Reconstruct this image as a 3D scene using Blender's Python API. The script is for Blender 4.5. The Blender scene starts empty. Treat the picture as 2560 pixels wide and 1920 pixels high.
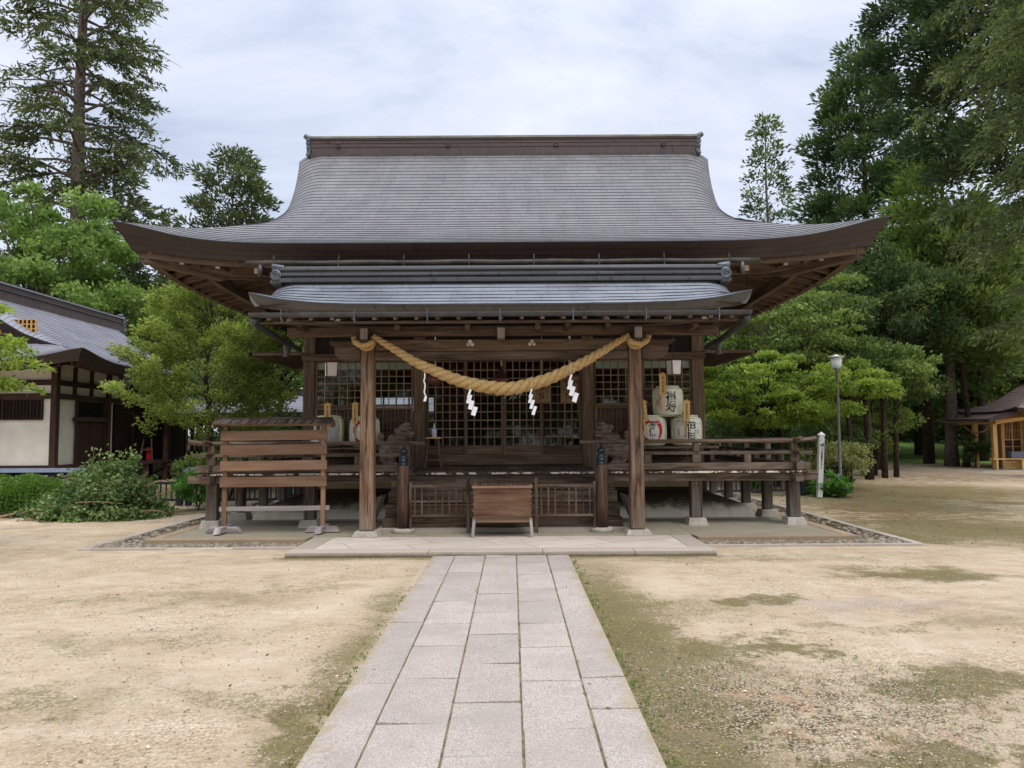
import bpy, math, random
import numpy as np
from mathutils import Vector, Matrix, noise as mnoise
R = math.radians
random.seed(7)
rng = np.random.default_rng(7)
scene = bpy.context.scene
COL = scene.collection

# ------------------------------------------------------------------ camera
cam_data = bpy.data.cameras.new("camera")
cam_data.lens = 26.23
cam_data.sensor_width = 36.0
cam_data.clip_end = 2000
cam = bpy.data.objects.new("camera", cam_data)
cam.matrix_world = Matrix.Translation((0.16, 0, 1.6)) @ Matrix.Rotation(R(93.804), 4, 'X') @ Matrix.Rotation(R(-0.35), 4, 'Z')
COL.objects.link(cam)
scene.camera = cam

# ------------------------------------------------------------------ world: overcast sky
SUN_EL, SUN_AZ = 58.0, 150.0          # azimuth clockwise from +Y (behind the camera, to the right)
world = bpy.data.worlds.new("World")
scene.world = world
world.use_nodes = True
wt = world.node_tree
wt.nodes.clear()
def wn(t, **k):
    n = wt.nodes.new(t)
    for a, b in k.items(): setattr(n, a, b)
    return n
out = wn('ShaderNodeOutputWorld')
bg1 = wn('ShaderNodeBackground'); bg2 = wn('ShaderNodeBackground'); add = wn('ShaderNodeAddShader')
sky = wn('ShaderNodeTexSky', sky_type='NISHITA', sun_disc=False)
sky.sun_elevation = R(SUN_EL); sky.sun_rotation = R(SUN_AZ); sky.air_density = 1.0; sky.dust_density = 2.0
bg1.inputs[1].default_value = 0.05
wt.links.new(sky.outputs[0], bg1.inputs[0])
tc = wn('ShaderNodeTexCoord'); sep = wn('ShaderNodeSeparateXYZ'); wt.links.new(tc.outputs['Generated'], sep.inputs[0])
def wm(op, a, b=None, c=None):
    n = wn('ShaderNodeMath', operation=op)
    for i, v in enumerate((a, b, c)):
        if v is None: continue
        if isinstance(v, (int, float)): n.inputs[i].default_value = v
        else: wt.links.new(v, n.inputs[i])
    return n.outputs[0]
zc = wm('MAXIMUM', sep.outputs[2], 0.0)
den = wm('ADD', zc, 0.22)
comb = wn('ShaderNodeCombineXYZ')
wt.links.new(wm('DIVIDE', sep.outputs[0], den), comb.inputs[0]); wt.links.new(wm('DIVIDE', sep.outputs[1], den), comb.inputs[1])
mp = wn('ShaderNodeMapping'); mp.inputs['Rotation'].default_value = (0, 0, R(25)); mp.inputs['Scale'].default_value = (1.0, 1.45, 1)
wt.links.new(comb.outputs[0], mp.inputs[0])
n1 = wn('ShaderNodeTexNoise'); n1.inputs['Scale'].default_value = 1.25; n1.inputs['Detail'].default_value = 8; n1.inputs['Roughness'].default_value = 0.58; n1.inputs['Distortion'].default_value = 0.35
wt.links.new(mp.outputs[0], n1.inputs['Vector'])
cr = wn('ShaderNodeValToRGB')
e = cr.color_ramp.elements
e[0].position = 0.36; e[0].color = (0.42, 0.455, 0.555, 1)
e[1].position = 0.64; e[1].color = (0.735, 0.745, 0.795, 1)
m_ = cr.color_ramp.elements.new(0.48); m_.color = (0.585, 0.612, 0.695, 1)
wt.links.new(n1.outputs['Fac'], cr.inputs[0])
wt.links.new(cr.outputs[0], bg2.inputs[0])
# overcast: the vault is brighter towards the zenith, and dark below the horizon
gain = wm('ADD', 0.93, wm('MULTIPLY', wm('POWER', zc, 4.0), 3.4))
wt.links.new(gain, bg2.inputs[1])
wt.links.new(bg1.outputs[0], add.inputs[0]); wt.links.new(bg2.outputs[0], add.inputs[1]); wt.links.new(add.outputs[0], out.inputs[0])

sd = bpy.data.lights.new("sun", 'SUN'); sd.energy = 1.35; sd.angle = R(18); sd.color = (1.0, 0.95, 0.88)
sun = bpy.data.objects.new("sun", sd)
dirv = Vector((math.sin(R(SUN_AZ)) * math.cos(R(SUN_EL)), math.cos(R(SUN_AZ)) * math.cos(R(SUN_EL)), math.sin(R(SUN_EL))))
sun.rotation_euler = dirv.to_track_quat('Z', 'Y').to_euler(); sun.location = dirv * 60
COL.objects.link(sun)
scene.view_settings.view_transform = 'Standard'; scene.view_settings.look = 'None'
scene.view_settings.gamma = 1.0; scene.view_settings.use_curve_mapping = False
scene.view_settings.exposure = 0.14
scene.render.engine = 'CYCLES'
scene.cycles.max_bounces = 6; scene.cycles.diffuse_bounces = 3; scene.cycles.glossy_bounces = 3
scene.cycles.transparent_max_bounces = 12; scene.cycles.transmission_bounces = 4
scene.cycles.use_denoising = True
scene.cycles.sample_clamp_indirect = 6

# ------------------------------------------------------------------ material helpers
def lin(r, g, b):
    f = lambda c: (c / 255 / 12.92) if c <= 10 else ((c / 255 + 0.055) / 1.055) ** 2.4
    return (f(r), f(g), f(b), 1)
class MT:
    def __init__(s, name):
        s.m = bpy.data.materials.new(name); s.m.use_nodes = True; s.t = s.m.node_tree; s.t.nodes.clear()
        s.o = s.n('ShaderNodeOutputMaterial'); s.b = s.n('ShaderNodeBsdfPrincipled'); s.l(s.b.outputs[0], s.o.inputs[0])
    def n(s, t, **k):
        n = s.t.nodes.new(t)
        for a, b in k.items(): setattr(n, a, b)
        return n
    def l(s, a, b): s.t.links.new(a, b)
    def put(s, i, v):
        if isinstance(v, (int, float, tuple, list)): i.default_value = v
        elif v is not None: s.l(v, i)
    def uv(s): return s.n('ShaderNodeTexCoord').outputs['UV']
    def ob(s): return s.n('ShaderNodeTexCoord').outputs['Object']
    def geo(s): return s.n('ShaderNodeNewGeometry').outputs['Position']
    def rnd(s, a='rnd'): return s.n('ShaderNodeAttribute', attribute_name=a).outputs['Fac']
    def mapv(s, v, scale=(1, 1, 1), loc=(0, 0, 0), rot=(0, 0, 0)):
        n = s.n('ShaderNodeMapping'); s.l(v, n.inputs[0]); n.inputs['Scale'].default_value = scale; n.inputs['Location'].default_value = loc; n.inputs['Rotation'].default_value = rot
        return n.outputs[0]
    def noise(s, v, scale=5, detail=4, rough=.55, dist=0):
        n = s.n('ShaderNodeTexNoise'); s.l(v, n.inputs['Vector']); s.put(n.inputs['Scale'], scale); n.inputs['Detail'].default_value = detail; n.inputs['Roughness'].default_value = rough; n.inputs['Distortion'].default_value = dist
        return n.outputs['Fac']
    def vor(s, v, scale=5, feature='F1', out='Distance'):
        n = s.n('ShaderNodeTexVoronoi', feature=feature); s.l(v, n.inputs['Vector']); s.put(n.inputs['Scale'], scale); return n.outputs[out]
    def ramp(s, f, *st):
        n = s.n('ShaderNodeValToRGB'); e = n.color_ramp.elements
        while len(e) < len(st): e.new(0.5)
        for i, (p, c) in enumerate(st):
            e[i].position = p
            e[i].color = c if len(c) == 4 else (*c, 1)
        s.l(f, n.inputs[0]); return n.outputs[0]
    def mr(s, f, a, b, c=0., d=1., smooth=False):
        n = s.n('ShaderNodeMapRange')
        if smooth: n.interpolation_type = 'SMOOTHSTEP'
        s.put(n.inputs[0], f)
        for i, v in enumerate((a, b, c, d)): s.put(n.inputs[i + 1], v)
        return n.outputs[0]
    def math(s, op, a, b=None, c=None):
        n = s.n('ShaderNodeMath', operation=op)
        for i, v in enumerate((a, b, c)):
            if v is not None: s.put(n.inputs[i], v)
        return n.outputs[0]
    def mix(s, f, a, b, mode='MIX'):
        n = s.n('ShaderNodeMix', data_type='RGBA', blend_type=mode)
        s.put(n.inputs[0], f); s.put(n.inputs[6], a); s.put(n.inputs[7], b); return n.outputs[2]
    def bump(s, h, strength=.3, dist=.01):
        n = s.n('ShaderNodeBump'); s.l(h, n.inputs['Height']); n.inputs['Strength'].default_value = strength; n.inputs['Distance'].default_value = dist
        s.l(n.outputs[0], s.b.inputs['Normal'])
    def fin(s, col=None, rough=.8, spec=.3, metal=0.):
        if col is not None: s.put(s.b.inputs['Base Color'], col)
        s.put(s.b.inputs['Roughness'], rough); s.put(s.b.inputs['Specular IOR Level'], spec); s.put(s.b.inputs['Metallic'], metal)
        return s.m

def wood(name, dark, mid, light, gray=None, gamt=.5, crack=.6, gscale=1., rough=.78, lowgray=False):
    """weathered timber; UV.x runs along the grain, in metres"""
    K = .9 if name == 'hall_timber' else 1. if name in ('new_honey_timber', 'tag_board_wood', 'pale_end_grain', 'gray_weathered_wood', 'office_dark_timber', 'lattice_wood', 'sign_board_wood') else .88 if name == 'rack_boards' else .76
    m = MT(name); uv = m.uv(); r = m.rnd()
    g = m.noise(m.mapv(uv, (1.1 * gscale, 17 * gscale, 1)), 1.0, 7, .72, .3)
    c = m.ramp(g, (.33, dark), (.5, mid), (.66, light))
    w = m.noise(m.mapv(uv, (.9, 3.5, 1), (3.1, 1.7, 0)), 1.3, 5, .62, .8)
    if gray is not None:
        f = m.mr(w, .40, .68, 0., 1., True); f = m.math('MULTIPLY', f, gamt)
        if lowgray:
            z = m.n('ShaderNodeSeparateXYZ'); m.l(m.geo(), z.inputs[0])
            lo = m.mr(m.math('ADD', z.outputs[2], m.math('MULTIPLY', w, .8)), .45, 1.2, 1., 0., True)
            f = m.math('MAXIMUM', f, m.math('MULTIPLY', lo, .8))
        c = m.mix(f, c, m.mix(m.mr(g, .3, .7), tuple(x * .62 for x in gray[:3]) + (1,), gray))
    st = m.mr(m.noise(m.mapv(uv, (.55, 5.5, 1), (9, 4, 0)), 1.5, 5, .62, .9), .53, .66, 0., .8, True)
    c = m.mix(m.math('MULTIPLY', st, crack), c, tuple(x * .38 for x in dark[:3]) + (1,))
    ck = m.mr(m.noise(m.mapv(uv, (.45 * gscale, 22 * gscale, 1), (5, 2, 0)), 1., 3, .5, .3), .31, .37, 1., 0.)
    c = m.mix(m.math('MULTIPLY', ck, crack), c, (.012, .008, .006, 1))
    c = m.mix(1., c, m.mix(r, tuple(K * x for x in (.74, .72, .71)) + (1,), tuple(K * x for x in (1.24, 1.21, 1.16)) + (1,)), 'MULTIPLY')
    m.bump(m.math('SUBTRACT', g, m.math('MULTIPLY', ck, .8)), .55, .004)
    return m.fin(c, m.mr(g, .2, .8, rough + .08, rough - .08), .25)

M = {}
M['post'] = wood('porch_post_wood', lin(66, 42, 30), lin(122, 92, 70), lin(172, 144, 116), lin(166, 152, 134), .5, 1., .8, lowgray=True)
M['beam'] = wood('eave_timber', lin(64, 50, 42), lin(94, 76, 64), lin(126, 104, 88), lin(136, 124, 112), .4, .7)
M['soffit'] = wood('soffit_timber', lin(74, 58, 49), lin(106, 86, 73), lin(142, 119, 102), lin(160, 146, 132), .5, .6)
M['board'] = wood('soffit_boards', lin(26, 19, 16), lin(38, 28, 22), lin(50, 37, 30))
M['wall'] = wood('hall_timber', lin(78, 61, 48), lin(108, 88, 70), lin(134, 113, 92), lin(138, 126, 112), .4, .5)
M['rail'] = wood('veranda_timber', lin(66, 50, 40), lin(102, 84, 69), lin(138, 118, 100), lin(154, 143, 130), .7, .8)
M['step'] = wood('stair_timber', lin(54, 40, 32), lin(88, 69, 55), lin(128, 106, 88), lin(146, 134, 120), .6, 1.)
M['newel'] = wood('newel_timber', lin(50, 34, 27), lin(94, 69, 54), lin(144, 116, 93), lin(150, 138, 126), .45, 1., .7)
M['box'] = wood('offering_box_timber', lin(78, 54, 40), lin(122, 90, 68), lin(150, 118, 92), lin(164, 142, 122), .5, .75, .5)
M['rack'] = wood('rack_boards', lin(106, 80, 62), lin(134, 104, 82), lin(154, 124, 100), lin(144, 126, 110), .4, .14, .5)
M['graywood'] = wood('gray_weathered_wood', lin(118, 112, 110), lin(150, 144, 142), lin(172, 168, 166), lin(140, 138, 138), .5, .4)
M['under'] = wood('underfloor_post_wood', lin(48, 37, 31), lin(80, 65, 55), lin(110, 94, 81), lin(136, 130, 124), .45, .8, lowgray=True)
M['lattice'] = wood('lattice_wood', lin(112, 97, 82), lin(142, 126, 108), lin(162, 146, 126))
M['statue'] = wood('carved_statue_wood', lin(84, 72, 64), lin(122, 108, 98), lin(146, 132, 120), lin(150, 144, 138), .4, .5)
M['honey'] = wood('new_honey_timber', lin(176, 136, 84), lin(202, 164, 108), lin(216, 182, 128), None, 0, .1)
M['tag'] = wood('tag_board_wood', lin(186, 146, 90), lin(202, 164, 106), lin(214, 178, 120), None, 0, .05, .5)
M['sign'] = wood('sign_board_wood', lin(104, 84, 58), lin(132, 108, 78), lin(150, 126, 94), None, 0, .3)
M['office'] = wood('office_dark_timber', lin(44, 30, 26), lin(64, 44, 37), lin(80, 58, 48), None, 0, .3)
M['end'] = wood('pale_end_grain', lin(176, 164, 150), lin(206, 196, 184), lin(226, 218, 208), None, 0, .2)

def plain(name, col, rough=.8, spec=.3, metal=0., var=.12, scale=6., bump=0., bs=40):
    m = MT(name); v = m.geo()
    n = m.noise(v, scale, 5, .6)
    a = tuple(max(0, x * (1 - var * 2)) for x in col[:3]) + (1,); b = tuple(min(1, x * (1 + var * 2)) for x in col[:3]) + (1,)
    c = m.mix(m.mr(n, .3, .7), a, b)
    if bump: m.bump(m.noise(v, bs, 4, .6), bump, .01)
    return m.fin(c, rough, spec, metal)
M['dark'] = plain('deep_dark_interior', (.012, .010, .009, 1), .9, .1)
M['black'] = plain('black_ink', (.012, .012, .013, 1), .6, .3, 0, .05)
M['red'] = plain('red_print', lin(176, 30, 36), .6, .3)
M['curtain'] = plain('red_curtain', (.10, .014, .014, 1), .85, .1)
M['white'] = plain('white_paper', (.82, .83, .86, 1), .7, .2, 0, .02)
M['lamp_paper'] = plain('lantern_paper', (.80, .78, .80, 1), .6, .3, 0, .02)
M['plaster'] = plain('white_plaster', lin(214, 210, 198), .9, .15, 0, .05, 2, .1)
M['cream'] = plain('cream_plaster', lin(196, 184, 160), .9, .15, 0, .08, 2, .15)
M['mound'] = plain('base_mound_plaster', lin(242, 230, 208), .9, .15, 0, .13, 3.5, .3, 25)
def moundmat():
    m = MT('dark_topped_mound_plaster'); p = m.geo(); z = m.n('ShaderNodeSeparateXYZ'); m.l(p, z.inputs[0])
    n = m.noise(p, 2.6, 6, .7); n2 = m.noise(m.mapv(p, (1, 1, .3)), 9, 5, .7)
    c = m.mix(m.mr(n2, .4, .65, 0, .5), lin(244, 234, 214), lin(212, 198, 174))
    d = m.mr(m.math('ADD', z.outputs[2], m.math('MULTIPLY', m.math('SUBTRACT', n, .5), .5)), .22, .40, 0., .92, True)  # plaster turns darker towards the top, along a noisy boundary
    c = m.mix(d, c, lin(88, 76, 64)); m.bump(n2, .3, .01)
    return m.fin(c, .92, .15)
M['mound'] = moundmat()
M['bronze'] = plain('dark_bronze', lin(38, 48, 54), .38, .6, .55, .15, 12)
M['gong'] = plain('brown_gong_metal', lin(96, 62, 54), .45, .5, .3, .15, 10)
M['gutter'] = plain('gutter_metal', lin(78, 78, 80), .45, .5, .5, .15, 8)
M['pipe'] = plain('aged_copper_pipe', lin(58, 54, 44), .65, .4, .1, .35, 5)
M['blackfence'] = plain('black_painted_wood', (.018, .022, .028, 1), .5, .4, 0, .2)
M['coping'] = plain('dark_coping_metal', lin(84, 90, 104), .45, .5, .3, .1)
M['steel'] = plain('galvanised_steel', lin(164, 170, 172), .5, .5, .5, .1)
M['lampglass'] = plain('frosted_lamp_glass', lin(232, 234, 230), .35, .5, 0, .02)
M['whitepaint'] = plain('white_painted_wood', lin(226, 226, 222), .6, .3, 0, .04, 12)
M['bottle'] = plain('translucent_bottle_plastic', lin(196, 200, 226), .3, .5, 0, .03)
M['straw'] = plain('woven_straw', lin(176, 180, 140), .9, .1, 0, .2, 30, .5, 60)
M['strawrope'] = plain('pale_straw_cord', lin(206, 212, 178), .9, .1, 0, .1, 60, .5, 120)
M['print'] = plain('printed_straw_mat', lin(214, 212, 198), .85, .15, 0, .06, 14)
M['printgray'] = plain('faded_gray_mat', lin(168, 166, 158), .85, .15, 0, .12, 14)
M['gold'] = plain('gold_lattice_infill', lin(186, 144, 86), .6, .4, .0, .15, 30)
M['verd'] = plain('ridge_ornament_metal', lin(88, 94, 100), .45, .5, .5, .18, 14)
M['bark'] = plain('gray_brown_bark', lin(104, 94, 86), .95, .1, 0, .3, 9, .8, 14)
M['barkdark'] = plain('dark_bark', lin(66, 56, 48), .95, .1, 0, .3, 9, .8, 14)
M['stick'] = plain('pale_stick', lin(150, 122, 96), .9, .1, 0, .2, 20)
M['slate_stone'] = plain('post_foot_stone', lin(168, 160, 148), .9, .2, 0, .12, 9, .3)

def roofmat(name, dark, light, edge, rough=.42, spec=.55, shingle=.32, metal=0.):
    m = MT(name); uv = m.uv(); r = m.rnd()
    br = m.n('ShaderNodeTexBrick', offset=.5); m.l(uv, br.inputs['Vector'])
    for k, v in (('Scale', 1.0), ('Mortar Size', .010), ('Mortar Smooth', .2), ('Bias', 0.), ('Brick Width', shingle), ('Row Height', 1.0)): br.inputs[k].default_value = v
    br.inputs['Color1'].default_value = (.34, .34, .34, 1); br.inputs['Color2'].default_value = (.62, .62, .62, 1); br.inputs['Mortar'].default_value = (0.1, 0.1, 0.1, 1)
    n = m.noise(m.mapv(m.geo(), (.5, 1.2, 1.2)), 1.3, 5, .6)
    f = m.math('ADD', m.math('MULTIPLY', br.outputs['Color'], .55), m.math('ADD', m.math('MULTIPLY', n, .75), -.22))
    f2 = m.noise(m.geo(), 14, 4, .7)
    c = m.ramp(f, (.1, edge), (.3, dark), (.72, light))
    c = m.mix(.25, c, m.ramp(f2, (.35, dark), (.65, light)))
    sk = m.mr(m.noise(m.mapv(m.geo(), (3.2, .22, .22)), 1., 5, .62), .40, .66, 0., 1., True)
    c = m.mix(1., c, m.mix(sk, (1.04, 1.04, 1.03, 1), (.91, .905, .90, 1)), 'MULTIPLY')
    c = m.mix(m.mr(m.noise(m.mapv(m.geo(), (.8, .6, .6), (5, 3, 1)), 1.2, 6, .7), .56, .68, 0., .14, True), c, (.17, .165, .13, 1))
    m.bump(br.outputs['Color'], .12, .01)
    return m.fin(c, m.mr(n, .3, .7, rough - .06, rough + .1), spec, metal)
M['roof'] = roofmat('slate_copper_shingle', lin(97, 96, 97), lin(129, 128, 128), lin(64, 63, 65), .55, .35, .36)
M['roof2'] = roofmat('office_roof_sheet', lin(118, 118, 126), lin(142, 142, 150), lin(84, 84, 92), shingle=.9)
M['roof3'] = roofmat('brown_shingle', lin(150, 130, 126), lin(176, 158, 154), lin(104, 90, 88), .6, .4, .4)
def fasciamat(name, a, b, line, bw=.6):
    m = MT(name); uv = m.uv()
    br = m.n('ShaderNodeTexBrick', offset=.37); m.l(uv, br.inputs['Vector'])
    for k, v in (('Scale', 1.0), ('Mortar Size', .004), ('Mortar Smooth', .3), ('Bias', 0.), ('Brick Width', bw), ('Row Height', 1.0)): br.inputs[k].default_value = v
    br.inputs['Color1'].default_value = a; br.inputs['Color2'].default_value = b; br.inputs['Mortar'].default_value = line
    s = m.noise(m.mapv(uv, (6, .35, 1)), 1.0, 4, .6)
    c = m.mix(m.mr(s, .52, .75, 0., .55, True), br.outputs['Color'], tuple(x * 1.5 + .012 for x in a[:3]) + (1,))
    c = m.mix(m.mr(m.noise(m.mapv(uv, (9, .3, 1), (4, 4, 0)), 1.0, 3, .6), .58, .7, 0., .6, True), c, line)
    return m.fin(c, .5, .4)
M['fascia'] = fasciamat('brown_copper_fascia', lin(50, 39, 37), lin(57, 45, 42), lin(26, 20, 19))
M['fascia2'] = fasciamat('porch_eave_fascia', lin(84, 80, 74), lin(98, 92, 84), lin(48, 44, 40), .7)
M['ridge'] = fasciamat('brown_ridge_sheet', lin(70, 57, 54), lin(78, 64, 60), lin(40, 31, 30), .9)
M['ridge2'] = fasciamat('porch_ridge_sheet', lin(62, 64, 66), lin(78, 80, 82), lin(34, 34, 34), .9)

def stone(name, base, var=.1, speck=.18, moss=None):
    m = MT(name); v = m.geo(); r = m.rnd()
    s = m.noise(v, 170, 3, .85); s2 = m.noise(v, 75, 5, .85)
    n = m.noise(v, 2.2, 5, .6)
    a = tuple(x * (1 - speck * 1.5) for x in base[:3]) + (1,); b = tuple(min(1, x * (1 + speck)) for x in base[:3]) + (1,)
    c = m.ramp(m.math('ADD', m.math('MULTIPLY', s, .6), m.math('MULTIPLY', s2, .4)), (.41, a), (.5, base), (.59, b))
    c = m.mix(m.mr(n, .35, .68, 0, .45, True), c, tuple(x * .72 for x in base[:3]) + (1,))
    c = m.mix(1., c, m.mix(r, (1 - var, 1 - var, 1 - var * .8, 1), (1 + var, 1 + var, 1 + var, 1)), 'MULTIPLY')
    if name == 'granite_paving':
        sx = m.n('ShaderNodeSeparateXYZ'); m.l(v, sx.inputs[0])
        ed = m.math('ADD', m.mr(m.math('ABSOLUTE', sx.outputs[0]), .70, .90, 0., .34), m.noise(v, 5, 6, .75))
        c = m.mix(m.mr(ed, .66, .86, 0., .7, True), c, lin(150, 136, 104))
        c = m.mix(m.mr(m.noise(v, 1.1, 5, .65), .5, .7, 0, .35, True), c, tuple(x * .78 for x in base[:3]) + (1,))
        c = m.mix(m.mr(m.noise(v, 11, 4, .7), .62, .70, 0, .35, True), c, tuple(x * .55 for x in base[:3]) + (1,))
    if moss: c = m.mix(m.mr(m.noise(v, 1.7, 5, .6), .55, .68, 0, .5, True), c, moss)
    m.bump(s2, .35, .006)
    return m.fin(c, .85, .25)
M['granite'] = stone('granite_paving', lin(170, 159, 148), .07, .42)
M['slab'] = stone('porch_slab_stone', lin(172, 160, 146), .09, .12)
M['kerb'] = stone('kerb_stone', lin(176, 164, 150), .14, .14)
M['concrete'] = stone('podium_concrete', lin(146, 138, 118), .05, .08, lin(118, 116, 94))
M['pebble'] = stone('river_pebble', lin(134, 124, 106), .42, .1)

def glassmat():
    m = MT('window_glass'); m.t.nodes.remove(m.b)
    tr = m.n('ShaderNodeBsdfTransparent'); gl = m.n('ShaderNodeBsdfGlossy'); gl.inputs['Roughness'].default_value = .03
    tr.inputs[0].default_value = (.86, .9, .88, 1)
    fr = m.n('ShaderNodeFresnel'); fr.inputs[0].default_value = 1.5
    mx = m.n('ShaderNodeMixShader'); m.l(fr.outputs[0], mx.inputs[0]); m.l(tr.outputs[0], mx.inputs[1]); m.l(gl.outputs[0], mx.inputs[2]); m.l(mx.outputs[0], m.o.inputs[0])
    return m.m
M['glass'] = glassmat()

def leafmat(name, dark, mid, light, trans=.35, rough=.55):
    m = MT(name); r = m.rnd()
    c = m.ramp(r, (.0, dark), (.5, mid), (1., light))
    m.fin(c, rough, .25)
    tl = m.n('ShaderNodeBsdfTranslucent'); m.l(m.mix(1., c, (1.25, 1.35, .7, 1), 'MULTIPLY'), tl.inputs[0])
    mx = m.n('ShaderNodeMixShader'); mx.inputs[0].default_value = trans
    m.l(m.b.outputs[0], mx.inputs[1]); m.l(tl.outputs[0], mx.inputs[2]); m.l(mx.outputs[0], m.o.inputs[0])
    return m.m
M['fir'] = leafmat('fir_needles', (.032, .046, .024, 1), (.082, .108, .045, 1), (.18, .21, .085, 1), .3)
M['sugi'] = leafmat('cedar_needles', (.018, .036, .019, 1), (.055, .094, .038, 1), (.155, .215, .08, 1), .30)
M['sugi2'] = leafmat('light_cedar_needles', (.030, .055, .022, 1), (.07, .115, .042, 1), (.15, .21, .075, 1), .3)
M['gardenleaf'] = leafmat('garden_tree_leaves', (.08, .11, .028, 1), (.24, .30, .08, 1), (.50, .56, .20, 1), .5)
M['olive'] = leafmat('olive_needles', (.026, .042, .018, 1), (.088, .125, .045, 1), (.23, .29, .10, 1), .33)
M['ginkgo'] = leafmat('ginkgo_leaves', (.065, .12, .028, 1), (.16, .25, .065, 1), (.30, .40, .13, 1), .45)
M['maple'] = leafmat('maple_leaves', (.07, .12, .02, 1), (.22, .30, .05, 1), (.44, .52, .12, 1), .5)
M['green'] = leafmat('fresh_leaves', (.05, .085, .022, 1), (.15, .215, .055, 1), (.32, .40, .13, 1), .42)
M['broad'] = leafmat('broad_leaves', (.034, .062, .020, 1), (.105, .165, .046, 1), (.24, .32, .10, 1), .42)
M['dkgreen'] = leafmat('dark_evergreen_leaves', (.022, .042, .018, 1), (.080, .128, .044, 1), (.20, .27, .095, 1), .38)
M['cut'] = leafmat('cut_branch_leaves', (.05, .09, .032, 1), (.15, .23, .08, 1), (.36, .46, .21, 1), .38)
M['varieg'] = leafmat('variegated_leaves', (.12, .17, .05, 1), (.33, .34, .14, 1), (.55, .50, .28, 1), .4)
M['fern'] = leafmat('fern_leaves', (.06, .15, .03, 1), (.12, .27, .05, 1), (.2, .38, .08, 1), .45)

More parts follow.
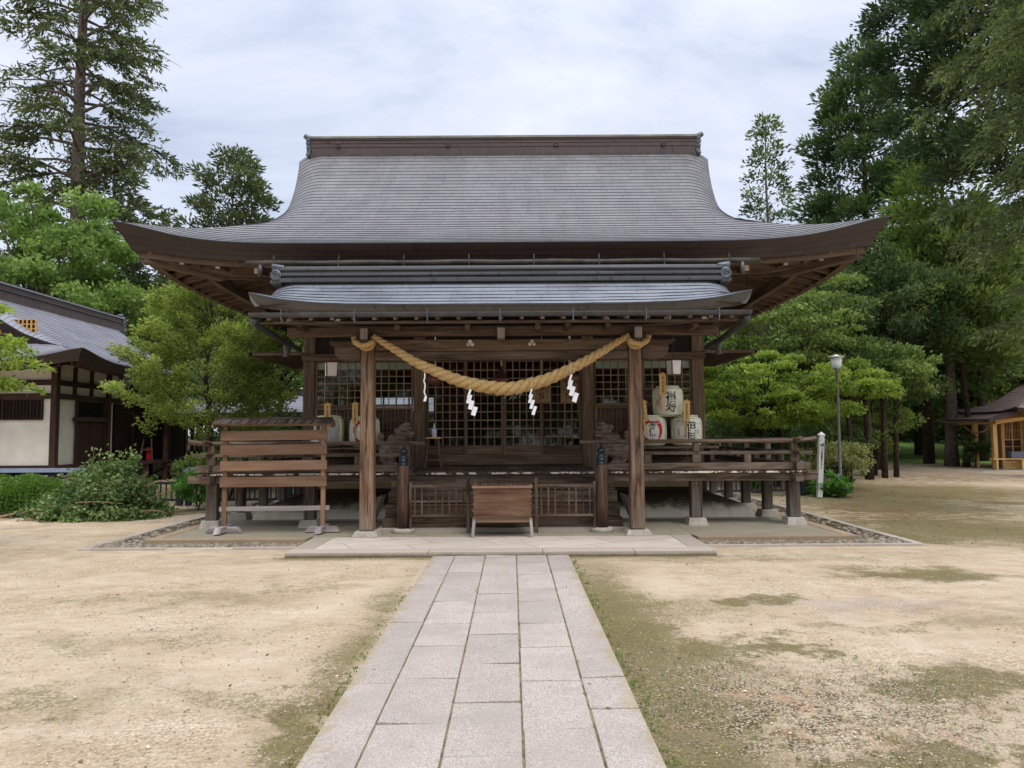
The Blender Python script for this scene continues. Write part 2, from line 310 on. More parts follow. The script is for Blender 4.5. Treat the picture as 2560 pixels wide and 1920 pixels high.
# ------------------------------------------------------------------ mesh builder
class MB:
    def __init__(s): s.v = []; s.f = []; s.uv = []; s.r = []; s.m = []; s.sm = []
    def face(s, idx, uvs=None, r=0.5, m=0, sm=False):
        s.f.append(tuple(idx)); s.uv.append(uvs or [(0, 0)] * len(idx)); s.r.append(r); s.m.append(m); s.sm.append(sm)
    def hexa(s, p, m=0, r=None, L=None):
        """p: 8 points, bottom ring 0-3 then top ring 4-7; UV.x along the longest direction"""
        b = len(s.v); s.v += [tuple(q) for q in p]; r = random.random() if r is None else r
        P = [Vector(q) for q in p]
        ax = [(P[1] - P[0]), (P[3] - P[0]), (P[4] - P[0])]
        k = max(range(3), key=lambda i: ax[i].length); A = ax[k].normalized() if ax[k].length > 0 else Vector((1, 0, 0))
        ou, ov = random.uniform(0, 50), random.uniform(0, 50)
        for fi in ((0, 3, 2, 1), (4, 5, 6, 7), (0, 1, 5, 4), (1, 2, 6, 5), (2, 3, 7, 6), (3, 0, 4, 7)):
            q = [P[i] for i in fi]; e1 = q[1] - q[0]; e2 = q[3] - q[0]; n = e1.cross(e2)
            if n.length > 0: n.normalize()
            if abs(n.dot(A)) > .8:
                a = e1.normalized() if e1.length else Vector((1, 0, 0)); c = n.cross(a)
            else:
                a = A; c = n.cross(a)
            s.face([b + i for i in fi], [(ou + (v - P[0]).dot(a), ov + (v - P[0]).dot(c) + fi[0] * .37) for v in q], r, m)
    def box(s, x0, x1, y0, y1, z0, z1, m=0, r=None):
        s.hexa([(x0, y0, z0), (x1, y0, z0), (x1, y1, z0), (x0, y1, z0), (x0, y0, z1), (x1, y0, z1), (x1, y1, z1), (x0, y1, z1)], m, r)
    def frust(s, cx, cy, z0, z1, a0, b0, a1, b1, m=0):
        s.hexa([(cx - a0, cy - b0, z0), (cx + a0, cy - b0, z0), (cx + a0, cy + b0, z0), (cx - a0, cy + b0, z0), (cx - a1, cy - b1, z1), (cx + a1, cy - b1, z1), (cx + a1, cy + b1, z1), (cx - a1, cy + b1, z1)], m)
    def bar(s, p0, p1, w, h, up=(0, 0, 1), m=0, r=None):
        p0 = Vector(p0); p1 = Vector(p1); d = (p1 - p0).normalized(); u = Vector(up); sd = d.cross(u).normalized(); u = sd.cross(d)
        a = sd * w / 2; b = u * h / 2
        s.hexa([p0 - a - b, p0 + a - b, p0 + a + b, p0 - a + b, p1 - a - b, p1 + a - b, p1 + a + b, p1 - a + b], m, r)
    def tube(s, pts, rad, n=8, m=0, r=None, cap=True, sm=True, tw=0.):
        pts = [Vector(p) for p in pts]; r = random.random() if r is None else r
        if not hasattr(rad, '__len__'): rad = [rad] * len(pts)
        b = len(s.v); d = (pts[1] - pts[0]).normalized(); u = d.orthogonal().normalized(); L = 0; Ls = []
        for i, p in enumerate(pts):
            dd = (pts[min(i + 1, len(pts) - 1)] - pts[max(i - 1, 0)])
            dd = dd.normalized() if dd.length > 1e-9 else d
            u = (u - dd * u.dot(dd)).normalized(); w = dd.cross(u)
            if i: L += (p - pts[i - 1]).length
            Ls.append(L)
            for j in range(n):
                a = 2 * math.pi * j / n
                s.v.append(tuple(p + (u * math.cos(a) + w * math.sin(a)) * rad[i]))
        ou = random.uniform(0, 50); c = 2 * math.pi * max(rad)
        for i in range(len(pts) - 1):
            for j in range(n):
                k = (j + 1) % n
                s.face([b + i * n + j, b + i * n + k, b + (i + 1) * n + k, b + (i + 1) * n + j], [(ou + Ls[i], c * j / n + tw * Ls[i]), (ou + Ls[i], c * (j + 1) / n + tw * Ls[i]), (ou + Ls[i + 1], c * (j + 1) / n + tw * Ls[i + 1]), (ou + Ls[i + 1], c * j / n + tw * Ls[i + 1])], r, m, sm)
        if cap:
            e = b + (len(pts) - 1) * n
            s.face([b + j for j in range(n)][::-1], None, r, m); s.face([e + j for j in range(n)], None, r, m)
    def lathe(s, prof, c=(0, 0, 0), n=20, m=0, r=None, sm=True, ax='z'):
        b = len(s.v); r = random.random() if r is None else r; L = 0
        for i, (q, z) in enumerate(prof):
            for j in range(n):
                a = 2 * math.pi * j / n
                v = (q * math.cos(a), q * math.sin(a), z)
                if ax == 'y': v = (v[0], v[2], v[1])
                s.v.append((c[0] + v[0], c[1] + v[1], c[2] + v[2]))
        for i in range(len(prof) - 1):
            z0, z1 = prof[i][1], prof[i + 1][1]; cc = 2 * math.pi * max(p[0] for p in prof)
            for j in range(n):
                k = (j + 1) % n
                idx = [b + i * n + j, b + i * n + k, b + (i + 1) * n + k, b + (i + 1) * n + j]
                if ax == 'y': idx = idx[::-1]
                s.face(idx, [(z0, cc * j / n), (z0, cc * (j + 1) / n), (z1, cc * (j + 1) / n), (z1, cc * j / n)] if ax != 'y' else None, r, m, sm)
    def grid(s, rows, m=0, r=.5, sm=False, uvf=None, flip=False):
        b = len(s.v); nx = len(rows[0])
        for q in rows: s.v += [tuple(p) for p in q]
        for i in range(len(rows) - 1):
            for j in range(nx - 1):
                idx = [b + i * nx + j, b + i * nx + j + 1, b + (i + 1) * nx + j + 1, b + (i + 1) * nx + j]
                uv = [uvf(i, j), uvf(i, j + 1), uvf(i + 1, j + 1), uvf(i + 1, j)] if uvf else None
                if flip: idx = idx[::-1]; uv = uv[::-1] if uv else None
                s.face(idx, uv, r, m, sm)
    def poly(s, pts, m=0, r=.5):
        b = len(s.v); s.v += [tuple(p) for p in pts]; s.face(range(b, b + len(pts)), [(p[0] + p[1], p[2]) for p in pts], r, m)
    def xf(s, f, start=0):
        for i in range(start, len(s.v)): s.v[i] = tuple(f(Vector(s.v[i])))

def wloc(o):
    v = Vector((0, 0, 0))
    while o: v += Vector(o.location); o = o.parent
    return v
def fast_mesh(name, co, faces_n, idx, uv=None, rnd=None, mi=None, smooth=None):
    me = bpy.data.meshes.new(name)
    me.vertices.add(len(co)); me.vertices.foreach_set('co', np.ascontiguousarray(co, dtype=np.float32).ravel())
    me.loops.add(len(idx)); me.loops.foreach_set('vertex_index', np.ascontiguousarray(idx, dtype=np.int32))
    ls = np.concatenate([[0], np.cumsum(faces_n)[:-1]]).astype(np.int32)
    me.polygons.add(len(faces_n)); me.polygons.foreach_set('loop_start', ls)
    if mi is not None: me.polygons.foreach_set('material_index', np.array(mi, dtype=np.int32))
    if smooth is not None: me.polygons.foreach_set('use_smooth', np.array(smooth, dtype=bool))
    else: me.polygons.foreach_set('use_smooth', np.zeros(len(faces_n), dtype=bool))
    if uv is not None:
        l = me.uv_layers.new(name='UVMap'); l.data.foreach_set('uv', np.ascontiguousarray(uv, dtype=np.float32).ravel())
    if rnd is not None:
        a = me.attributes.new('rnd', 'FLOAT', 'FACE'); a.data.foreach_set('value', np.array(rnd, dtype=np.float32))
    me.update(calc_edges=True); me.validate()
    return me
def link(name, me, parent=None):
    o = bpy.data.objects.new(name, me); COL.objects.link(o)
    if parent: o.parent = parent
    return o
def obj(name, mb, mats, parent=None, bevel=0., label=None, loc=None):
    """one mesh object; mb is in world coordinates. loc gives a top-level mesh its own origin."""
    if not isinstance(mats, (list, tuple)): mats = [mats]
    off = wloc(parent) if parent else Vector(loc or (0, 0, 0))
    co = np.array(mb.v, dtype=np.float64) - np.array(off)
    idx = [i for f in mb.f for i in f]
    uv = [c for q in mb.uv for c in q]
    me = fast_mesh(name, co, [len(f) for f in mb.f], idx, uv, mb.r, mb.m, mb.sm)
    for k in mats: me.materials.append(M[k] if isinstance(k, str) else k)
    o = link(name, me, parent)
    if not parent: o.location = off
    if bevel:
        b = o.modifiers.new('bevel', 'BEVEL'); b.width = bevel; b.segments = 2; b.limit_method = 'ANGLE'; b.angle_limit = R(50)
    if label: o['label'] = label
    return o
def tag(o, label, cat=None, group=None, kind=None):
    if label: o['label'] = label
    if cat: o['category'] = cat
    if group: o['group'] = group
    if kind: o['kind'] = kind
    return o
def thing(name, loc, label, cat, group=None):
    o = bpy.data.objects.new(name, None); o.empty_display_size = .2; COL.objects.link(o); o.location = loc
    return tag(o, label, cat, group)
def copy_tree(o, parent=None):
    c = o.copy(); COL.objects.link(c); c.parent = parent
    for ch in list(o.children): copy_tree(ch, c)
    return c
def part(name, m, parent, bevel=0., label=None, **k):
    """shortcut: one box part: k = box(x0..z1)"""
    mb = MB(); mb.box(*k['b']); return obj(name, mb, m, parent, bevel, label)
def struct(name, mb, mats, bevel=0.): return tag(obj(name, mb, mats, None, bevel), None, None, None, 'structure')

def text_mesh(body, size, spacing=1.0, bold=0.0):
    c = bpy.data.curves.new('lettering', 'FONT'); c.body = body; c.size = size; c.align_x = 'CENTER'; c.space_line = spacing; c.offset = bold
    o = bpy.data.objects.new('lettering', c); COL.objects.link(o)
    me = bpy.data.meshes.new_from_object(o.evaluated_get(bpy.context.evaluated_depsgraph_get()))
    bpy.data.objects.remove(o); bpy.data.curves.remove(c)
    V = [tuple(v.co) for v in me.vertices]; F = [tuple(p.vertices) for p in me.polygons]
    bpy.data.meshes.remove(me)
    return V, F
def lettering(name, body, size, fn, mat, parent, spacing=1., bold=0., center=True):
    """flat lettering (x right, z up) laid on a surface by fn(x, z) -> world point"""
    V, F = text_mesh(body, size, spacing, bold)
    if not V: return None
    ys = [v[1] for v in V]; mid = (max(ys) + min(ys)) / 2 if center else 0
    mb = MB(); mb.v = [tuple(fn(v[0], v[1] - mid)) for v in V]
    for f in F: mb.face(f)
    return obj(name, mb, mat, parent)
# ------------------------------------------------------------------ ground, path, paving
def groundmat():
    m = MT('sandy_ground'); p = m.geo()
    nA = m.noise(p, .55, 6, .62, .3); nB = m.noise(m.mapv(p, (1, 1.6, 1)), 2.6, 6, .68, .2); nC = m.noise(p, 26, 5, .8); nD = m.noise(p, 90, 3, .85)
    sand = m.ramp(m.math('ADD', m.math('MULTIPLY', nB, .55), m.math('MULTIPLY', nA, .45)), (.32, lin(172, 152, 127)), (.46, lin(204, 183, 155)), (.62, lin(220, 203, 177)))
    sand = m.mix(m.mr(m.noise(p, 1.1, 4, .6), .55, .72, 0, .35, True), sand, lin(196, 164, 134))
    nE = m.noise(p, 48, 3, .75)
    grit = m.mr(m.math('ADD', m.math('MULTIPLY', nC, .35), m.math('ADD', m.math('MULTIPLY', nE, .4), m.math('MULTIPLY', nD, .25))), .41, .58, 0., 1.)
    rough_ = m.mr(m.noise(p, .9, 4, .6), .42, .6, .25, 1., True)
    sand = m.mix(rough_, sand, m.mix(1., sand, m.mix(grit, (.50, .47, .42, 1), (1.22, 1.22, 1.2, 1)), 'MULTIPLY'))
    sand = m.mix(m.mr(m.noise(p, .7, 5, .65, .5), .52, .68, 0, .28, True), sand, lin(156, 138, 106))
    # shallow foot and rake marks, darker damp soil
    mk = m.mr(m.noise(m.mapv(p, (1.1, 3.4, 1), (3, 7, 0)), 1.5, 4, .55, .4), .61, .70, 0, .45, True)
    sand = m.mix(mk, sand, m.mix(.5, sand, lin(136, 118, 94)))
    wn_ = m.n('ShaderNodeTexNoise'); m.l(p, wn_.inputs['Vector']); wn_.inputs['Scale'].default_value = 1.3; wn_.inputs['Detail'].default_value = 6; wn_.inputs['Roughness'].default_value = .7
    wv_ = m.n('ShaderNodeVectorMath', operation='SUBTRACT'); m.l(wn_.outputs['Color'], wv_.inputs[0]); wv_.inputs[1].default_value = (.5, .5, .5)
    ws_ = m.n('ShaderNodeVectorMath', operation='MULTIPLY'); m.l(wv_.outputs[0], ws_.inputs[0]); ws_.inputs[1].default_value = (3.2, 2.0, 0)
    wp_ = m.n('ShaderNodeVectorMath', operation='ADD'); m.l(p, wp_.inputs[0]); m.l(ws_.outputs[0], wp_.inputs[1]); pw = wp_.outputs[0]
    def blob(cx, cy, rx, ry, rot=0.):
        v = m.mapv(m.mapv(pw, (1, 1, 1), (-cx, -cy, 0)), (1, 1, 0), (0, 0, 0), (0, 0, R(rot)))
        v2 = m.mapv(v, (1 / rx, 1 / ry, 0))
        n = m.n('ShaderNodeVectorMath', operation='LENGTH'); m.l(v2, n.inputs[0])
        return m.mr(n.outputs['Value'], 1.45, .2, 0., 1., True)
    def mx(*a):
        r = a[0]
        for b in a[1:]: r = m.math('MAXIMUM', r, b)
        return r
    sx = m.n('ShaderNodeSeparateXYZ'); m.l(p, sx.inputs[0]); X, Y = sx.outputs[0], sx.outputs[1]
    wob = m.math('MULTIPLY', m.math('SUBTRACT', nA, .5), 1.3)
    ax = m.math('ABSOLUTE', X)
    edgeL = m.math('MULTIPLY', m.mr(m.math('ADD', X, wob), -1.5, -.9, 0, .8, True), m.mr(X, -.8, -1.0, 0, 1))
    edgeL = m.math('MULTIPLY', edgeL, m.mr(Y, 9.5, 6.5, .35, 1.))
    edgeR = m.math('MULTIPLY', m.mr(m.math('ADD', X, wob), 2.0, 1.0, 0, 1., True), m.mr(Y, 9.8, 7.2, .45, 1.))
    edgeR = m.math('MULTIPLY', edgeR, m.mr(X, .7, .8, 0, 1))
    slabe = m.math('MULTIPLY', m.mr(Y, 9.45, 9.82, 0, .8, True), m.mr(ax, 3.1, 2.8, 0, 1))
    slabe = m.math('MULTIPLY', slabe, m.mr(Y, 9.9, 9.88, 0, 1))
    faint = mx(blob(-3.2, 7.5, 1.6, .45), blob(-2.1, 7.9, .8, .25), blob(-2.7, 6.0, 1.1, .5), blob(-3.0, 4.6, 1.0, .35), blob(-1.5, 4.6, .7, .3), blob(3.2, 9.6, 2.8, .35), blob(1.8, 7.0, 1.0, .6), blob(3.4, 6.3, 1.3, .25))
    strong = mx(blob(2.5, 7.3, .5, .35), blob(4.7, 8.6, 1.3, .5, 10), blob(1.35, 5.6, .75, .5), blob(2.2, 5.75, .7, .22, -12), blob(.95, 4.4, .35, 1.1), blob(2.9, 4.75, .5, .35, -25), blob(2.3, 3.7, 1.0, .25), blob(1.55, 4.35, .28, .25), blob(-.95, 4.3, .4, .9), blob(1.15, 6.6, .5, .9))
    far = mx(blob(7.5, 12.6, 2.6, 2.5, 30), blob(8.5, 16.5, 2.6, 3.5), blob(10.5, 20, 5, 4.2), blob(-7.5, 15.9, 3.0, 1.0), blob(-11, 16.5, 3, 1.6), blob(11.2, 16.9, 1.2, .8), blob(6.0, 11.5, 1.0, 1.0), blob(0, 30, 9, 12), blob(-9.5, 22, 4, 6))
    lvl = mx(m.math('MULTIPLY', faint, .55), m.math('MULTIPLY', strong, .95), edgeL, edgeR, slabe, far)
    nsum = m.math('ADD', m.math('MULTIPLY', nC, .38), m.math('ADD', m.math('MULTIPLY', nB, .27), m.math('MULTIPLY', nE, .35)))
    thr = m.math('ADD', m.math('MULTIPLY_ADD', m.math('SUBTRACT', nsum, .5), 2.1, .5), m.math('MULTIPLY', lvl, .36))
    mossf = m.math('MULTIPLY', m.mr(thr, .60, .82, 0, 1., True), m.mr(lvl, .0, .3, 0, .9))
    mossc = m.ramp(m.math('ADD', m.math('MULTIPLY', nC, .35), m.math('ADD', m.math('MULTIPLY', nB, .25), m.math('MULTIPLY', nE, .4))), (.38, lin(66, 58, 38)), (.5, lin(106, 98, 58)), (.62, lin(156, 146, 94)))
    c = m.mix(mossf, sand, mossc)
    # brown leaf litter under the right-hand trees
    lit = m.math('MULTIPLY', mx(blob(7.6, 15.0, 1.8, 2.2), blob(10.4, 19.2, 3.0, 2.4), blob(14.5, 25, 5, 2.2)), m.mr(nB, .42, .56, 0, .8, True))
    c = m.mix(lit, c, lin(120, 96, 68))
    # pale coarse gravel patch beside the path
    gp = mx(blob(1.9, 4.55, 1.15, .95), blob(3.5, 4.2, .6, .5))
    peb = m.n('ShaderNodeTexVoronoi', feature='F1'); m.l(p, peb.inputs['Vector']); peb.inputs['Scale'].default_value = 62
    pc = m.ramp(peb.outputs['Distance'], (.12, lin(236, 222, 200)), (.4, lin(176, 158, 130)), (.62, lin(70, 60, 42)))
    c = m.mix(m.math('MULTIPLY', gp, m.mr(m.noise(p, 7, 5, .75), .40, .58, 0.1, .85, True)), c, pc)
    c = m.mix(m.math('MULTIPLY', gp, m.mr(m.noise(p, 3.1, 3, .6), .56, .68, 0., .25, True)), c, lin(204, 150, 116))
    # bluish worn gravel streak
    bl = m.math('MULTIPLY', mx(blob(3.35, 7.1, .7, .3, -10), blob(3.9, 6.9, .5, .2)), m.mr(nC, .45, .6, 0, .75))
    c = m.mix(bl, c, lin(150, 142, 150))
    # far lawn
    lawn = mx(blob(27, 45, 16, 12), blob(12, 45, 8, 9), blob(-12, 36, 8, 7))
    lawn = m.mr(m.math('ADD', lawn, m.math('MULTIPLY', nB, .3)), .3, .5, 0, 1, True)
    c = m.mix(lawn, c, m.ramp(nB, (.35, lin(84, 112, 48)), (.65, lin(132, 160, 80))))
    und = m.mr(Y, 54, 66, 0, 1, True)
    c = m.mix(und, c, lin(70, 66, 40))
    sp = m.mr(m.noise(p, 15, 2, .5), .73, .76, 0, .7)
    c = m.mix(sp, c, lin(96, 82, 62))
    h = m.math('ADD', m.math('MULTIPLY', nC, .6), m.math('ADD', m.math('MULTIPLY', nD, .35), m.math('MULTIPLY', nB, 1.3)))
    m.bump(h, 1., .035)
    return m.fin(c, .95, .12)
M['ground'] = groundmat()
mb = MB()
xs = [-400, -120, -40] + [i * .5 for i in range(-30, 31)] + [40, 120, 400]
ys = [-60, -20, -4] + [i * .5 for i in range(0, 45)] + [40, 80, 160, 500]
def gz(x, y):
    z = .018 * mnoise.noise(Vector((x * .35, y * .35, 0))) + .012 * mnoise.noise(Vector((x * .9, y * .9, 4)))
    k = min(1, max(0, (abs(x) - 1.2) / 1.5)) if y < 9.8 else (0 if abs(x) < 7 and y < 21 else 1)
    if y > 9.2 and abs(x) < 7: k = 0
    z = (z - .006) * k - .002
    if y > 36: z += min(1.6, (y - 36) * .05)
    return z
mb.grid([[(x, y, gz(x, y)) for x in xs] for y in ys], sm=True)
struct('ground', mb, 'ground')

# granite path: five courses of stones, each stone a slightly different tone and tilt
mb = MB()
cx_ = [-.888, -.595, -.198, .205, .595, .888]
J = [[9.83, 8.0, 6.4, 4.85, 3.3, 1.9, .4, -1, -2.5], [9.83, 9.33, 8.65, 7.87, 7.19, 6.35, 5.68, 4.94, 4.19, 3.4, 2.6, 1.8, 1, 0, -1, -2.5],
     [9.83, 9.7, 8.2, 7.5, 6.75, 6.0, 5.26, 4.52, 3.78, 3.0, 2.2, 1.4, .6, -.3, -1.2, -2.5], [9.83, 9.3, 8.5, 7.78, 7.16, 6.35, 5.64, 4.89, 4.11, 3.3, 2.5, 1.7, .8, -.2, -1.2, -2.5],
     [9.83, 8.7, 6.84, 4.96, 4.41, 2.9, 1.5, 0, -2.5]]
for c in range(5):
    for a, b in zip(J[c][:-1], J[c][1:]):
        g = .0045; x0 = cx_[c] + g + random.uniform(-.001, .004); x1 = cx_[c + 1] - g - random.uniform(0, .003); y1 = a - g - random.uniform(.001, .006); y0 = b + g + random.uniform(.001, .006)
        z = .022; t = [z + random.uniform(-.005, .005) for _ in range(4)]
        w = random.uniform(-.012, .012)
        mb.hexa([(x0, y0, -.1), (x1, y0, -.1), (x1, y1, -.1), (x0, y1, -.1), (x0, y0 + w, t[0]), (x1, y0 - w, t[1]), (x1, y1 - w, t[2]), (x0, y1 + w, t[3])])
path = struct('path', mb, 'granite', .006)
mb = MB(); mb.box(-.885, .885, -2.5, 9.83, -.08, .010)
M['joint'] = plain('sandy_joint_fill', lin(122, 110, 82), .95, .1, 0, .35, 9)
struct('path_bedding', mb, 'joint')
# moss and grass tufts growing in the joints and along the edges
def tuft_mesh(name, spots, hmin, hmax, mat, n=14, spread=.03):
    co = []; 
    for (x, y, s) in spots:
        for _ in range(int(n * s)):
            a = random.uniform(0, 6.28); r = random.uniform(0, spread * s); h = random.uniform(hmin, hmax) * s
            px, py = x + r * math.cos(a), y + r * math.sin(a); b = random.uniform(0, 6.28); w = .0025; l = random.uniform(.2, .9) * h
            co += [(px - w * math.sin(b), py + w * math.cos(b), .0), (px + w * math.sin(b), py - w * math.cos(b), .0), (px + l * math.cos(b), py + l * math.sin(b), h)]
    n_ = len(co) // 3
    me = fast_mesh(name, co, [3] * n_, list(range(len(co))), None, rng.random(n_)); me.materials.append(M[mat])
    return tag(link(name, me), None, None, None, 'stuff')
sp = [(-.198, 7.6, 1.6), (-.2, 7.75, 1.2), (.205, 4.55, 1.1), (.2, 4.3, .8), (.42, 7.16, .8), (-.35, 7.19, .6), (-.25, 4.2, .7), (.6, 4.9, .7), (.2, 6.1, .5)]
for _ in range(260):
    y = random.uniform(3.2, 9.7); sp.append((.9 + abs(random.gauss(0, .05)), y, random.uniform(.3, .7)))
    if y < 8: sp.append((-.9 - abs(random.gauss(0, .04)), y, random.uniform(.2, .6)))
for _ in range(420):
    a = random.uniform(0, 6.28); q = random.uniform(0, 1) ** .5
    sp.append((1.95 + 1.2 * q * math.cos(a), 4.6 + 1.0 * q * math.sin(a), random.uniform(.25, .6)))
for _ in range(500):
    sp.append((random.uniform(5.2, 11), random.uniform(10.5, 20), random.uniform(.4, 1.)))
for _ in range(120):
    sp.append((random.uniform(-5.5, 5.5), random.uniform(3.6, 10), random.uniform(.2, .6)))
sp = [q for q in sp if not (abs(q[0]) < 6.1 and q[1] > 10.4)]
tuft_mesh('grass', sp, .012, .05, 'green')

# podium, porch slab, kerbs and pebble channel
PZ = .08
mb = MB()
M['pedge'] = stone('podium_edge_stone', lin(160, 140, 112), .2, .15)
for sx in (-1, 1):
    a, b = (2.86, 5.22)
    mb.box(min(sx * a, sx * b), max(sx * a, sx * b), 11.0, 11.18, -.05, PZ + .006, 1)
    mb.box(min(sx * 5.04, sx * 5.22), max(sx * 5.04, sx * 5.22), 11.183, 20.4, -.05, PZ + .006, 1)
mb.box(-5.037, -2.857, 11.183, 20.4, -.05, PZ); mb.box(2.857, 5.037, 11.183, 20.4, -.05, PZ); mb.box(-2.856, 2.856, 11.335, 20.4, -.05, PZ)
struct('podium', mb, ['concrete', 'pedge'], .008)
def slabmat():
    m = MT('porch_slab_crazy_paving'); p = m.geo()
    ptr = m.n('ShaderNodeTexBrick', offset=.33); m.l(m.mapv(p, (1, 1, 1), (0, .3, 0), (0, 0, R(-24))), ptr.inputs['Vector'])
    for k, v in (('Scale', 1.), ('Mortar Size', .006), ('Bias', 0.), ('Brick Width', 1.15), ('Row Height', .55)): ptr.inputs[k].default_value = v
    ptr.inputs['Color1'].default_value = lin(184, 172, 158); ptr.inputs['Color2'].default_value = lin(198, 186, 172); ptr.inputs['Mortar'].default_value = lin(120, 108, 94)
    s = m.noise(p, 70, 4, .8); n = m.noise(p, 1.6, 5, .6)
    c = m.mix(1., ptr.outputs[0], m.mix(m.mr(s, .35, .65), (.86, .86, .86, 1), (1.12, 1.12, 1.12, 1)), 'MULTIPLY')
    c = m.mix(m.mr(n, .45, .7, 0, .4, True), c, lin(168, 150, 128)); m.bump(s, .25, .005)
    return m.fin(c, .85, .25)
def slabedge():
    m = MT('porch_slab_border'); p = m.geo(); z = m.n('ShaderNodeSeparateXYZ'); m.l(p, z.inputs[0])
    s = m.noise(p, 60, 4, .8); n = m.noise(p, 3.2, 5, .65); base = lin(172, 160, 146)
    c = m.ramp(s, (.36, tuple(x * .78 for x in base[:3])), (.62, tuple(x * 1.14 for x in base[:3])))
    c = m.mix(1., c, m.mix(m.rnd(), (.9, .9, .88, 1), (1.08, 1.08, 1.08, 1)), 'MULTIPLY')
    d = m.mr(m.math('ADD', z.outputs[2], m.math('MULTIPLY', m.math('SUBTRACT', n, .5), .05)), .0, .055, .9, 0., True)
    c = m.mix(d, c, lin(84, 76, 54)); m.bump(s, .3, .006)
    return m.fin(c, .88, .2)
M['slab'] = slabedge()
M['slabin'] = slabmat()
mb = MB(); SZ = .064
mb.box(-2.52, 2.52, 10.153, 11.33, -.05, SZ, 1)
xj = [-2.82, -.95, .55, 1.75, 2.82]
for a, b in zip(xj[:-1], xj[1:]): mb.box(a + .003, b - .003, 9.85, 10.15, -.05, SZ + .003, 0)
for sx in (-1, 1): mb.box(min(sx * 2.523, sx * 2.82), max(sx * 2.523, sx * 2.82), 10.153, 11.33, -.05, SZ + .003, 0)
struct('porch_slab', mb, ['slab', 'slabin'], .006)
mb = MB()
for sx in (-1, 1):
    x = 2.86
    while x < 5.95:
        x1 = min(5.95, x + random.uniform(.8, 1.1)); a, b = sorted((sx * (x + .004), sx * (x1 - .004)))
        mb.box(a, b, 10.58, 10.70, -.06, .022 + random.uniform(-.004, .004)); x = x1
    y = 10.704
    while y < 21:
        y1 = y + random.uniform(.9, 1.3); a, b = sorted((sx * 5.83, sx * 5.95)); mb.box(a, b, y, y1 - .008, -.06, .026 + random.uniform(-.004, .004)); y = y1
struct('kerb', mb, 'kerb', .006)
mb = MB(); mb.box(-5.83, 5.83, 10.70, 11.0, -.05, .004); mb.box(-5.83, -5.22, 11.003, 21, -.05, .004); mb.box(5.22, 5.83, 11.003, 21, -.05, .004)
M['soil'] = plain('dark_channel_soil', lin(92, 78, 56), .95, .1, 0, .25, 6)
struct('channel_bed', mb, 'soil')
# pebbles: thousands of small worn stones
ico = bpy.data.meshes.new('tmp')
import bmesh
bm = bmesh.new(); bmesh.ops.create_icosphere(bm, subdivisions=1, radius=1); IV = np.array([v.co[:] for v in bm.verts]); IF = np.array([[v.index for v in f.verts] for f in bm.faces]); bm.free(); bpy.data.meshes.remove(ico)
def pebbles(name, spots, mat, kind='stuff'):
    V = []; F = []; Rn = []; k = 0
    for (x, y, z, s) in spots:
        rot = np.array(Matrix.Rotation(random.uniform(0, 6.28), 3, 'Z') @ Matrix.Rotation(random.uniform(-.3, .3), 3, 'X'))
        v = IV * (1 + rng.uniform(-.12, .12, (len(IV), 1))) * np.array([s * random.uniform(.9, 1.5), s * random.uniform(.7, 1.), s * random.uniform(.45, .75)])
        V.append(v @ rot.T + np.array([x, y, z + s * .3])); F.append(IF + k); k += len(IV); Rn += [random.random()] * len(IF)
    V = np.concatenate(V); F = np.concatenate(F)
    me = fast_mesh(name, V, [3] * len(F), F.ravel(), None, Rn, None, [True] * len(F)); me.materials.append(M[mat])
    return tag(link(name, me), None, None, None, kind)
spots = []
for _ in range(1500):
    sx = random.choice((-1, 1))
    spots.append((sx * random.uniform(2.88, 5.82), random.uniform(10.71, 10.99), .004, random.uniform(.02, .042)))
for _ in range(900):
    sx = random.choice((-1, 1)); spots.append((sx * random.uniform(5.25, 5.81), 11 + 8 * random.random() ** 1.5, .004, random.uniform(.02, .045)))
spots += [(-3.55, 10.9, .0, .085), (-4.5, 10.85, 0, .08), (-4.42, 10.78, 0, .06), (4.9, 10.85, 0, .06), (5.3, 10.9, 0, .07)]
pebbles('pebbles', spots, 'pebble')

# loose grit, small stones and fallen leaves on the forecourt
spots = []
while len(spots) < 5200:
    y = 2.9 + 7.2 * random.random() ** 1.7; x = random.uniform(-1, 1) * (y * .75)
    if abs(x) < .93: 
        if random.random() > .04: continue
    if x > 0 and random.random() < .35: x, y = 1.95 + random.gauss(0, .6), 4.5 + random.gauss(0, .6)
    if -.9 < x < .9 and random.random() > .03: continue
    spots.append((x, y, .022 if abs(x) < .89 else .0, random.uniform(.0025, .007) * (1 if random.random() < .97 else 2)))
M['gritstone'] = stone('loose_grit', lin(196, 180, 154), .45, .1)
pebbles('loose_grit', spots, 'gritstone')
P_, D_ = [], []
n = 420
px_ = rng.uniform(-1, 1, n); py_ = 3 + 9 * rng.random(n) ** 1.3; px_ *= py_ * .75
k_ = (py_ < 9.6) & (np.abs(px_) > .3)
P_ = np.stack([px_, py_, np.full(n, .018)], 1)[k_]
more = np.stack([rng.uniform(6.2, 14, 500), rng.uniform(11, 24, 500), np.full(500, .012)], 1)
P_ = np.concatenate([P_, more]); n = len(P_)
a_ = rng.uniform(0, 6.283, n); D_ = np.stack([np.cos(a_), np.sin(a_), rng.uniform(-.05, .35, n)], 1)
S_ = np.stack([-np.sin(a_), np.cos(a_), rng.uniform(-.3, .3, n)], 1)
L_ = rng.uniform(.018, .045, n)[:, None]
co_ = np.stack([P_, P_ + D_ * L_ * .5 + S_ * L_ * .28, P_ + D_ * L_, P_ + D_ * L_ * .5 - S_ * L_ * .28], 1).reshape(-1, 3)
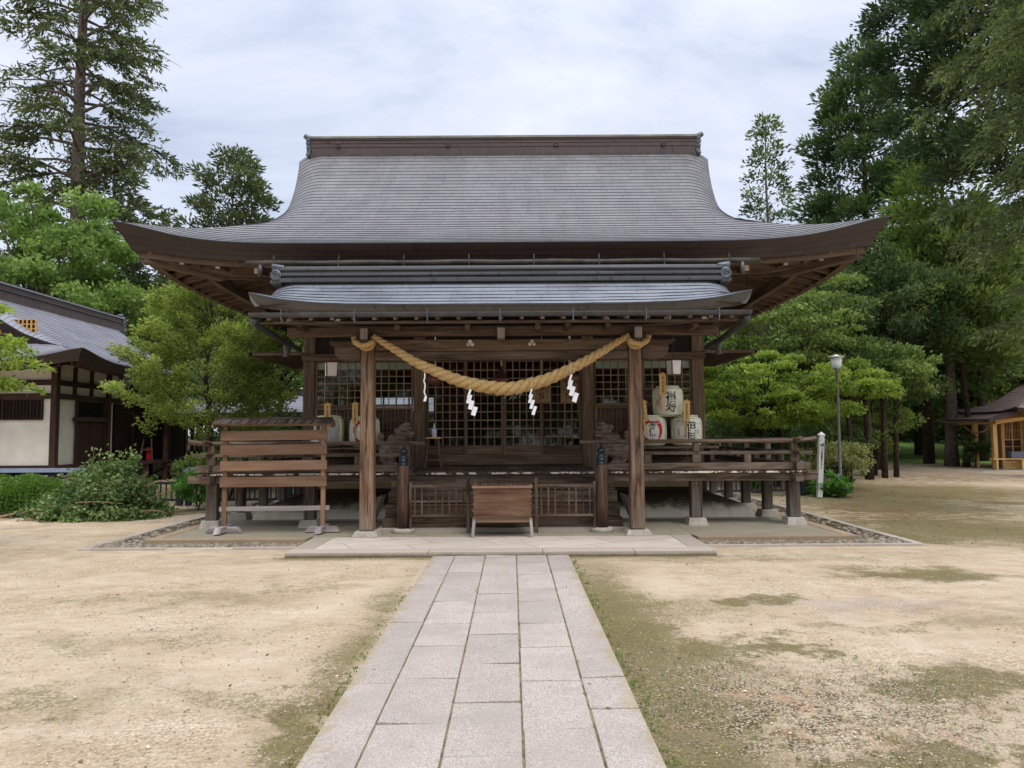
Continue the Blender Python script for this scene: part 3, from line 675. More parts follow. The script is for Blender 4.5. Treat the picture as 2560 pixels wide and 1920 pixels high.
me_ = fast_mesh('fallen_leaves', co_, np.full(n, 4), np.arange(4 * n), None, rng.random(n)); M['litter'] = leafmat('dry_leaf', (.05, .03, .015, 1), (.13, .075, .035, 1), (.26, .18, .08, 1), .1); me_.materials.append(M['litter'])
tag(link('fallen_leaves', me_), None, None, None, 'stuff')
# ------------------------------------------------------------------ roofs
def interp(pts, s): return float(np.interp(s, [p[0] for p in pts], [p[1] for p in pts]))
class Roof:
    """hip-and-gable roof; local x along the ridge, local y from -B (front eave) to B; T maps local to world"""
    def __init__(s, T, A, B, zE, rise, L, d0, W, S0, a=.52, N=36, nx=64, T0=.245, T1=.17, over=2.48, fs=1.0):
        s.T, s.A, s.B, s.zE, s.rise, s.L, s.d0, s.W, s.S0, s.a, s.N, s.nx, s.T0, s.T1, s.over, s.fs = T, A, B, zE, rise, L, d0, W, S0, a, N, nx, T0, T1, over, fs
        q = [i / 400 * B for i in range(401)]; acc = [0]
        for i in range(400): acc.append(acc[-1] + math.hypot(q[i + 1] - q[i], s.P(q[i + 1]) - s.P(q[i])))
        s.S = [float(np.interp(acc[-1] * i / N, acc, q)) for i in range(N + 1)]
    step = .012
    def P(s, t): t /= s.B; return s.rise * (s.a * t + (1 - s.a) * t * t)
    def f(s, d): return math.exp(-(max(0, d) / s.d0) ** 1.53)
    def w(s, t): return s.A - t if t < s.S0 * .85 else interp(s.W, t)
    def z(s, x, t):
        d = s.A - abs(x)
        z = s.zE + s.P(t) + s.L * s.f(d) * max(0, 1 - t / (s.B * .8))
        w = s.w(t); e = w - abs(x); k = min(1, max(0, (t - s.S0 * .8) / (s.B * .3)))
        if e < .55 and k > 0: z -= .22 * k * (1 - max(e, 0) / .55) ** 2
        return z
    def surface(s, mb, back=True):
        step = s.step
        for sg in ((-1, 1) if back else (-1,)):
            for i in range(s.N):
                a, b = s.S[i], s.S[i + 1]; r = random.random()
                ks = [-1 + 2 * j / s.nx for j in range(s.nx + 1)]
                ks = [math.copysign(abs(k) ** .8, k) for k in ks]
                wa, wb = s.w(a), s.w(b)
                jit = random.uniform(0, 7)
                lo = [s.T(k * wa, sg * (s.B - a), s.z(k * wa, a) + step) for k in ks]
                up = [s.T(k * wb, sg * (s.B - b), s.z(k * wb, b)) for k in ks]
                base = [s.T(k * wa, sg * (s.B - a), s.z(k * wa, a) - .004) for k in ks]
                fl = sg > 0
                mb.grid([lo, up], 0, r, True, lambda ii, j: (ks[j] * (wa if ii == 0 else wb) + jit, i + ii * .999), fl)
                mb.grid([base, lo], 1, 0, False, lambda ii, j: (ks[j] * wa, i + .0), fl)
        for sg in (-1, 1):
            for i in range(s.N):
                a, b = s.S[i], s.S[i + 1]
                if a >= s.S0: break
                b = min(b, s.S0); n = s.nx
                ks = [-1 + 2 * j / n for j in range(n + 1)]; jit = random.uniform(0, 7)
                zz = lambda k, t: s.zE + s.P(t) + s.L * s.f(max(t, (1 - abs(k)) * (s.B - t) + t)) * max(0, 1 - t / (s.B * .8))
                lo = [s.T(sg * (s.A - a), k * (s.B - a), zz(k, a) + step) for k in ks]
                up = [s.T(sg * (s.A - b), k * (s.B - b), zz(k, b)) for k in ks]
                base = [s.T(sg * (s.A - a), k * (s.B - a), zz(k, a) - .004) for k in ks]
                mb.grid([lo, up], 0, .5, True, lambda ii, j: (ks[j] * (s.B - a) + jit, i + ii * .999), sg < 0)
                mb.grid([base, lo], 0, 0, False, lambda ii, j: (ks[j] * s.B, i + 0.), sg < 0)
        return mb
    def ring(s, fn_ins, fn_h, u0, v0, mb, m=0):
        """one band running round all four eaves between two (inset, drop fraction) lines"""
        n = 60
        for side in range(4):
            rows = [[], []]; us = []
            for j in range(n + 1):
                k = -1 + 2 * j / n; k = math.copysign(1 - (1 - abs(k)) ** 1.0, k)
                H = s.A if side in (0, 2) else s.B
                d = (1 - abs(k)) * H; zt = s.zE + s.L * s.f(d); T = s.T0 + s.T1 * s.f(d); us.append(k * H + side * 3.3)
                for q in (0, 1):
                    ins = fn_ins[q] * s.fs; z = zt - fn_h[q] * T
                    x, y = (k * (s.A - ins), -(s.B - ins)) if side in (0, 2) else ((s.A - ins), k * (s.B - ins))
                    if side == 2: x, y = -x, -y
                    if side == 3: x, y = -x, -y
                    rows[q].append(s.T(x, y, z))
            mb.grid([rows[1], rows[0]], m, .5, True, lambda ii, j: (us[j], v0 + (1 - ii) * .98 + .01))
    def fascia(s, mb, layers=((0, 0), (.09, .42), (.105, .42), (.16, .72), (.175, .72), (.215, 1.0), (.42, 1.0))):
        for i in range(len(layers) - 1):
            s.ring((layers[i][0], layers[i + 1][0]), (layers[i][1], layers[i + 1][1]), 0, i, mb)
        return mb
    def zs(s, c, t, H):
        """soffit height at position c along an eave of half length H, inset t"""
        k = min(1, abs(c) / max(.01, H - t)); d = (1 - k) * H
        return s.zE + s.L * s.f(d) * (1 - min(1, t / 3.2)) - (s.T0 + s.T1 * s.f(d) * max(0, 1 - t / 1.5)) - .01 + .20 * (t - .3)
    def soffit(s, mb):
        for side in range(4):
            H, O = (s.A, s.B) if side in (0, 2) else (s.B, s.A)
            rows = []
            for t in (.3, .7, 1.1, 1.6, 2.1, s.over + .1):
                row = []
                for j in range(41):
                    k = -1 + 2 * j / 40; c = k * (H - t)
                    x, y = (c, -(O - t)) if side in (0, 2) else (O - t, c)
                    if side in (2, 3): x, y = -x, -y
                    row.append(s.T(x, y, s.zs(c, t, H) + .02))
                rows.append(row)
            mb.grid(rows, 0, .5, False, lambda i, j: (i * .5, j * .33), True)
    def rafter(s, side, c, t0=.3, w=.075, h=.10, t1=None):
        H, O = (s.A, s.B) if side in (0, 2) else (s.B, s.A)
        t1 = min(t1 or s.over, H - abs(c) - .04)
        mb = MB(); n = 3; pts = []
        for i in range(n + 1):
            t = t0 + (t1 - t0) * i / n
            x, y = (c, -(O - t)) if side in (0, 2) else (O - t, c)
            if side in (2, 3): x, y = -x, -y
            pts.append(s.T(x, y, s.zs(c, t, H) - h / 2 + .015))
        r = random.random()
        for a, b in zip(pts[:-1], pts[1:]): mb.bar(a, b, w, h, r=r)
        return mb

# ------------------------------------------------------------------ the worship hall
hall = thing('worship_hall', (0, 14.2, 0), 'large dark timber worship hall with a sweeping gray shingle roof and projecting entrance porch', 'shrine hall')
YC = 16.8
main = Roof(lambda x, y, z: (x, YC + y, z), 6.25, 5.03, 4.66, 3.44, .38, 1.05,
            [(1.6, 4.65), (1.9, 4.46), (2.3, 4.37), (2.8, 4.345), (3.3, 4.38), (3.9, 4.47), (4.5, 4.58), (5.03, 4.70)], 1.9, N=34, nx=90)
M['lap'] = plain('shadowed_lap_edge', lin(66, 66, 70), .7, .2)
mroof = obj('main_roof', main.surface(MB()), ['roof', 'lap'], hall)
obj('eave_fascia', main.fascia(MB()), 'fascia', mroof)
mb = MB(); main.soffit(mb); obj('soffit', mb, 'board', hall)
# pale board under the fascia
mb = MB(); main.ring((.30, .30), (1.0, 1.28), 0, 0, mb); main.ring((.30, .42), (1.28, 1.28), 0, 0, mb); obj('eave_board', mb, 'soffit', hall)
for i in range(-16, 17):
    if abs(i) > 8 or i % 3 == 0: obj('rafter', main.rafter(0, i * .36), 'soffit', hall)
for side in (1, 3):
    for i in range(-13, 14):
        if side == 3: c = -i * .36
        else: c = i * .36
        if (c if side == 1 else -c) < 4.0: obj('rafter', main.rafter(side, c, w=.085), 'soffit', hall)
# purlins under the rafters, crossing at the corners, and hip rafters
def eave_z(t, d): return main.zE + main.L * main.f(d) * (1 - t / 3.2) - main.T0 + .20 * (t - .3)
for t, h, w, ex in ((1.02, .15, .12, .55), (2.0, .17, .14, .50)):
    z = main.zs(0, t, main.A) - .12 - h / 2
    for sg in (-1, 1):
        mb = MB(); X = main.A - t; Yv = main.B - t
        up = .30 if t < 1.5 else .16
        pts = [(-(X + ex), z + up), (-X + .6, z + up * .25), (-2.5, z), (2.5, z), (X - .6, z + up * .25), (X + ex, z + up)]
        r = .5
        for a, b in zip(pts[:-1], pts[1:]): mb.bar((a[0], YC + sg * Yv, a[1]), (b[0], YC + sg * Yv, b[1]), w, h, r=r)
        obj('purlin', mb, 'soffit', hall)
        mb = MB()
        pts = [(-(Yv + ex), z + up + .0), (-Yv + .6, z + up * .25), (0, z - .01), (Yv - .6, z + up * .25), (Yv + ex, z + up)]
        for a, b in zip(pts[:-1], pts[1:]): mb.bar((sg * X, YC + a[0], a[1] - .004), (sg * X, YC + b[0], b[1] - .004), w - .006, h, r=r)
        obj('purlin', mb, 'soffit', hall)
        for e in (-1, 1):
            mb = MB(); mb.box(sg * X - w * .42, sg * X + w * .42, YC + e * (Yv + ex + .005) - .006, YC + e * (Yv + ex + .005) + .006, z + up - h * .42, z + up + h * .42)
            if e < 0: obj('beam_end', mb, 'end', hall)
for sx in (-1, 1):
    for sy in (-1, 1):
        def hp(t, dz=0): return (sx * (main.A - t), YC + sy * (main.B - t), eave_z(t, t) - .16 + dz + .06 * (t < .5))
        mb = MB(); mb.bar(hp(.36, -.03), hp(1.3, -.05), .19, .26); mb.bar(hp(1.3, -.045), hp(2.5, -.02), .165, .20)
        obj('hip_rafter', mb, 'soffit', hall)
# a few pale rafter ends of the lower tier
for x in (-5.35, -4.75, -4.1, 4.1, 4.75, 5.35):
    mb = MB(); z = main.zs(x, .95, main.A) - .235
    mb.bar((x, YC - main.B + .56, z), (x, YC - main.B + 2.0, z + .16), .075, .09); o = obj('rafter', mb, 'soffit', hall)
    mb = MB(); mb.box(x - .036, x + .036, YC - main.B + .548, YC - main.B + .557, z - .045, z + .045); obj('rafter_end', mb, 'end', o)
# gables, barge boards
for sg in (-1, 1):
    mb = MB(); S = [main.S0 - .05 + (main.B - main.S0 + .05) * i / 12 for i in range(13)]
    xg = sg * (main.A - main.S0 - .45); zb = main.zE + main.P(main.S0) - .1
    rows = [[(xg, YC - (main.B - t), main.zE + main.P(t) - .16) for t in S] + [(xg, YC + (main.B - t), main.zE + main.P(t) - .16) for t in S[::-1]], [(xg, YC - (main.B - t), zb) for t in S] + [(xg, YC + (main.B - t), zb) for t in S[::-1]]]
    mb.grid(rows, 0, .5, False, lambda i, j: (i, j * .2), sg < 0); obj('gable_wall', mb, 'wall', hall)
    mb = MB(); S = [main.S0 * .8 + (main.B - main.S0 * .8) * i / 16 for i in range(17)]
    for sy in (-1, 1):
        P = lambda t, ins, dz: (sg * (main.w(t) - ins), YC + sy * (main.B - t), main.z(main.w(t), t) + dz)
        rows = [[P(t, -.0, .014) for t in S], [P(t, .03, -.10) for t in S], [P(t, .05, -.10) for t in S], [P(t, .07, -.30) for t in S], [P(t, .12, -.30) for t in S], [P(t, .12, -.05) for t in S], [P(t, .9, -.02) for t in S]]
        mb.grid(rows, 0, .5, True, lambda i, j: (j * .25, i), (sg > 0) == (sy > 0))
    obj('barge_board', mb, 'fascia', hall)
# ridge
zr = main.zE + main.rise
mb = MB()
mb.box(-4.40, 4.40, YC - .19, YC + .19, zr - .25, zr - .115, 1)
mb.box(-4.38, 4.38, YC - .17, YC + .17, zr - .112, zr + .03)
mb.box(-4.385, 4.385, YC - .178, YC + .178, zr + .033, zr + .12)
mb.box(-4.39, 4.39, YC - .185, YC + .185, zr + .123, zr + .195)
mb.box(-4.39, 4.39, YC - .20, YC + .20, zr + .198, zr + .232)
mb.box(-4.42, 4.42, YC - .215, YC + .215, zr + .235, zr + .29, 2)
M['ridgecap'] = plain('ridge_cap_sheet', lin(124, 122, 110), .5, .4, .2, .15, 4)
M['ridgedark'] = plain('ridge_base_tile', lin(64, 56, 56), .6, .4, 0, .2, 8)
ridge = obj('ridge', mb, ['ridge', 'ridgedark', 'ridgecap'], mroof, .006)
for x in (-3.77, -1.27, 1.2, 3.65):
    mb = MB(); mb.lathe([(.030, 0), (.048, -.006), (.055, -.018), (.045, -.028), (.028, -.02), (.02, -.008), (.0, -.006)], (x, YC - .181, zr + .075), 16, ax='y'); obj('crest_ring', mb, 'ridgedark', hall)
def ridge_ornament(X, Y0, Z0, k, sg, name='ridge_end_ornament', parent=hall):
    mb = MB(); b = len(mb.v)
    # plate with scrolled sides, stacked rolls and a horn on top; local x outward
    mb.box(-.06, .06, -.17, .17, -.12, .34)
    for zz, r in ((-.16, .055), (.06, .05), (.17, .06), (.26, .055)):
        mb.tube([(.02, -.20, zz), (.02, .20, zz)], r, 12)
        mb.lathe([(.0, -.012), (r * .55, -.008), (r * .7, .004), (r * .45, .002)], (.02, -.20, zz), 12, ax='y')
    mb.box(-.10, -.055, -.15, .15, .0, .30)
    mb.tube([(-.06, 0, .36), (.05, 0, .40), (.12, 0, .44), (.16, 0, .47)], [.075, .08, .075, .07], 12)
    mb.tube([(-.02, -.12, .34), (-.02, .12, .34)], .06, 10)
    mb.xf(lambda v: Vector((X + sg * v.x * k, Y0 + v.y * k, Z0 + v.z * k)))
    return obj(name, mb, 'verd', parent, 0)
for sg in (-1, 1): ridge_ornament(sg * 4.45, YC - .02, zr + .0, .80, sg, parent=mroof)
# high gutter across the front of the main eave
mb = MB(); mb.tube([(-4.05 + 8.15 * i / 20, 11.68, 4.315 + .006 * math.sin(i * 1.7)) for i in range(21)], .045, 10)
g = obj('gutter', mb, 'pipe', hall)
for sg in (-1, 1):
    mb = MB(); mb.tube([(sg * 3.82, 11.68, 4.31), (sg * 3.82, 11.68, 4.10)], .04, 10); obj('downspout', mb, 'gutter', hall)
for i in range(8):
    x = -3.6 + i * 1.03; mb = MB(); mb.bar((x, 11.66, 4.44), (x, 11.63, 4.25), .018, .01); obj('gutter_bracket', mb, 'pipe', g)

# ---- porch roof
PE, PR = 10.6, 11.45
def pf(d): return math.exp(-(max(0, d) / .6) ** 1.1)
PW = [(0, 3.62), (.08, 3.54), (.18, 3.47), (.35, 3.45), (.6, 3.47), (1., 3.46)]
def pz(x, t):
    z = 3.455 + .53 * (.8 * t + .2 * t * t) + .185 * pf(3.62 - abs(x)) * (1 - t) ** 1.5
    e = interp(PW, t) - abs(x)
    if e < .35 and t > .15: z -= .11 * min(1, (t - .15) / .3) * (1 - e / .35) ** 2
    return z
mb = MB(); N = 7
for sg in (-1, 1):
    for i in range(N):
        a, b = i / N, (i + 1) / N; ks = [math.copysign(abs(-1 + 2 * j / 70) ** .8, -1 + 2 * j / 70) for j in range(71)]
        wa, wb = interp(PW, a), interp(PW, b); jit = random.uniform(0, 5)
        Y_ = lambda t: PR + sg * (PR - PE) * (1 - t)
        wob = lambda k: .006 * mnoise.noise(Vector((k * 9, i * .6, 2)))
        lo = [(k * wa, Y_(a), pz(k * wa, a) + .012 + wob(k)) for k in ks]; up = [(k * wb, Y_(b), pz(k * wb, b)) for k in ks]; ba = [(k * wa, Y_(a), pz(k * wa, a) - .01) for k in ks]
        mb.grid([lo, up], 0, random.random(), True, lambda ii, j: (ks[j] * 3.5 + jit, i + ii * .999), sg > 0); mb.grid([ba, lo], 1, 0, False, lambda ii, j: (ks[j] * 3.5, i), sg > 0)
M['proof'] = roofmat('porch_roof_shingle', lin(104, 109, 116), lin(136, 141, 148), lin(66, 69, 74), .48, .45, .45)
proof = obj('porch_roof', mb, ['proof', 'lap'], hall)
mb = MB()
lay = [(0, 0), (.055, .75), (.07, .75), (.11, 1.), (.30, 1.)]
for i in range(len(lay) - 1):
    for sg in (-1, 1):
        rows = [[], []]; us = []
        for j in range(61):
            k = -1 + 2 * j / 60
            d = (1 - abs(k)) * 3.62; zt = 3.455 + .185 * pf(d) + .01; T = .115 + .10 * pf(d * .8); us.append(k * 3.62)
            for q in (0, 1):
                ins, h = lay[i + q]; rows[q].append((k * (3.62 - ins * 1.6), PR + sg * (PR - PE - ins), zt - h * T))
        mb.grid([rows[1], rows[0]], 0, .5, True, lambda ii, j: (us[j], i + (1 - ii) * .98 + .01), sg > 0)
for sg in (-1, 1):
    for sy in (-1, 1):
        S = [0, .08, .18, .35, .6, .8, 1.]
        P = lambda t, ins, dz: (sg * (interp(PW, t) - ins), PR + sy * (PR - PE) * (1 - t), pz(interp(PW, t), t) + dz)
        rows = [[P(t, 0, .012) for t in S], [P(t, .04, -.12) for t in S], [P(t, .10, -.2 + .02 * t) for t in S], [P(t, .5, -.16) for t in S]]
        mb.grid(rows, 0, .5, True, lambda i, j: (j * .2, i), (sg > 0) == (sy > 0))
obj('porch_fascia', mb, 'fascia2', proof)
mb = MB()
for z0, z1, w in ((3.93, 3.99, .17), (3.99, 4.03, .12), (4.03, 4.075, .16), (4.075, 4.115, .12), (4.115, 4.15, .15), (4.15, 4.165, .11)): mb.box(-3.40, 3.40, PR - w, PR + w, z0, z1)
mb.tube([(-3.42, PR, 4.175), (3.42, PR, 4.175)], .036, 10)
obj('porch_ridge', mb, 'ridge2', proof, .012)
for sg in (-1, 1):
    mb = MB()
    mb.tube([(sg * 3.36, PR - .02, 4.185), (sg * 3.42, PR - .02, 4.19), (sg * 3.54, PR - .02, 4.20), (sg * 3.55, PR - .02, 4.20)], [.036, .044, .05, .042], 12)
    mb.box(sg * 3.45 - .07, sg * 3.45 + .07, PR - .10, PR + .10, 3.9, 4.16)
    mb.lathe([(.085, .08), (.085, 0), (.066, -.01), (.062, .0), (.0, .0)], (sg * 3.45, PR - .16, 4.04), 20, ax='y')
    sp_ = [(sg * 3.45 + (.045 * (1 - q)) * math.cos(q * 8), PR - .165, 4.04 + (.045 * (1 - q)) * math.sin(q * 8)) for q in [i / 16 for i in range(15)]]
    mb.tube(sp_, [.012 * (1 - i / 20) for i in range(15)], 6)
    mb.box(sg * 3.45 - .09, sg * 3.45 + .09, PR - .14, PR - .06, 3.92, 3.97)
    obj('ridge_end_ornament', mb, 'verd', proof, .01)
# under the porch roof
mb = MB(); mb.grid([[(x, PE + .2, 3.345 + .1 * pf(3.62 - abs(x))) for x in [-3.45 + .1 * i for i in range(70)]], [(x, 11.5, 3.50) for x in [-3.45 + .1 * i for i in range(70)]], [(x, 12.3, 3.42) for x in [-3.45 + .1 * i for i in range(70)]]], 0, .5, False, lambda i, j: (i, j * .12), True)
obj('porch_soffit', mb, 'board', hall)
for i in range(23):
    x = -3.36 + i * .3055
    mb = MB(); mb.bar((x, 10.72, 3.29), (x, 11.6, 3.43), .055, .07); obj('porch_rafter', mb, 'soffit', hall)
for x in (-3.1, -2.4, 1.55, 2.45, 3.0):
    mb = MB(); mb.box(x - .045, x + .045, 10.86, 10.88, 3.245, 3.295); obj('bracket_end', mb, 'end', hall)
for nm, x0, x1, y0, y1, z0, z1 in (('eave_purlin', -3.28, 3.28, 11.35, 11.51, 3.105, 3.24), ('eave_batten', -3.45, 3.45, 10.78, 10.84, 3.215, 3.25), ('eave_beam', -3.2, 3.2, 11.0, 11.06, 3.24, 3.29)):
    part(nm, 'beam', hall, .008, b=(x0, x1, y0, y1, z0, z1))
for x in (-3.0, -1.55, -.5, .55, 1.0, 1.6, 2.9):
    mb = MB(); mb.box(x - .04, x + .04, 11.02, 11.35, 3.16, 3.235); obj('bracket_arm', mb, 'beam', hall)
for x in (-2.06, 0, 2.06):
    mb = MB(); mb.box(x - .055, x + .055, 11.12, 11.349, 3.0, 3.19, 0); mb.box(x - .056, x + .056, 11.112, 11.12, 3.03, 3.191, 1); obj('beam_nose', mb, ['beam', 'graywood'], hall, .006)
for sg in (-1, 1):
    x = sg * 2.05
    mb = MB(); mb.hexa([(x - .108, 11.342, .15), (x + .108, 11.342, .15), (x + .108, 11.558, .15), (x - .108, 11.558, .15), (x - .100, 11.35, 3.02), (x + .100, 11.35, 3.02), (x + .100, 11.55, 3.02), (x - .100, 11.55, 3.02)])
    p = obj('porch_post', mb, 'post', hall, .022)
    mb = MB(); mb.frust(x, 11.45, SZ + .001, .146, .20, .20, .165, .165); obj('post_base', mb, 'slate_stone', hall, .01)
    mb = MB(); mb.frust(x, 11.45, 3.02, 3.06, .10, .10, .15, .15); mb.box(x - .15, x + .15, 11.30, 11.60, 3.06, 3.103); obj('capital', mb, 'beam', hall, .006)
    # carved nose of the tie beam, outside the post
    prof = [(0, 2.74), (.10, 2.73), (.20, 2.72), (.30, 2.74), (.38, 2.80), (.41, 2.90), (.40, 2.95), (.47, 2.985), (.48, 3.03), (.0, 3.035)]
    mb = MB(); X0 = x + sg * .11; n = len(prof)
    fr = [(X0 + sg * a, 11.385, z) for a, z in prof]; bk = [(X0 + sg * a, 11.515, z) for a, z in prof]
    if sg < 0: fr, bk = bk, fr
    b = len(mb.v); mb.v += fr + bk
    mb.face([b + i for i in range(n)], [(p_[0], p_[1]) for p_ in prof]); mb.face([b + n + i for i in range(n)][::-1], [(p_[0], p_[1]) for p_ in prof[::-1]])
    for i in range(n): k = (i + 1) % n; mb.face([b + k, b + i, b + n + i, b + n + k])
    obj('carved_beam_nose', mb, 'beam', hall, .008)
    # linking beam back to the hall (slightly arched)
    mb = MB(); pts = [(x, 11.56, 2.90), (x, 12.2, 3.0), (x, 13.2, 3.12), (x, 14.12, 3.16)]
    for a, b_ in zip(pts[:-1], pts[1:]): mb.bar(a, b_, .12, .2, r=.4)
    obj('linking_beam', mb, 'wall', hall)
part('tie_beam', 'beam', hall, .014, b=(-1.945, 1.945, 11.37, 11.53, 2.735, 2.865))
part('upper_tie_beam', 'wall', hall, .01, b=(-1.944, 1.944, 11.40, 11.50, 2.868, 3.05))
for x in (-.48, .47):
    mb = MB()
    for dx, dz in ((-.032, -.012), (.032, -.012), (0, .032)): mb.lathe([(0, -.02), (.022, -.017), (.031, -.004), (.033, .01)], (x + dx, 11.398, 2.985 + dz), 12, ax='y')
    obj('petal_ornament', mb, 'end', hall)
for sg in (-1, 1):
    mb = MB(); mb.lathe([(0, -.02), (.03, -.018), (.05, 0)], (sg * 1.0, 11.40, 2.99), 12, ax='y'); mb.bar((sg * 1.02, 11.395, 2.985), (sg * 1.24, 11.395, 3.02), .02, .03); obj('cloud_carving', mb, 'statue', hall)

# porch gutter with its brackets and the pipes leading back
mb = MB()
rows = []
for j in range(9):
    a = math.pi + math.pi * j / 8
    rows.append([(x, 10.5 + .058 * math.cos(a), 3.315 + .058 * math.sin(a)) for x in (-3.56, -1.8, 0, 1.8, 3.56)])
mb.grid(rows, 0, .5, True)
mb.box(-3.56, 3.56, 10.437, 10.445, 3.305, 3.325); mb.box(-3.56, 3.56, 10.556, 10.564, 3.305, 3.325)
g = obj('porch_gutter', mb, 'gutter', hall)
for i in range(7):
    x = -3.09 + i * 1.03; mb = MB(); mb.bar((x, 10.432, 3.36), (x, 10.43, 3.22), .016, .006, up=(0, 1, 0)); mb.bar((x, 10.43, 3.25), (x, 10.60, 3.22), .014, .006); mb.tube([(x, 10.45, 3.225), (x, 10.45, 3.17)], .01, 6); obj('gutter_bracket', mb, 'verd', g)
for sg in (-1, 1):
    mb = MB(); mb.tube([(sg * 3.5, 10.5, 3.26), (sg * 3.52, 10.56, 3.20), (sg * 3.78, 13.0, 3.20), (sg * 3.84, 14.0, 3.2)], .05, 10)
    mb.lathe([(.035, 0), (.06, -.03), (.06, -.16), (.04, -.2), (.075, -.26), (.0, -.26)], (sg * 3.78, 13.0, 3.22), 12)
    obj('downpipe', mb, 'gutter', hall)

# ---- hall body
WY = 14.14
cols = [(sx * 3.70, 14.25) for sx in (-1, 1)] + [(sx * 1.60, 14.25) for sx in (-1, 1)]
rear = [(sx * 3.70, y) for sx in (-1, 1) for y in (15.95, 17.65, 19.35)]
for x, y in cols + rear:
    part('column', 'wall', hall, .025, b=(x - .115, x + .115, y - .11, y + .11, .10, 3.46))
part('lintel', 'wall', hall, .008, b=(-3.83, 3.83, 14.085, 14.135, 3.0, 3.13))
part('head_beam', 'wall', hall, .01, b=(-4.1, 4.1, 14.10, 14.30, 3.462, 3.64))
part('frieze_board', 'board', hall, b=(-3.6, 3.6, 14.19, 14.23, 3.0, 3.46))
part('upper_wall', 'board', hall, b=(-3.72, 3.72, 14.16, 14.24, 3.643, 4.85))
mb = MB(); mb.box(-1.483, 1.483, 14.10, 14.34, 1.02, 1.17); mb.box(-1.484, 1.484, 14.16, 14.34, .972, 1.018); mb.box(-1.483, 1.483, 14.125, 14.34, 1.173, 1.2); obj('threshold', mb, 'wall', hall, .006)
def lattice(mb, x0, x1, z0, z1, nx, nz, y, w=.016, dp=.022, m=0):
    for i in range(1, nx):
        x = x0 + (x1 - x0) * i / nx; mb.box(x - w / 2, x + w / 2, y, y + dp, z0, z1, m)
    for i in range(1, nz):
        z = z0 + (z1 - z0) * i / nz; mb.box(x0, x1, y + .003, y + dp - .003, z - w / 2, z + w / 2, m)
def framed(mb, x0, x1, z0, z1, y, w=.055, dp=.035, wt=None, wb=None):
    wt = wt or w; wb = wb or w
    mb.box(x0, x0 + w, y, y + dp, z0, z1); mb.box(x1 - w, x1, y, y + dp, z0, z1)
    mb.box(x0 + w, x1 - w, y + .002, y + dp - .002, z1 - wt, z1); mb.box(x0 + w, x1 - w, y + .002, y + dp - .002, z0, z0 + wb)
for i in range(4):
    x0 = -1.48 + i * .74; x1 = x0 + .74; yy = 14.16 if i in (1, 2) else 14.205
    if i == 0: x1 += .03
    if i == 3: x0 -= .03
    mb = MB(); framed(mb, x0 + .002, x1 - .002, 1.2, 2.998, yy, .048, .036, .03, .18)
    d = obj('lattice_door', mb, 'wall', hall, .004)
    mb = MB(); lattice(mb, x0 + .05, x1 - .05, 1.38, 2.968, 5, 10, yy + .004); obj('lattice', mb, 'lattice', d)
    mb = MB(); mb.box(x0 + .051, x1 - .051, yy + .029, yy + .032, 1.38, 2.968); obj('glass_pane', mb, 'glass', d)
for sg in (-1, 1):
    for k in range(2):
        x0, x1 = (1.72, 2.65) if k == 0 else (2.65, 3.58)
        if sg < 0: x0, x1 = -x1, -x0
        yy = 14.16 + .0 * k
        mb = MB(); framed(mb, x0 + .002, x1 - .002, 2.12, 2.998, yy, .035, .036, .03, .045); wv = obj('lattice_window', mb, 'wall', hall, .004)
        mb = MB(); lattice(mb, x0 + .037, x1 - .037, 2.165, 2.968, 6, 6, yy + .004, .015); obj('lattice', mb, 'lattice', wv)
        mb = MB(); mb.box(x0 + .038, x1 - .038, yy + .029, yy + .032, 2.165, 2.968); obj('glass_pane', mb, 'glass', wv)
        mb = MB(); mb.box(x0 + .038, x1 - .038, yy + .034, yy + .037, 2.84, 2.968); obj('paper_strip', mb, 'plaster', wv)
    a, b = sorted((sg * 1.72, sg * 3.58))
    mb = MB(); framed(mb, a, b, 1.08, 2.115, 14.13, .05, .05, .05, .05); mb.box(a + .04, b - .04, 14.18, 14.2, 1.12, 2.08); dd = obj('panel_frame', mb, 'wall', hall, .004)
    mb = MB(); lattice(mb, a + .05, b - .05, 1.13, 2.065, 24, 13, 14.14, .022, .035); obj('close_lattice', mb, 'wall', dd)
    part('base_beam', 'wall', hall, .008, b=(sg * 2.65 - .92, sg * 2.65 + .92, 14.12, 14.32, .972, 1.078))
# interior: floor, ceiling, side and back walls with open lattice band, curtains
mb = MB(); mb.box(-3.58, 3.58, 14.35, 19.24, .95, 1.0); mb.box(-3.6, 3.6, 14.33, 19.3, 3.5, 3.55); obj('inner_floor_and_ceiling', mb, 'board', hall)
for sg in (-1, 1):
    x = sg * 3.70
    for y0, y1 in ((14.36, 15.84), (16.06, 17.54), (17.76, 19.24)):
        mb = MB(); mb.box(x - .02, x + .02, y0, y1, .97, 2.1); mb.box(x - .02, x + .02, y0, y1, 2.85, 3.46)
        for i in range(1, 10): mb.box(x - .012, x + .012, y0 + (y1 - y0) * i / 10 - .012, y0 + (y1 - y0) * i / 10 + .012, 2.1, 2.85)
        for i in range(1, 5): mb.box(x - .010, x + .010, y0, y1, 2.1 + .15 * i - .01, 2.1 + .15 * i + .01)
        obj('side_wall', mb, 'wall', hall)
mb = MB(); mb.box(-3.585, 3.585, 19.30, 19.34, .97, 1.9); mb.box(-3.585, 3.585, 19.30, 19.34, 2.55, 3.46); mb.box(-1.5, 1.5, 19.30, 19.34, 1.9, 2.55)
for i in range(22): mb.box(-3.5 + i * .33 - .02, -3.5 + i * .33 + .02, 19.305, 19.335, 1.9, 2.55)
obj('back_wall', mb, 'board', hall)
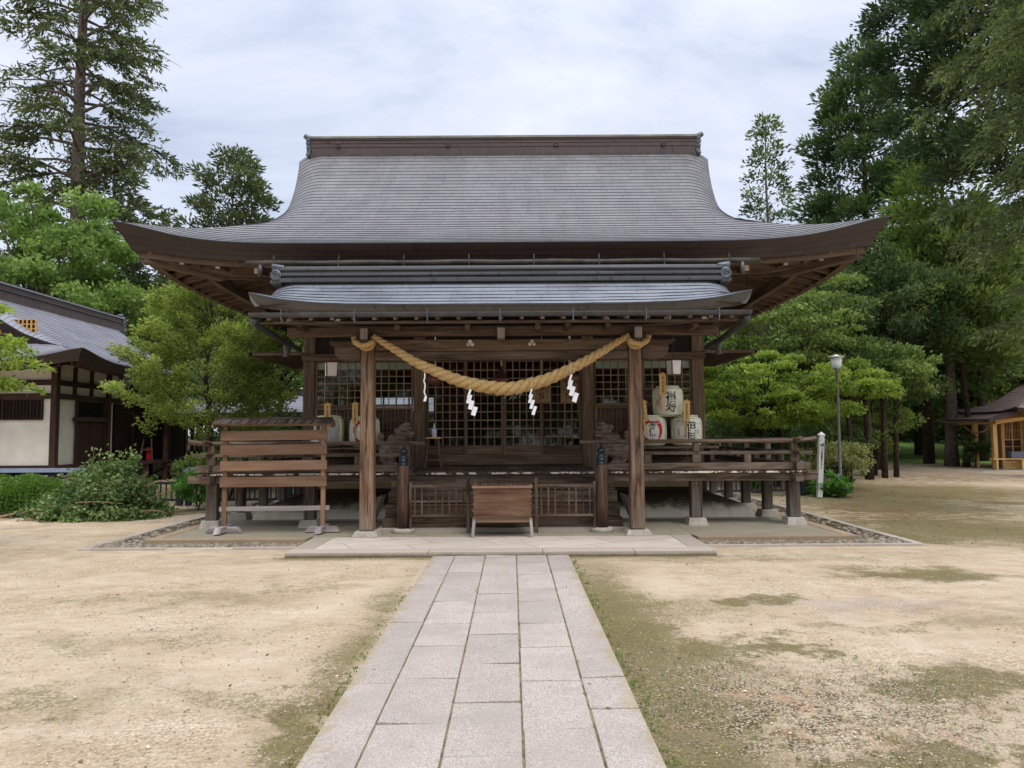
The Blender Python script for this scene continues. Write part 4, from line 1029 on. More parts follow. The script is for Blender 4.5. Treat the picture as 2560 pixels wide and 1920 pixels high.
for x0, x1, y in ((-1.4, -.85, 14.9), (.55, .95, 15.0), (1.05, 1.45, 14.8), (-.75, -.45, 16.2), (-3.2, -2.9, 15.5), (2.0, 2.5, 15.6)):
    mb = MB(); n = 24
    mb.grid([[(x0 + (x1 - x0) * j / n, y + .025 * math.sin(j * 1.6), z) for j in range(n + 1)] for z in (1.0, 2.9)], 0, .5, True, None, True); obj('curtain', mb, 'curtain', hall)
mb = MB(); mb.box(-3.5, 3.5, 14.7, 14.72, 2.75, 3.3); obj('curtain', mb, 'curtain', hall)
mb = MB(); mb.box(-.5, .5, 17.6, 18.2, 1.0, 1.75); mb.box(-.7, .7, 17.5, 18.3, 1.75, 1.8); obj('inner_altar', mb, 'wall', hall)
# plaster base wall, dark sill board, spreading plaster mound
mb = MB(); mb.box(-3.59, 3.59, 14.22, 14.28, .55, .965); obj('base_plaster', mb, 'cream', hall)
mb = MB(); mb.box(-3.59, 3.59, 14.20, 14.30, .46, .58); obj('sill_board', mb, 'under', hall)
for sg in (-1, 1):
    mb = MB(); mb.box(sg * 3.70 - .03, sg * 3.70 + .03, 14.36, 19.3, .36, .95); obj('base_plaster', mb, 'cream', hall)
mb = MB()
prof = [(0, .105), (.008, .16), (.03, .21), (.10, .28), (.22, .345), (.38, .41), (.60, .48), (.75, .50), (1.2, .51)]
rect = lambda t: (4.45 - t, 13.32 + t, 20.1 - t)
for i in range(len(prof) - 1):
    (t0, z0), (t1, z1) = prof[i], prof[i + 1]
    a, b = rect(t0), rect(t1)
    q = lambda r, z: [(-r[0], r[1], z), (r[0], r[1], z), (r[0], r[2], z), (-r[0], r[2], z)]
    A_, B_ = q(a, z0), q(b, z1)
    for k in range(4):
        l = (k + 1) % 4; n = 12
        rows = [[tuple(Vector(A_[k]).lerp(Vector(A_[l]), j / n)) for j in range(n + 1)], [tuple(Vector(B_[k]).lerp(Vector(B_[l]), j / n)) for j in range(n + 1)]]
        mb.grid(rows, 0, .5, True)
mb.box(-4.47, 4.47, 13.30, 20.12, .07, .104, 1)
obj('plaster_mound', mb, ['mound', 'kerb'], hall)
# ---- veranda
mb = MB()
x = -5.02
while x < 5.02:
    x1 = min(5.02, x + random.uniform(.22, .34)); r = random.random(); dz = random.uniform(-.004, .002); y0 = 12.35 + random.uniform(-.008, .008)
    mb.box(x + .002, x1 - .002, y0, 14.09, .932, .97 + dz, 0, r)
    mb.box(x + .004, x1 - .004, y0 - .004, y0, .936, .966 + dz, 1)
    x = x1
for sg in (-1, 1):
    y = 14.1
    while y < 18.2:
        y1 = y + .3; a, b = sorted((sg * 3.82, sg * 5.02)); mb.box(a, b, y + .002, y1 - .002, .932, .97 + random.uniform(-.004, .002)); y = y1
def boardend():
    m = MT('worn_white_board_ends'); p = m.geo()
    n = m.noise(m.mapv(p, (1, 1, 1)), 7, 4, .7)
    return m.fin(m.ramp(n, (.47, lin(74, 60, 50)), (.53, lin(214, 206, 194))), .9, .2)
M['boardend'] = boardend()
obj('veranda_floor', mb, ['rail', 'boardend'], hall)
part('veranda_beam', 'rail', hall, .01, b=(-5.22, 5.22, 12.42, 12.55, .80, .929))
for sg in (-1, 1): part('veranda_beam', 'rail', hall, .01, b=(sg * 4.81 - .065, sg * 4.81 + .065, 12.15, 18.3, .796, .925))
part('joist_beam', 'rail', hall, b=(-4.7, 4.7, 13.6, 13.7, .80, .925))
vp = [(sx * x, 12.5) for sx in (-1, 1) for x in (4.82, 3.2)] + [(sx * 4.81, y) for sx in (-1, 1) for y in (13.75, 15.0, 16.2, 17.4)]
for x, y in vp:
    w = .092 if y < 13 else .08
    mb = MB(); mb.box(x - w, x + w, y - w + .0, y + w, .20, .795); obj('veranda_post', mb, 'under', hall, .015)
    mb = MB(); mb.frust(x, y, PZ - .01, .20, .17, .17, .135, .135); obj('post_stone', mb, 'slate_stone', hall, .01)
# railing
def rail_set(x0, x1, sg):
    yy = 12.42
    a, b = sorted((sg * x0, sg * x1))
    mb = MB(); r1 = random.random()
    pts = [(sg * 1.28, yy, 1.452), (sg * 3, yy, 1.456), (sg * 4.75, yy, 1.456), (sg * 4.95, yy, 1.463), (sg * 5.2, yy, 1.49)]
    mb.tube(pts, [.036, .036, .036, .036, .042], 10, r=r1); obj('handrail', mb, 'rail', hall)
    part('middle_rail', 'rail', hall, .006, b=(min(sg * 1.62, sg * 5.13), max(sg * 1.62, sg * 5.13), yy - .03, yy + .03, 1.235, 1.29))
    part('bottom_rail', 'rail', hall, .008, b=(min(sg * 1.66, sg * 5.08), max(sg * 1.66, sg * 5.08), yy - .055, yy + .055, .985, 1.10))
    for x in (2.40, 4.05): part('railing_post', 'rail', hall, .006, b=(sg * x - .055, sg * x + .055, yy - .04, yy + .04, 1.10, 1.235))
    for x in (3.2, 4.82):
        mb = MB(); mb.frust(sg * x, yy, 1.10, 1.235, .07, .06, .07, .06); mb.frust(sg * x, yy, 1.29, 1.42, .055, .05, .045, .045); obj('railing_post', mb, 'rail', hall, .006)
    X = sg * 4.84
    mb = MB(); mb.tube([(X, 12.1, 1.50), (X, 12.35, 1.47), (X, 12.6, 1.462), (X, 18.1, 1.462)], .036, 10); obj('handrail', mb, 'rail', hall)
    part('middle_rail', 'rail', hall, .006, b=(X - .03, X + .03, 12.14, 18.1, 1.238, 1.293))
    part('bottom_rail', 'rail', hall, .008, b=(X - .055, X + .055, 12.2, 18.15, .988, 1.103))
    for y in (13.1, 13.75, 14.4, 15.0, 15.6, 16.2, 16.8, 17.4): part('railing_post', 'rail', hall, .006, b=(X - .05, X + .05, y - .05, y + .05, 1.104, 1.42 if y in (13.75, 15.0, 16.2, 17.4) else 1.237))
for sg in (-1, 1): rail_set(1.6, 5.1, sg)
# stairs
tops = [.28, .475, .67, .855]
for i, zt in enumerate(tops):
    y0 = 11.8 + .17 * i; w = 1.885 - .018 * i
    z0 = .142 if i == 0 else tops[i - 1] + .004
    mb = MB(); mb.box(-w, w, y0, 12.40 if i else 12.41, z0, zt); obj('stair_step', mb, 'step', hall, .008)
mb = MB(); mb.box(-1.95, 1.95, 11.70, 12.5, SZ + .004, .14); obj('stair_base_stone', mb, 'slab', hall, .008)
for sg in (-1, 1):
    x = sg * 1.54
    mb = MB(); mb.lathe([(0, .15), (.100, .15), (.103, .5), (.100, .9), (.097, 1.115), (0, 1.115)], (x, 11.68, 0), 24); nw = obj('newel_post', mb, 'newel', hall)
    mb = MB(); mb.lathe([(0, SZ + .002), (.175, SZ + .002), (.175, .135), (.16, .15), (0, .15)], (x, 11.68, 0), 28); obj('newel_stone', mb, 'slate_stone', nw)
    pr = [(0, 1.116), (.074, 1.116), (.074, 1.135), (.066, 1.14), (.066, 1.175), (.070, 1.178), (.070, 1.19), (.066, 1.193), (.066, 1.24), (.062, 1.262), (.045, 1.275), (.034, 1.285), (.038, 1.292), (.058, 1.305), (.070, 1.325), (.066, 1.345), (.045, 1.362), (.022, 1.376), (.008, 1.392), (0, 1.40)]
    mb = MB(); mb.lathe(pr, (x, 11.68, 0), 28); obj('bronze_finial', mb, 'bronze', nw)
    mb = MB(); pts = [(x, 11.76, .95), (x, 11.95, 1.02), (x + sg * .01, 12.2, 1.22), (x + sg * .02, 12.36, 1.39), (x + sg * .02, 12.42, 1.43)]
    mb.tube(pts, [.038, .04, .042, .042, .04], 10); mb.bar((x, 11.76, .58), (x, 12.35, .98), .07, .09); mb.bar((x, 11.76, .76), (x, 12.35, 1.16), .05, .05)
    obj('stair_rail', mb, 'rail', hall)
    part('stair_rail_post', 'rail', hall, .008, b=(x - .055, x + .055, 12.36, 12.48, .97, 1.43))
# hanging shutters held out level at both sides
for sg in (-1, 1):
    a, b = 3.84, 4.86
    mb = MB(); y0, y1 = 14.2, 17.2
    mb.box(*sorted((sg * a, sg * b)), y0, y0 + .06, 3.12, 3.17); mb.box(*sorted((sg * a, sg * b)), y1 - .06, y1, 3.12, 3.17)
    mb.box(*sorted((sg * (b - .05), sg * b)), y0, y1, 3.118, 3.172)
    sh = obj('hanging_shutter', mb, 'wall', hall)
    mb = MB(); k = a
    while k < b - .07: mb.box(*sorted((sg * k, sg * (k + .022))), y0 + .06, y1 - .06, 3.125, 3.165); k += .062
    for y in (15.0, 15.9, 16.6): mb.box(*sorted((sg * a, sg * (b - .05))), y, y + .03, 3.166, 3.178)
    mb.box(*sorted((sg * a, sg * (b - .05))), y0 + .05, y1 - .05, 3.180, 3.190)
    obj('shutter_slats', mb, 'rail', sh)
    for x, y in ((4.75, 14.4), (4.75, 15.6), (4.2, 14.4), (4.75, 16.9)):
        mb = MB(); mb.tube([(sg * x, y, 3.17), (sg * x, y, 4.75)], .006, 6); obj('hanging_rod', mb, 'bronze', sh)
# ------------------------------------------------------------------ things on and around the porch
def ropemat():
    m = MT('straw_rope_fibre'); uv = m.uv()
    n = m.noise(m.mapv(uv, (5, 60, 1)), 1.5, 5, .7); n2 = m.noise(uv, 6, 3, .6)
    c = m.ramp(n, (.34, lin(116, 90, 54)), (.5, lin(190, 158, 106)), (.68, lin(224, 200, 150)))
    c = m.mix(m.mr(n2, .45, .65, 0, .35), c, lin(186, 148, 88)); m.bump(n, .8, .012)
    return m.fin(c, .9, .15)
M['rope'] = ropemat()
ctrl = [(-1.93, 11.17, 3.075), (-1.62, 11.16, 2.885), (-1.28, 11.15, 2.675), (-1.02, 11.15, 2.555), (-.69, 11.15, 2.415), (-.40, 11.15, 2.335), (-.15, 11.15, 2.292), (.08, 11.15, 2.272), (.28, 11.15, 2.298), (.67, 11.15, 2.402), (.935, 11.15, 2.515), (1.2, 11.15, 2.645), (1.5, 11.16, 2.812), (1.72, 11.17, 2.95), (1.93, 11.18, 3.07)]
def catmull(P, n):
    P = [Vector(p) for p in P]; P = [P[0] * 2 - P[1]] + P + [P[-1] * 2 - P[-2]]; out = []
    for i in range(1, len(P) - 2):
        for j in range(n):
            t = j / n; a, b, c, d = P[i - 1:i + 3]
            out.append(.5 * ((2 * b) + (c - a) * t + (2 * a - 5 * b + 4 * c - d) * t * t + (3 * b - a - 3 * c + d) * t ** 3))
    out.append(P[-2]); return out
def twisted(mb, pts, rad, pitch, strands=3, n=9, k=1.0):
    L = [0]
    for a, b in zip(pts[:-1], pts[1:]): L.append(L[-1] + (b - a).length)
    tot = L[-1]
    for s in range(strands):
        out = []; rr = []; ph = 0
        for i, p in enumerate(pts):
            d = (pts[min(i + 1, len(pts) - 1)] - pts[max(i - 1, 0)]).normalized()
            side = Vector((0, 1, 0)); up = side.cross(d).normalized(); side = d.cross(up)
            Rr = rad(L[i] / tot)
            if i: ph += (L[i] - L[i - 1]) / (pitch * (Rr / .09) ** .6) * 2 * math.pi
            a = ph * k + s * 2 * math.pi / strands
            out.append(p + (side * math.cos(a) + up * math.sin(a)) * Rr * .52); rr.append(Rr * .56)
        mb.tube(out, rr, n, r=random.random(), tw=-3.)
rope = thing('straw_rope', (0, 11.15, 2.27), 'thick twisted straw rope sagging between the two porch posts', 'rope')
mb = MB(); twisted(mb, catmull(ctrl, 14), lambda t: .098 - .056 * abs(2 * t - 1) ** 1.6, .42, n=12); obj('main_rope', mb, 'rope', rope)
for sg in (-1, 1):
    mb = MB(); x = sg * 2.06
    q = []
    for i in range(25):
        a = math.pi * 1.02 * i / 24; q.append(Vector((x - sg * .165 * math.cos(a) * 1.0, 11.10 + .09 * (0 if 4 < i < 20 else 1), 3.065 - .135 * math.sin(a))))
    twisted(mb, q, lambda t: .040, .30, n=8)
    q = [Vector((x - sg * .12 * math.cos(a), 11.32 + .02 * math.sin(a * 2), 3.04 - .14 * math.sin(a))) for a in [math.pi * i / 16 for i in range(17)]]
    twisted(mb, q, lambda t: .034, .28, n=8)
    obj('rope_loop', mb, 'rope', rope)
mb = MB()
for i in range(70):
    t = random.random(); p = Vector(catmull(ctrl, 14)[int(t * 195)]) if False else None
cpts = catmull(ctrl, 14)
for i in range(260):
    p = cpts[random.randrange(20, len(cpts) - 20)]; a = random.uniform(0, 6.28); rr = .09
    s = p + Vector((0, -math.cos(a) * rr * .8, math.sin(a) * rr * .8)); d = Vector((random.uniform(-1, 1), -random.random() * .6, random.uniform(-1, .5))).normalized() * random.uniform(.02, .06)
    mb.tube([s, s + d * .5 + Vector((0, 0, .004)), s + d], .0016, 3, cap=False)
for x, l in ((.1, .07), (.18, .1), (.24, .08), (.32, .06), (-.02, .05)):
    mb.tube([(x, 11.10, 2.22), (x - .03, 11.09, 2.20 - l * .6), (x - .06, 11.09, 2.2 - l)], .0012, 3, cap=False)
obj('loose_fibre', mb, 'strawrope', rope)
# zigzag paper streamers hung from the rope
def streamer(x, zt, zb, scale, kind, label):
    H = zt - zb; t = thing('paper_streamer', (x, 11.05, zt), label, 'paper streamer', 'zigzag paper streamers on the rope')
    mb = MB(); rope_z = zt + .10
    mb.tube([(x, 11.04, zt), (x + .005, 11.04, zt + .10), (x + .01, 11.10, zt + .18)], .0035, 5); obj('hanging_string', mb, 'strawrope', t)
    mb = MB(); Y0 = 11.05
    if kind == 'edge':
        q = [(0, 0), (.004, -.12), (-.012, -.27), (.006, -.40), (.002, -.55), (-.008, -.68), (.018, -.82), (.0, -1.0)]
        for (a, b), (c, d) in zip(q[:-1], q[1:]):
            w = .008 if b > -.7 else .016
            mb.hexa([(x + a - w, Y0 - .02, zt + b * H), (x + a + w, Y0 - .02, zt + b * H), (x + a + w, Y0 + .02, zt + b * H), (x + a - w, Y0 + .02, zt + b * H), (x + c - w, Y0 - .03, zt + d * H), (x + c + w, Y0 - .03, zt + d * H), (x + c + w, Y0 + .03, zt + d * H), (x + c - w, Y0 + .03, zt + d * H)])
    else:
        # four slanted leaves, each shifted to the right of the one above
        lean = -.35; lw = [.028, .05, .056, .058]; L = H * .36
        cx, cz = 0, 0
        starts = [(0, 0), (-.012, -.20), (.012, -.43), (.050, -.67)]
        for k, (dx, dz) in enumerate(starts):
            w = lw[k] * scale; a = Vector((x + dx * scale, 0, zt + dz * H)); d = Vector((lean * .9, 0, -1)).normalized() * (L if k else L * 1.0)
            s = Vector((1, 0, lean * .9)).normalized() * w; yy = Y0 + (.004 if k % 2 else -.004)
            p0, p1, p2, p3 = a, a + s, a + s + d, a + d
            if k == 3: p2, p3 = a + s + d * .98, a + d * .98
            mb.hexa([(p3.x, yy - .001, p3.z), (p2.x, yy - .001, p2.z), (p2.x, yy + .001, p2.z), (p3.x, yy + .001, p3.z), (p0.x, yy - .001, p0.z), (p1.x, yy - .001, p1.z), (p1.x, yy + .001, p1.z), (p0.x, yy + .001, p0.z)])
    obj('folded_paper', mb, 'white', t)
streamer(-1.135, 2.50, 2.085, 1, 'edge', 'narrow white streamer seen edge-on, hanging at the far left of the rope')
streamer(-.47, 2.265, 1.885, 1.15, 'zig', 'zigzag white paper streamer left of the middle bell')
streamer(.445, 2.265, 1.885, .8, 'zig', 'slim zigzag white paper streamer right of the middle bell')
streamer(1.03, 2.475, 2.075, 1.15, 'zig', 'broad zigzag white paper streamer in front of the right bell')
# bells
for i, (x, z0, label) in enumerate(((-1.14, 2.43, 'round reddish-brown metal gong hanging behind the left part of the rope'), (-.02, 2.47, 'brown bell with stepped shoulders hanging in the middle over the rope'), (1.145, 2.43, 'round reddish-brown metal gong beside the hanging offering signs'))):
    t = thing('hanging_bell', (x, 12.6, z0), label, 'bell', 'bells hanging in the porch'); mb = MB()
    if i == 1:
        mb.lathe([(0, .02), (.13, .0), (.14, .03), (.135, .07), (.10, .10), (.085, .14), (.05, .16), (.045, .20), (.025, .22), (.02, .27), (0, .27)], (x, 12.6, z0), 24)
        top = z0 + .27
    else:
        mb.lathe([(0, 0), (.06, .0), (.125, .04), (.148, .09), (.148, .12), (.13, .165), (.08, .20), (.03, .21), (.02, .26), (0, .26)], (x, 12.6, z0), 26)
        mb.lathe([(.151, .095), (.156, .10), (.156, .11), (.151, .115)], (x, 12.6, z0), 26); top = z0 + .26
    obj('bell_body', mb, 'gong', t)
    mb = MB(); mb.tube([(x, 12.6, top), (x, 12.6, top + .14)], .012, 6); mb.tube([(x, 12.6, top + .13), (x, 12.6, 3.5)], .010, 6); obj('hanging_cord', mb, 'strawrope' if i != 1 else 'rope', t)
# lanterns
for sg, label in ((-1, 'square white paper lantern in a wood frame, hanging left of the porch'), (1, 'square white paper lantern in a wood frame, hanging above the stacked barrels')):
    x, y, z = sg * 2.905, 12.6, 2.70; t = thing('hanging_lantern', (x, y, z - .13), label, 'lantern', 'hanging porch lanterns')
    ro = Matrix.Rotation(R(24 if sg < 0 else 20), 3, 'Z')
    def rt(v): q = ro @ Vector((v.x, v.y, 0)); return Vector((x + q.x, y + q.y, z + v.z))
    mb = MB(); mb.frust(0, 0, -.115, .115, .082, .082, .092, .092); mb.xf(rt); obj('paper_shade', mb, 'lamp_paper', t)
    mb = MB()
    for a in (-1, 1):
        for b in (-1, 1): mb.hexa([(a * .085 + dx, b * .085 + dy, -.125) for dx, dy in ((-.008, -.008), (.008, -.008), (.008, .008), (-.008, .008))] + [(a * .095 + dx, b * .095 + dy, .125) for dx, dy in ((-.008, -.008), (.008, -.008), (.008, .008), (-.008, .008))])
    mb.box(-.1, .1, -.1, .1, -.135, -.118); mb.box(-.105, .105, -.105, .105, .118, .13); mb.xf(rt); obj('lantern_frame', mb, 'rail', t)
    mb = MB(); mb.tube([(x, y, z + .13), (x, y, 3.15)], .006, 6); mb.lathe([(0, -.03), (.03, -.02), (.035, .0), (.02, .03), (0, .035)], (x, y, 3.17), 12)
    mb.tube([(x, y, 3.2), (x, y, 3.42)], .01, 6); obj('cord', mb, 'bronze', t)
# offering box
t = thing('offering_box', (0, 11.4, SZ), 'broad brown wooden offering box with grated top before the steps', 'offering box')
mb = MB(); x0, x1, y0, y1 = -.435, .445, 11.16, 11.56
mb.box(x0 + .015, x1 - .015, y0 + .01, y0 + .04, .375, .79); mb.box(x0 + .015, x1 - .015, y1 - .04, y1 - .01, .375, .79)
mb.box(x0 + .012, x0 + .04, y0 + .042, y1 - .042, .375, .79); mb.box(x1 - .04, x1 - .012, y0 + .042, y1 - .042, .375, .79); mb.box(x0 + .04, x1 - .04, y0 + .04, y1 - .04, .38, .40)
obj('box_panel', mb, 'box', t, .006)
mb = MB()
for sx in (x0, x1 - .02):
    for z in (.44, .54, .64, .72): mb.box(sx - .0, sx + .02, y0 + .004, y0 + .045, z, z + .035)
mb.box(x0, x1, y0 - .008, y1, .355, .374); obj('corner_joint', mb, 'box', t, .004)
mb = MB(); mb.box(x0 - .01, x1 + .01, y0 - .012, y0 + .03, .79, .825); mb.box(x0 - .01, x1 + .01, y1 - .03, y1 + .012, .79, .825); mb.box(x0 - .01, x0 + .03, y0 + .032, y1 - .032, .79, .825); mb.box(x1 - .03, x1 + .01, y0 + .032, y1 - .032, .79, .825)
obj('top_rim', mb, 'rack', t, .005)
mb = MB()
for i in range(17): xx = x0 + .05 + i * .048; mb.bar((xx, y0 + .03, .83), (xx, y1 - .03, .83), .022, .03)
obj('grating', mb, 'under', t)
for sx in (x0 + .02, x1 - .02):
    for sy in (y0 + .035, y1 - .035):
        mb = MB(); s = -1 if sx < 0 else 1
        mb.hexa([(sx - .022 + s * .022, sy - .025 + (-.01 if sy < 11.3 else .01), SZ + .004), (sx + .022 + s * .022, sy - .025, SZ + .004), (sx + .022 + s * .022, sy + .025, SZ + .004), (sx - .022 + s * .022, sy + .025, SZ + .004), (sx - .022, sy - .02, .354), (sx + .022, sy - .02, .354), (sx + .022, sy + .02, .354), (sx - .022, sy + .02, .354)])
        obj('leg', mb, 'graywood', t, .004)
mb = MB(); mb.box(x0 + .045, x1 - .045, y0 + .02, y0 + .045, .285, .352); obj('apron', mb, 'rack', t, .003)
# slatted barriers each side of the box
for sg, label in ((-1, 'slatted wooden barrier in front of the stairs, left of the offering box'), (1, 'slatted wooden barrier in front of the stairs, right of the offering box')):
    a, b = (.50, 1.40); t = thing('stair_barrier', (sg * .95, 11.6, SZ), label, 'barrier', 'slatted stair barriers')
    s = lambda u, v: tuple(sorted((sg * u, sg * v)))
    mb = MB(); mb.box(*s(a + .05, b), 11.585, 11.625, .775, .82); mb.box(*s(a + .05, b), 11.585, 11.625, .325, .36); mb.box(*s(a + .05, b), 11.60, 11.612, .55, .575); obj('rail', mb, 'step', t, .004)
    mb = MB(); mb.box(*s(a, a + .048), 11.575, 11.635, SZ + .004, .915); obj('post', mb, 'step', t, .005)
    mb = MB(); mb.box(*s(b, b + .04), 11.58, 11.63, SZ + .004, .86); obj('post', mb, 'step', t, .005)
    for i in range(8):
        u = a + .05 + (b - a - .05) * (i + .5) / 8; mb = MB(); mb.box(*s(u - .011, u + .011), 11.590, 11.598, .361, .774); obj('slat', mb, 'step', t)
# weathered duckboards leaning beside the stairs
for sg, label in ((-1, 'dark weathered duckboard leaning against the left side of the stairs'), (1, 'dark weathered duckboard leaning against the right side of the stairs')):
    mb = MB(); A = Vector((sg * 2.16 if sg > 0 else -2.20, 0, 0))
    f = lambda u, v, w: (sg * (1.905 + .22 * (1 - v) + w), 11.75 + u, SZ + .005 + v * .55)
    for u in (0, .28, .56):
        mb.bar(f(u, .02, .02), f(u + .03, 1, .02), .035, .05, up=(0, 1, 0))
    for v in (.08, .25, .42, .6, .78, .95): mb.bar(f(-.04, v, .055), f(.64, v, .055), .05, .018, up=(sg, 0, 0))
    tag(obj('duckboard', mb, 'under', None, .004, loc=(sg * 2.05, 12.0, SZ)), label, 'duckboard', 'duckboards beside the stairs')
# sake barrels
def barrel(x, y, z, yaw, label, text, size, spacing, red=None, gray=False, tx=.0):
    t = thing('sake_barrel', (x, y, z), label, 'sake barrel', 'straw-wrapped sake barrels on the veranda')
    r0 = .262; H = .545
    prof = [(0, 0), (.17, 0), (.215, .02), (.245, .06), (.262, .12), (.266, .3), (.262, .42), (.25, .48), (.225, .52), (.18, .54), (0, .535)]
    mb = MB(); n = 40; b = len(mb.v)
    for q, zz in prof:
        for j in range(n):
            a = 2 * math.pi * j / n; mb.v.append((q * math.cos(a), q * math.sin(a), zz))
    for i in range(len(prof) - 1):
        for j in range(n):
            k = (j + 1) % n; am = 2 * math.pi * (j + .5) / n; front = math.cos(am + math.pi / 2) > .28
            mb.face([b + i * n + j, b + i * n + k, b + (i + 1) * n + k, b + (i + 1) * n + j], None, .5, 1 if (front and 1 <= i < 9) else 0, True)
    ro = Matrix.Rotation(yaw, 3, 'Z')
    P = lambda v: (ro @ Vector(v)) + Vector((x, y, z))
    mb.xf(P); obj('straw_mat', mb, ['straw', 'printgray' if gray else 'print'], t)
    def rad(zz): return float(np.interp(zz, [p[1] for p in prof[:-1]], [p[0] for p in prof[:-1]]))
    def W(u, zz, e=.003):
        a = u / r0; q = rad(min(max(zz, .0), .54)) + e; return P((q * math.sin(a), -q * math.cos(a), zz))
    mb = MB()
    for s in (-1, 1):
        for du in (0, .024): mb.tube([W(s * (.335 + du), zz, .006) for zz in (.02, .06, .12, .2, .3, .4, .46, .51)], .011, 6)
    mb.tube([W(u, .50 - .0 * u, .006) for u in np.linspace(-.335, .335, 14)], .010, 6)
    mb.tube([W(u, .405 + .01 * math.sin(u * 9), .005) for u in np.linspace(-.335, .335, 14)], .004, 5)
    mb.tube([W(u, .20, .004) for u in np.linspace(-.34, .34, 14)], .003, 5)
    for zz, q in ((.545, .2), (.552, .14)): mb.tube([P((q * math.cos(a), q * math.sin(a), zz)) for a in np.linspace(0, 6.283, 25)], .014, 6)
    mb.tube([W(u, .045, .01) for u in np.linspace(-.8, .8, 24)], .012, 6)
    for k in range(7): u = -.3 + k * .1; mb.tube([W(u, .05, .008), W(u + .05, .015, .008)], .009, 5)
    obj('straw_cord', mb, 'strawrope', t)
    if red == 'ring':
        mb = MB()
        for a0, a1, w0, w1 in ((-1.0, 3.5, .03, .062), (3.65, 4.9, .02, .035)):
            n = 40; A = np.linspace(a0, a1, n); pts = []
            for i, a in enumerate(A):
                w = w0 + (w1 - w0) * math.sin(math.pi * i / (n - 1)); w = w * min(1, 8 * i / n + .15) * min(1, 8 * (n - 1 - i) / n + .15)
                cx, cz = .175 * math.cos(a), .20 * math.sin(a); k = w / .2
                pts.append((W(cx * (1 - k) - .005, .285 + cz * (1 - k * .8)), W(cx * (1 + k * .6) - .005, min(.5, .285 + cz * (1 + k * .4)))))
            mb.grid([[p[0] for p in pts], [p[1] for p in pts]], 0, .5, True)
        obj('red_emblem', mb, 'red', t)
    if red == 'swoosh':
        mb = MB()
        for (u0, z0, u1, z1, w) in ((-.22, .06, .07, .22, .034), (-.1, .1, .11, .29, .016)):
            rows = [[], []]
            for i in range(12):
                q = i / 11; ww = w * math.sin(math.pi * min(1, q + .12)) ; uu = u0 + (u1 - u0) * q; zz = z0 + (z1 - z0) * q ** 1.5
                rows[0].append(W(uu + ww * .5, zz - ww)); rows[1].append(W(uu - ww * .5, zz + ww))
            mb.grid(rows, 0, .5, True)
        obj('red_swoosh', mb, 'red', t)
    lettering('lettering', text, size, lambda u, v: W(u + tx, .27 + v, .0045), 'black', t, spacing, .003)
    return t, W
b5, W5 = barrel(3.0, 13.62, 1.888, R(-6), 'upper sake barrel, resting on two others, with large black brush characters', '福\n寿', .20, .92, tx=.035)
b3, W3 = barrel(2.68, 13.6, 1.355, R(-4), 'lower left sake barrel of the stack of three, red crane ring emblem', '香\n住\n鶴', .125, .86, red='ring', tx=-.0)
b4, W4 = barrel(3.33, 13.62, 1.355, R(-8), 'lower right sake barrel of the stack, two brush characters off to the right', '但\n馬', .19, .95, tx=.07)
b1, W1 = barrel(-3.17, 13.6, 1.385, R(-14), 'gray faded sake barrel with red swoosh behind the slatted rack', '蔵\n楽', .16, .95, red='swoosh', gray=True, tx=-.06)
b2, W2 = barrel(-2.52, 13.6, 1.368, R(4), 'white sake barrel with red ring partly behind the left porch post', '香\n住\n鶴', .125, .86, red='ring')
# small red and gray columns of printing on the pale barrels
for W_, t_, s_, u_, c_ in ((W5, b5, '灘神戸酒心', .04, -.17, ), (W5, b5, '清酒', .05, -.22), (W4, b4, '山田錦', .045, -.16), (W4, b4, '酒造', .04, .2)):
    body = '\n'.join(s_)
    lettering('small_printing', body, u_, (lambda W_, c_: (lambda u, v: W_(u + c_, .26 + v, .004)))(W_, c_), M['red'] if c_ < -.1 else 'black', t_, 1.0)
lettering('small_printing', '金銀', .045, lambda u, v: W4(u - .17, .455 + v, .004), 'black', b4, 1.)
lettering('small_printing', '山陰銘醸', .035, lambda u, v: W3(u + .03, .465 + v, .006), 'white', b3, 1.)
mb = MB(); mb.box(*sorted((-3.42, -3.28)), 13.30, 13.31, 1.42, 1.50); mb.box(-3.43, -3.30, 13.30, 13.31, 1.78, 1.86)
obj('paper_label', mb, 'white', b1)
# benches the barrels rest on
for sg, x0, x1, zt, label in ((-1, -3.5, -2.05, 1.366, 'low plank bench under the two barrels left of the stairs'), (1, 2.3, 3.85, 1.353, 'low plank bench under the stack of three barrels')):
    t = thing('barrel_bench', ((x0 + x1) / 2, 13.6, .972), label, 'bench', 'plank benches on the veranda')
    mb = MB()
    for k in range(3): mb.box(x0, x1, 13.36 + k * .165, 13.515 + k * .165, zt - .035, zt - .001)
    obj('bench_top', mb, 'rail', t, .004)
    for xx in (x0 + .12, x1 - .12): part('leg', 'under', t, .004, b=(xx - .035, xx + .035, 13.38, 13.82, .974, zt - .036))
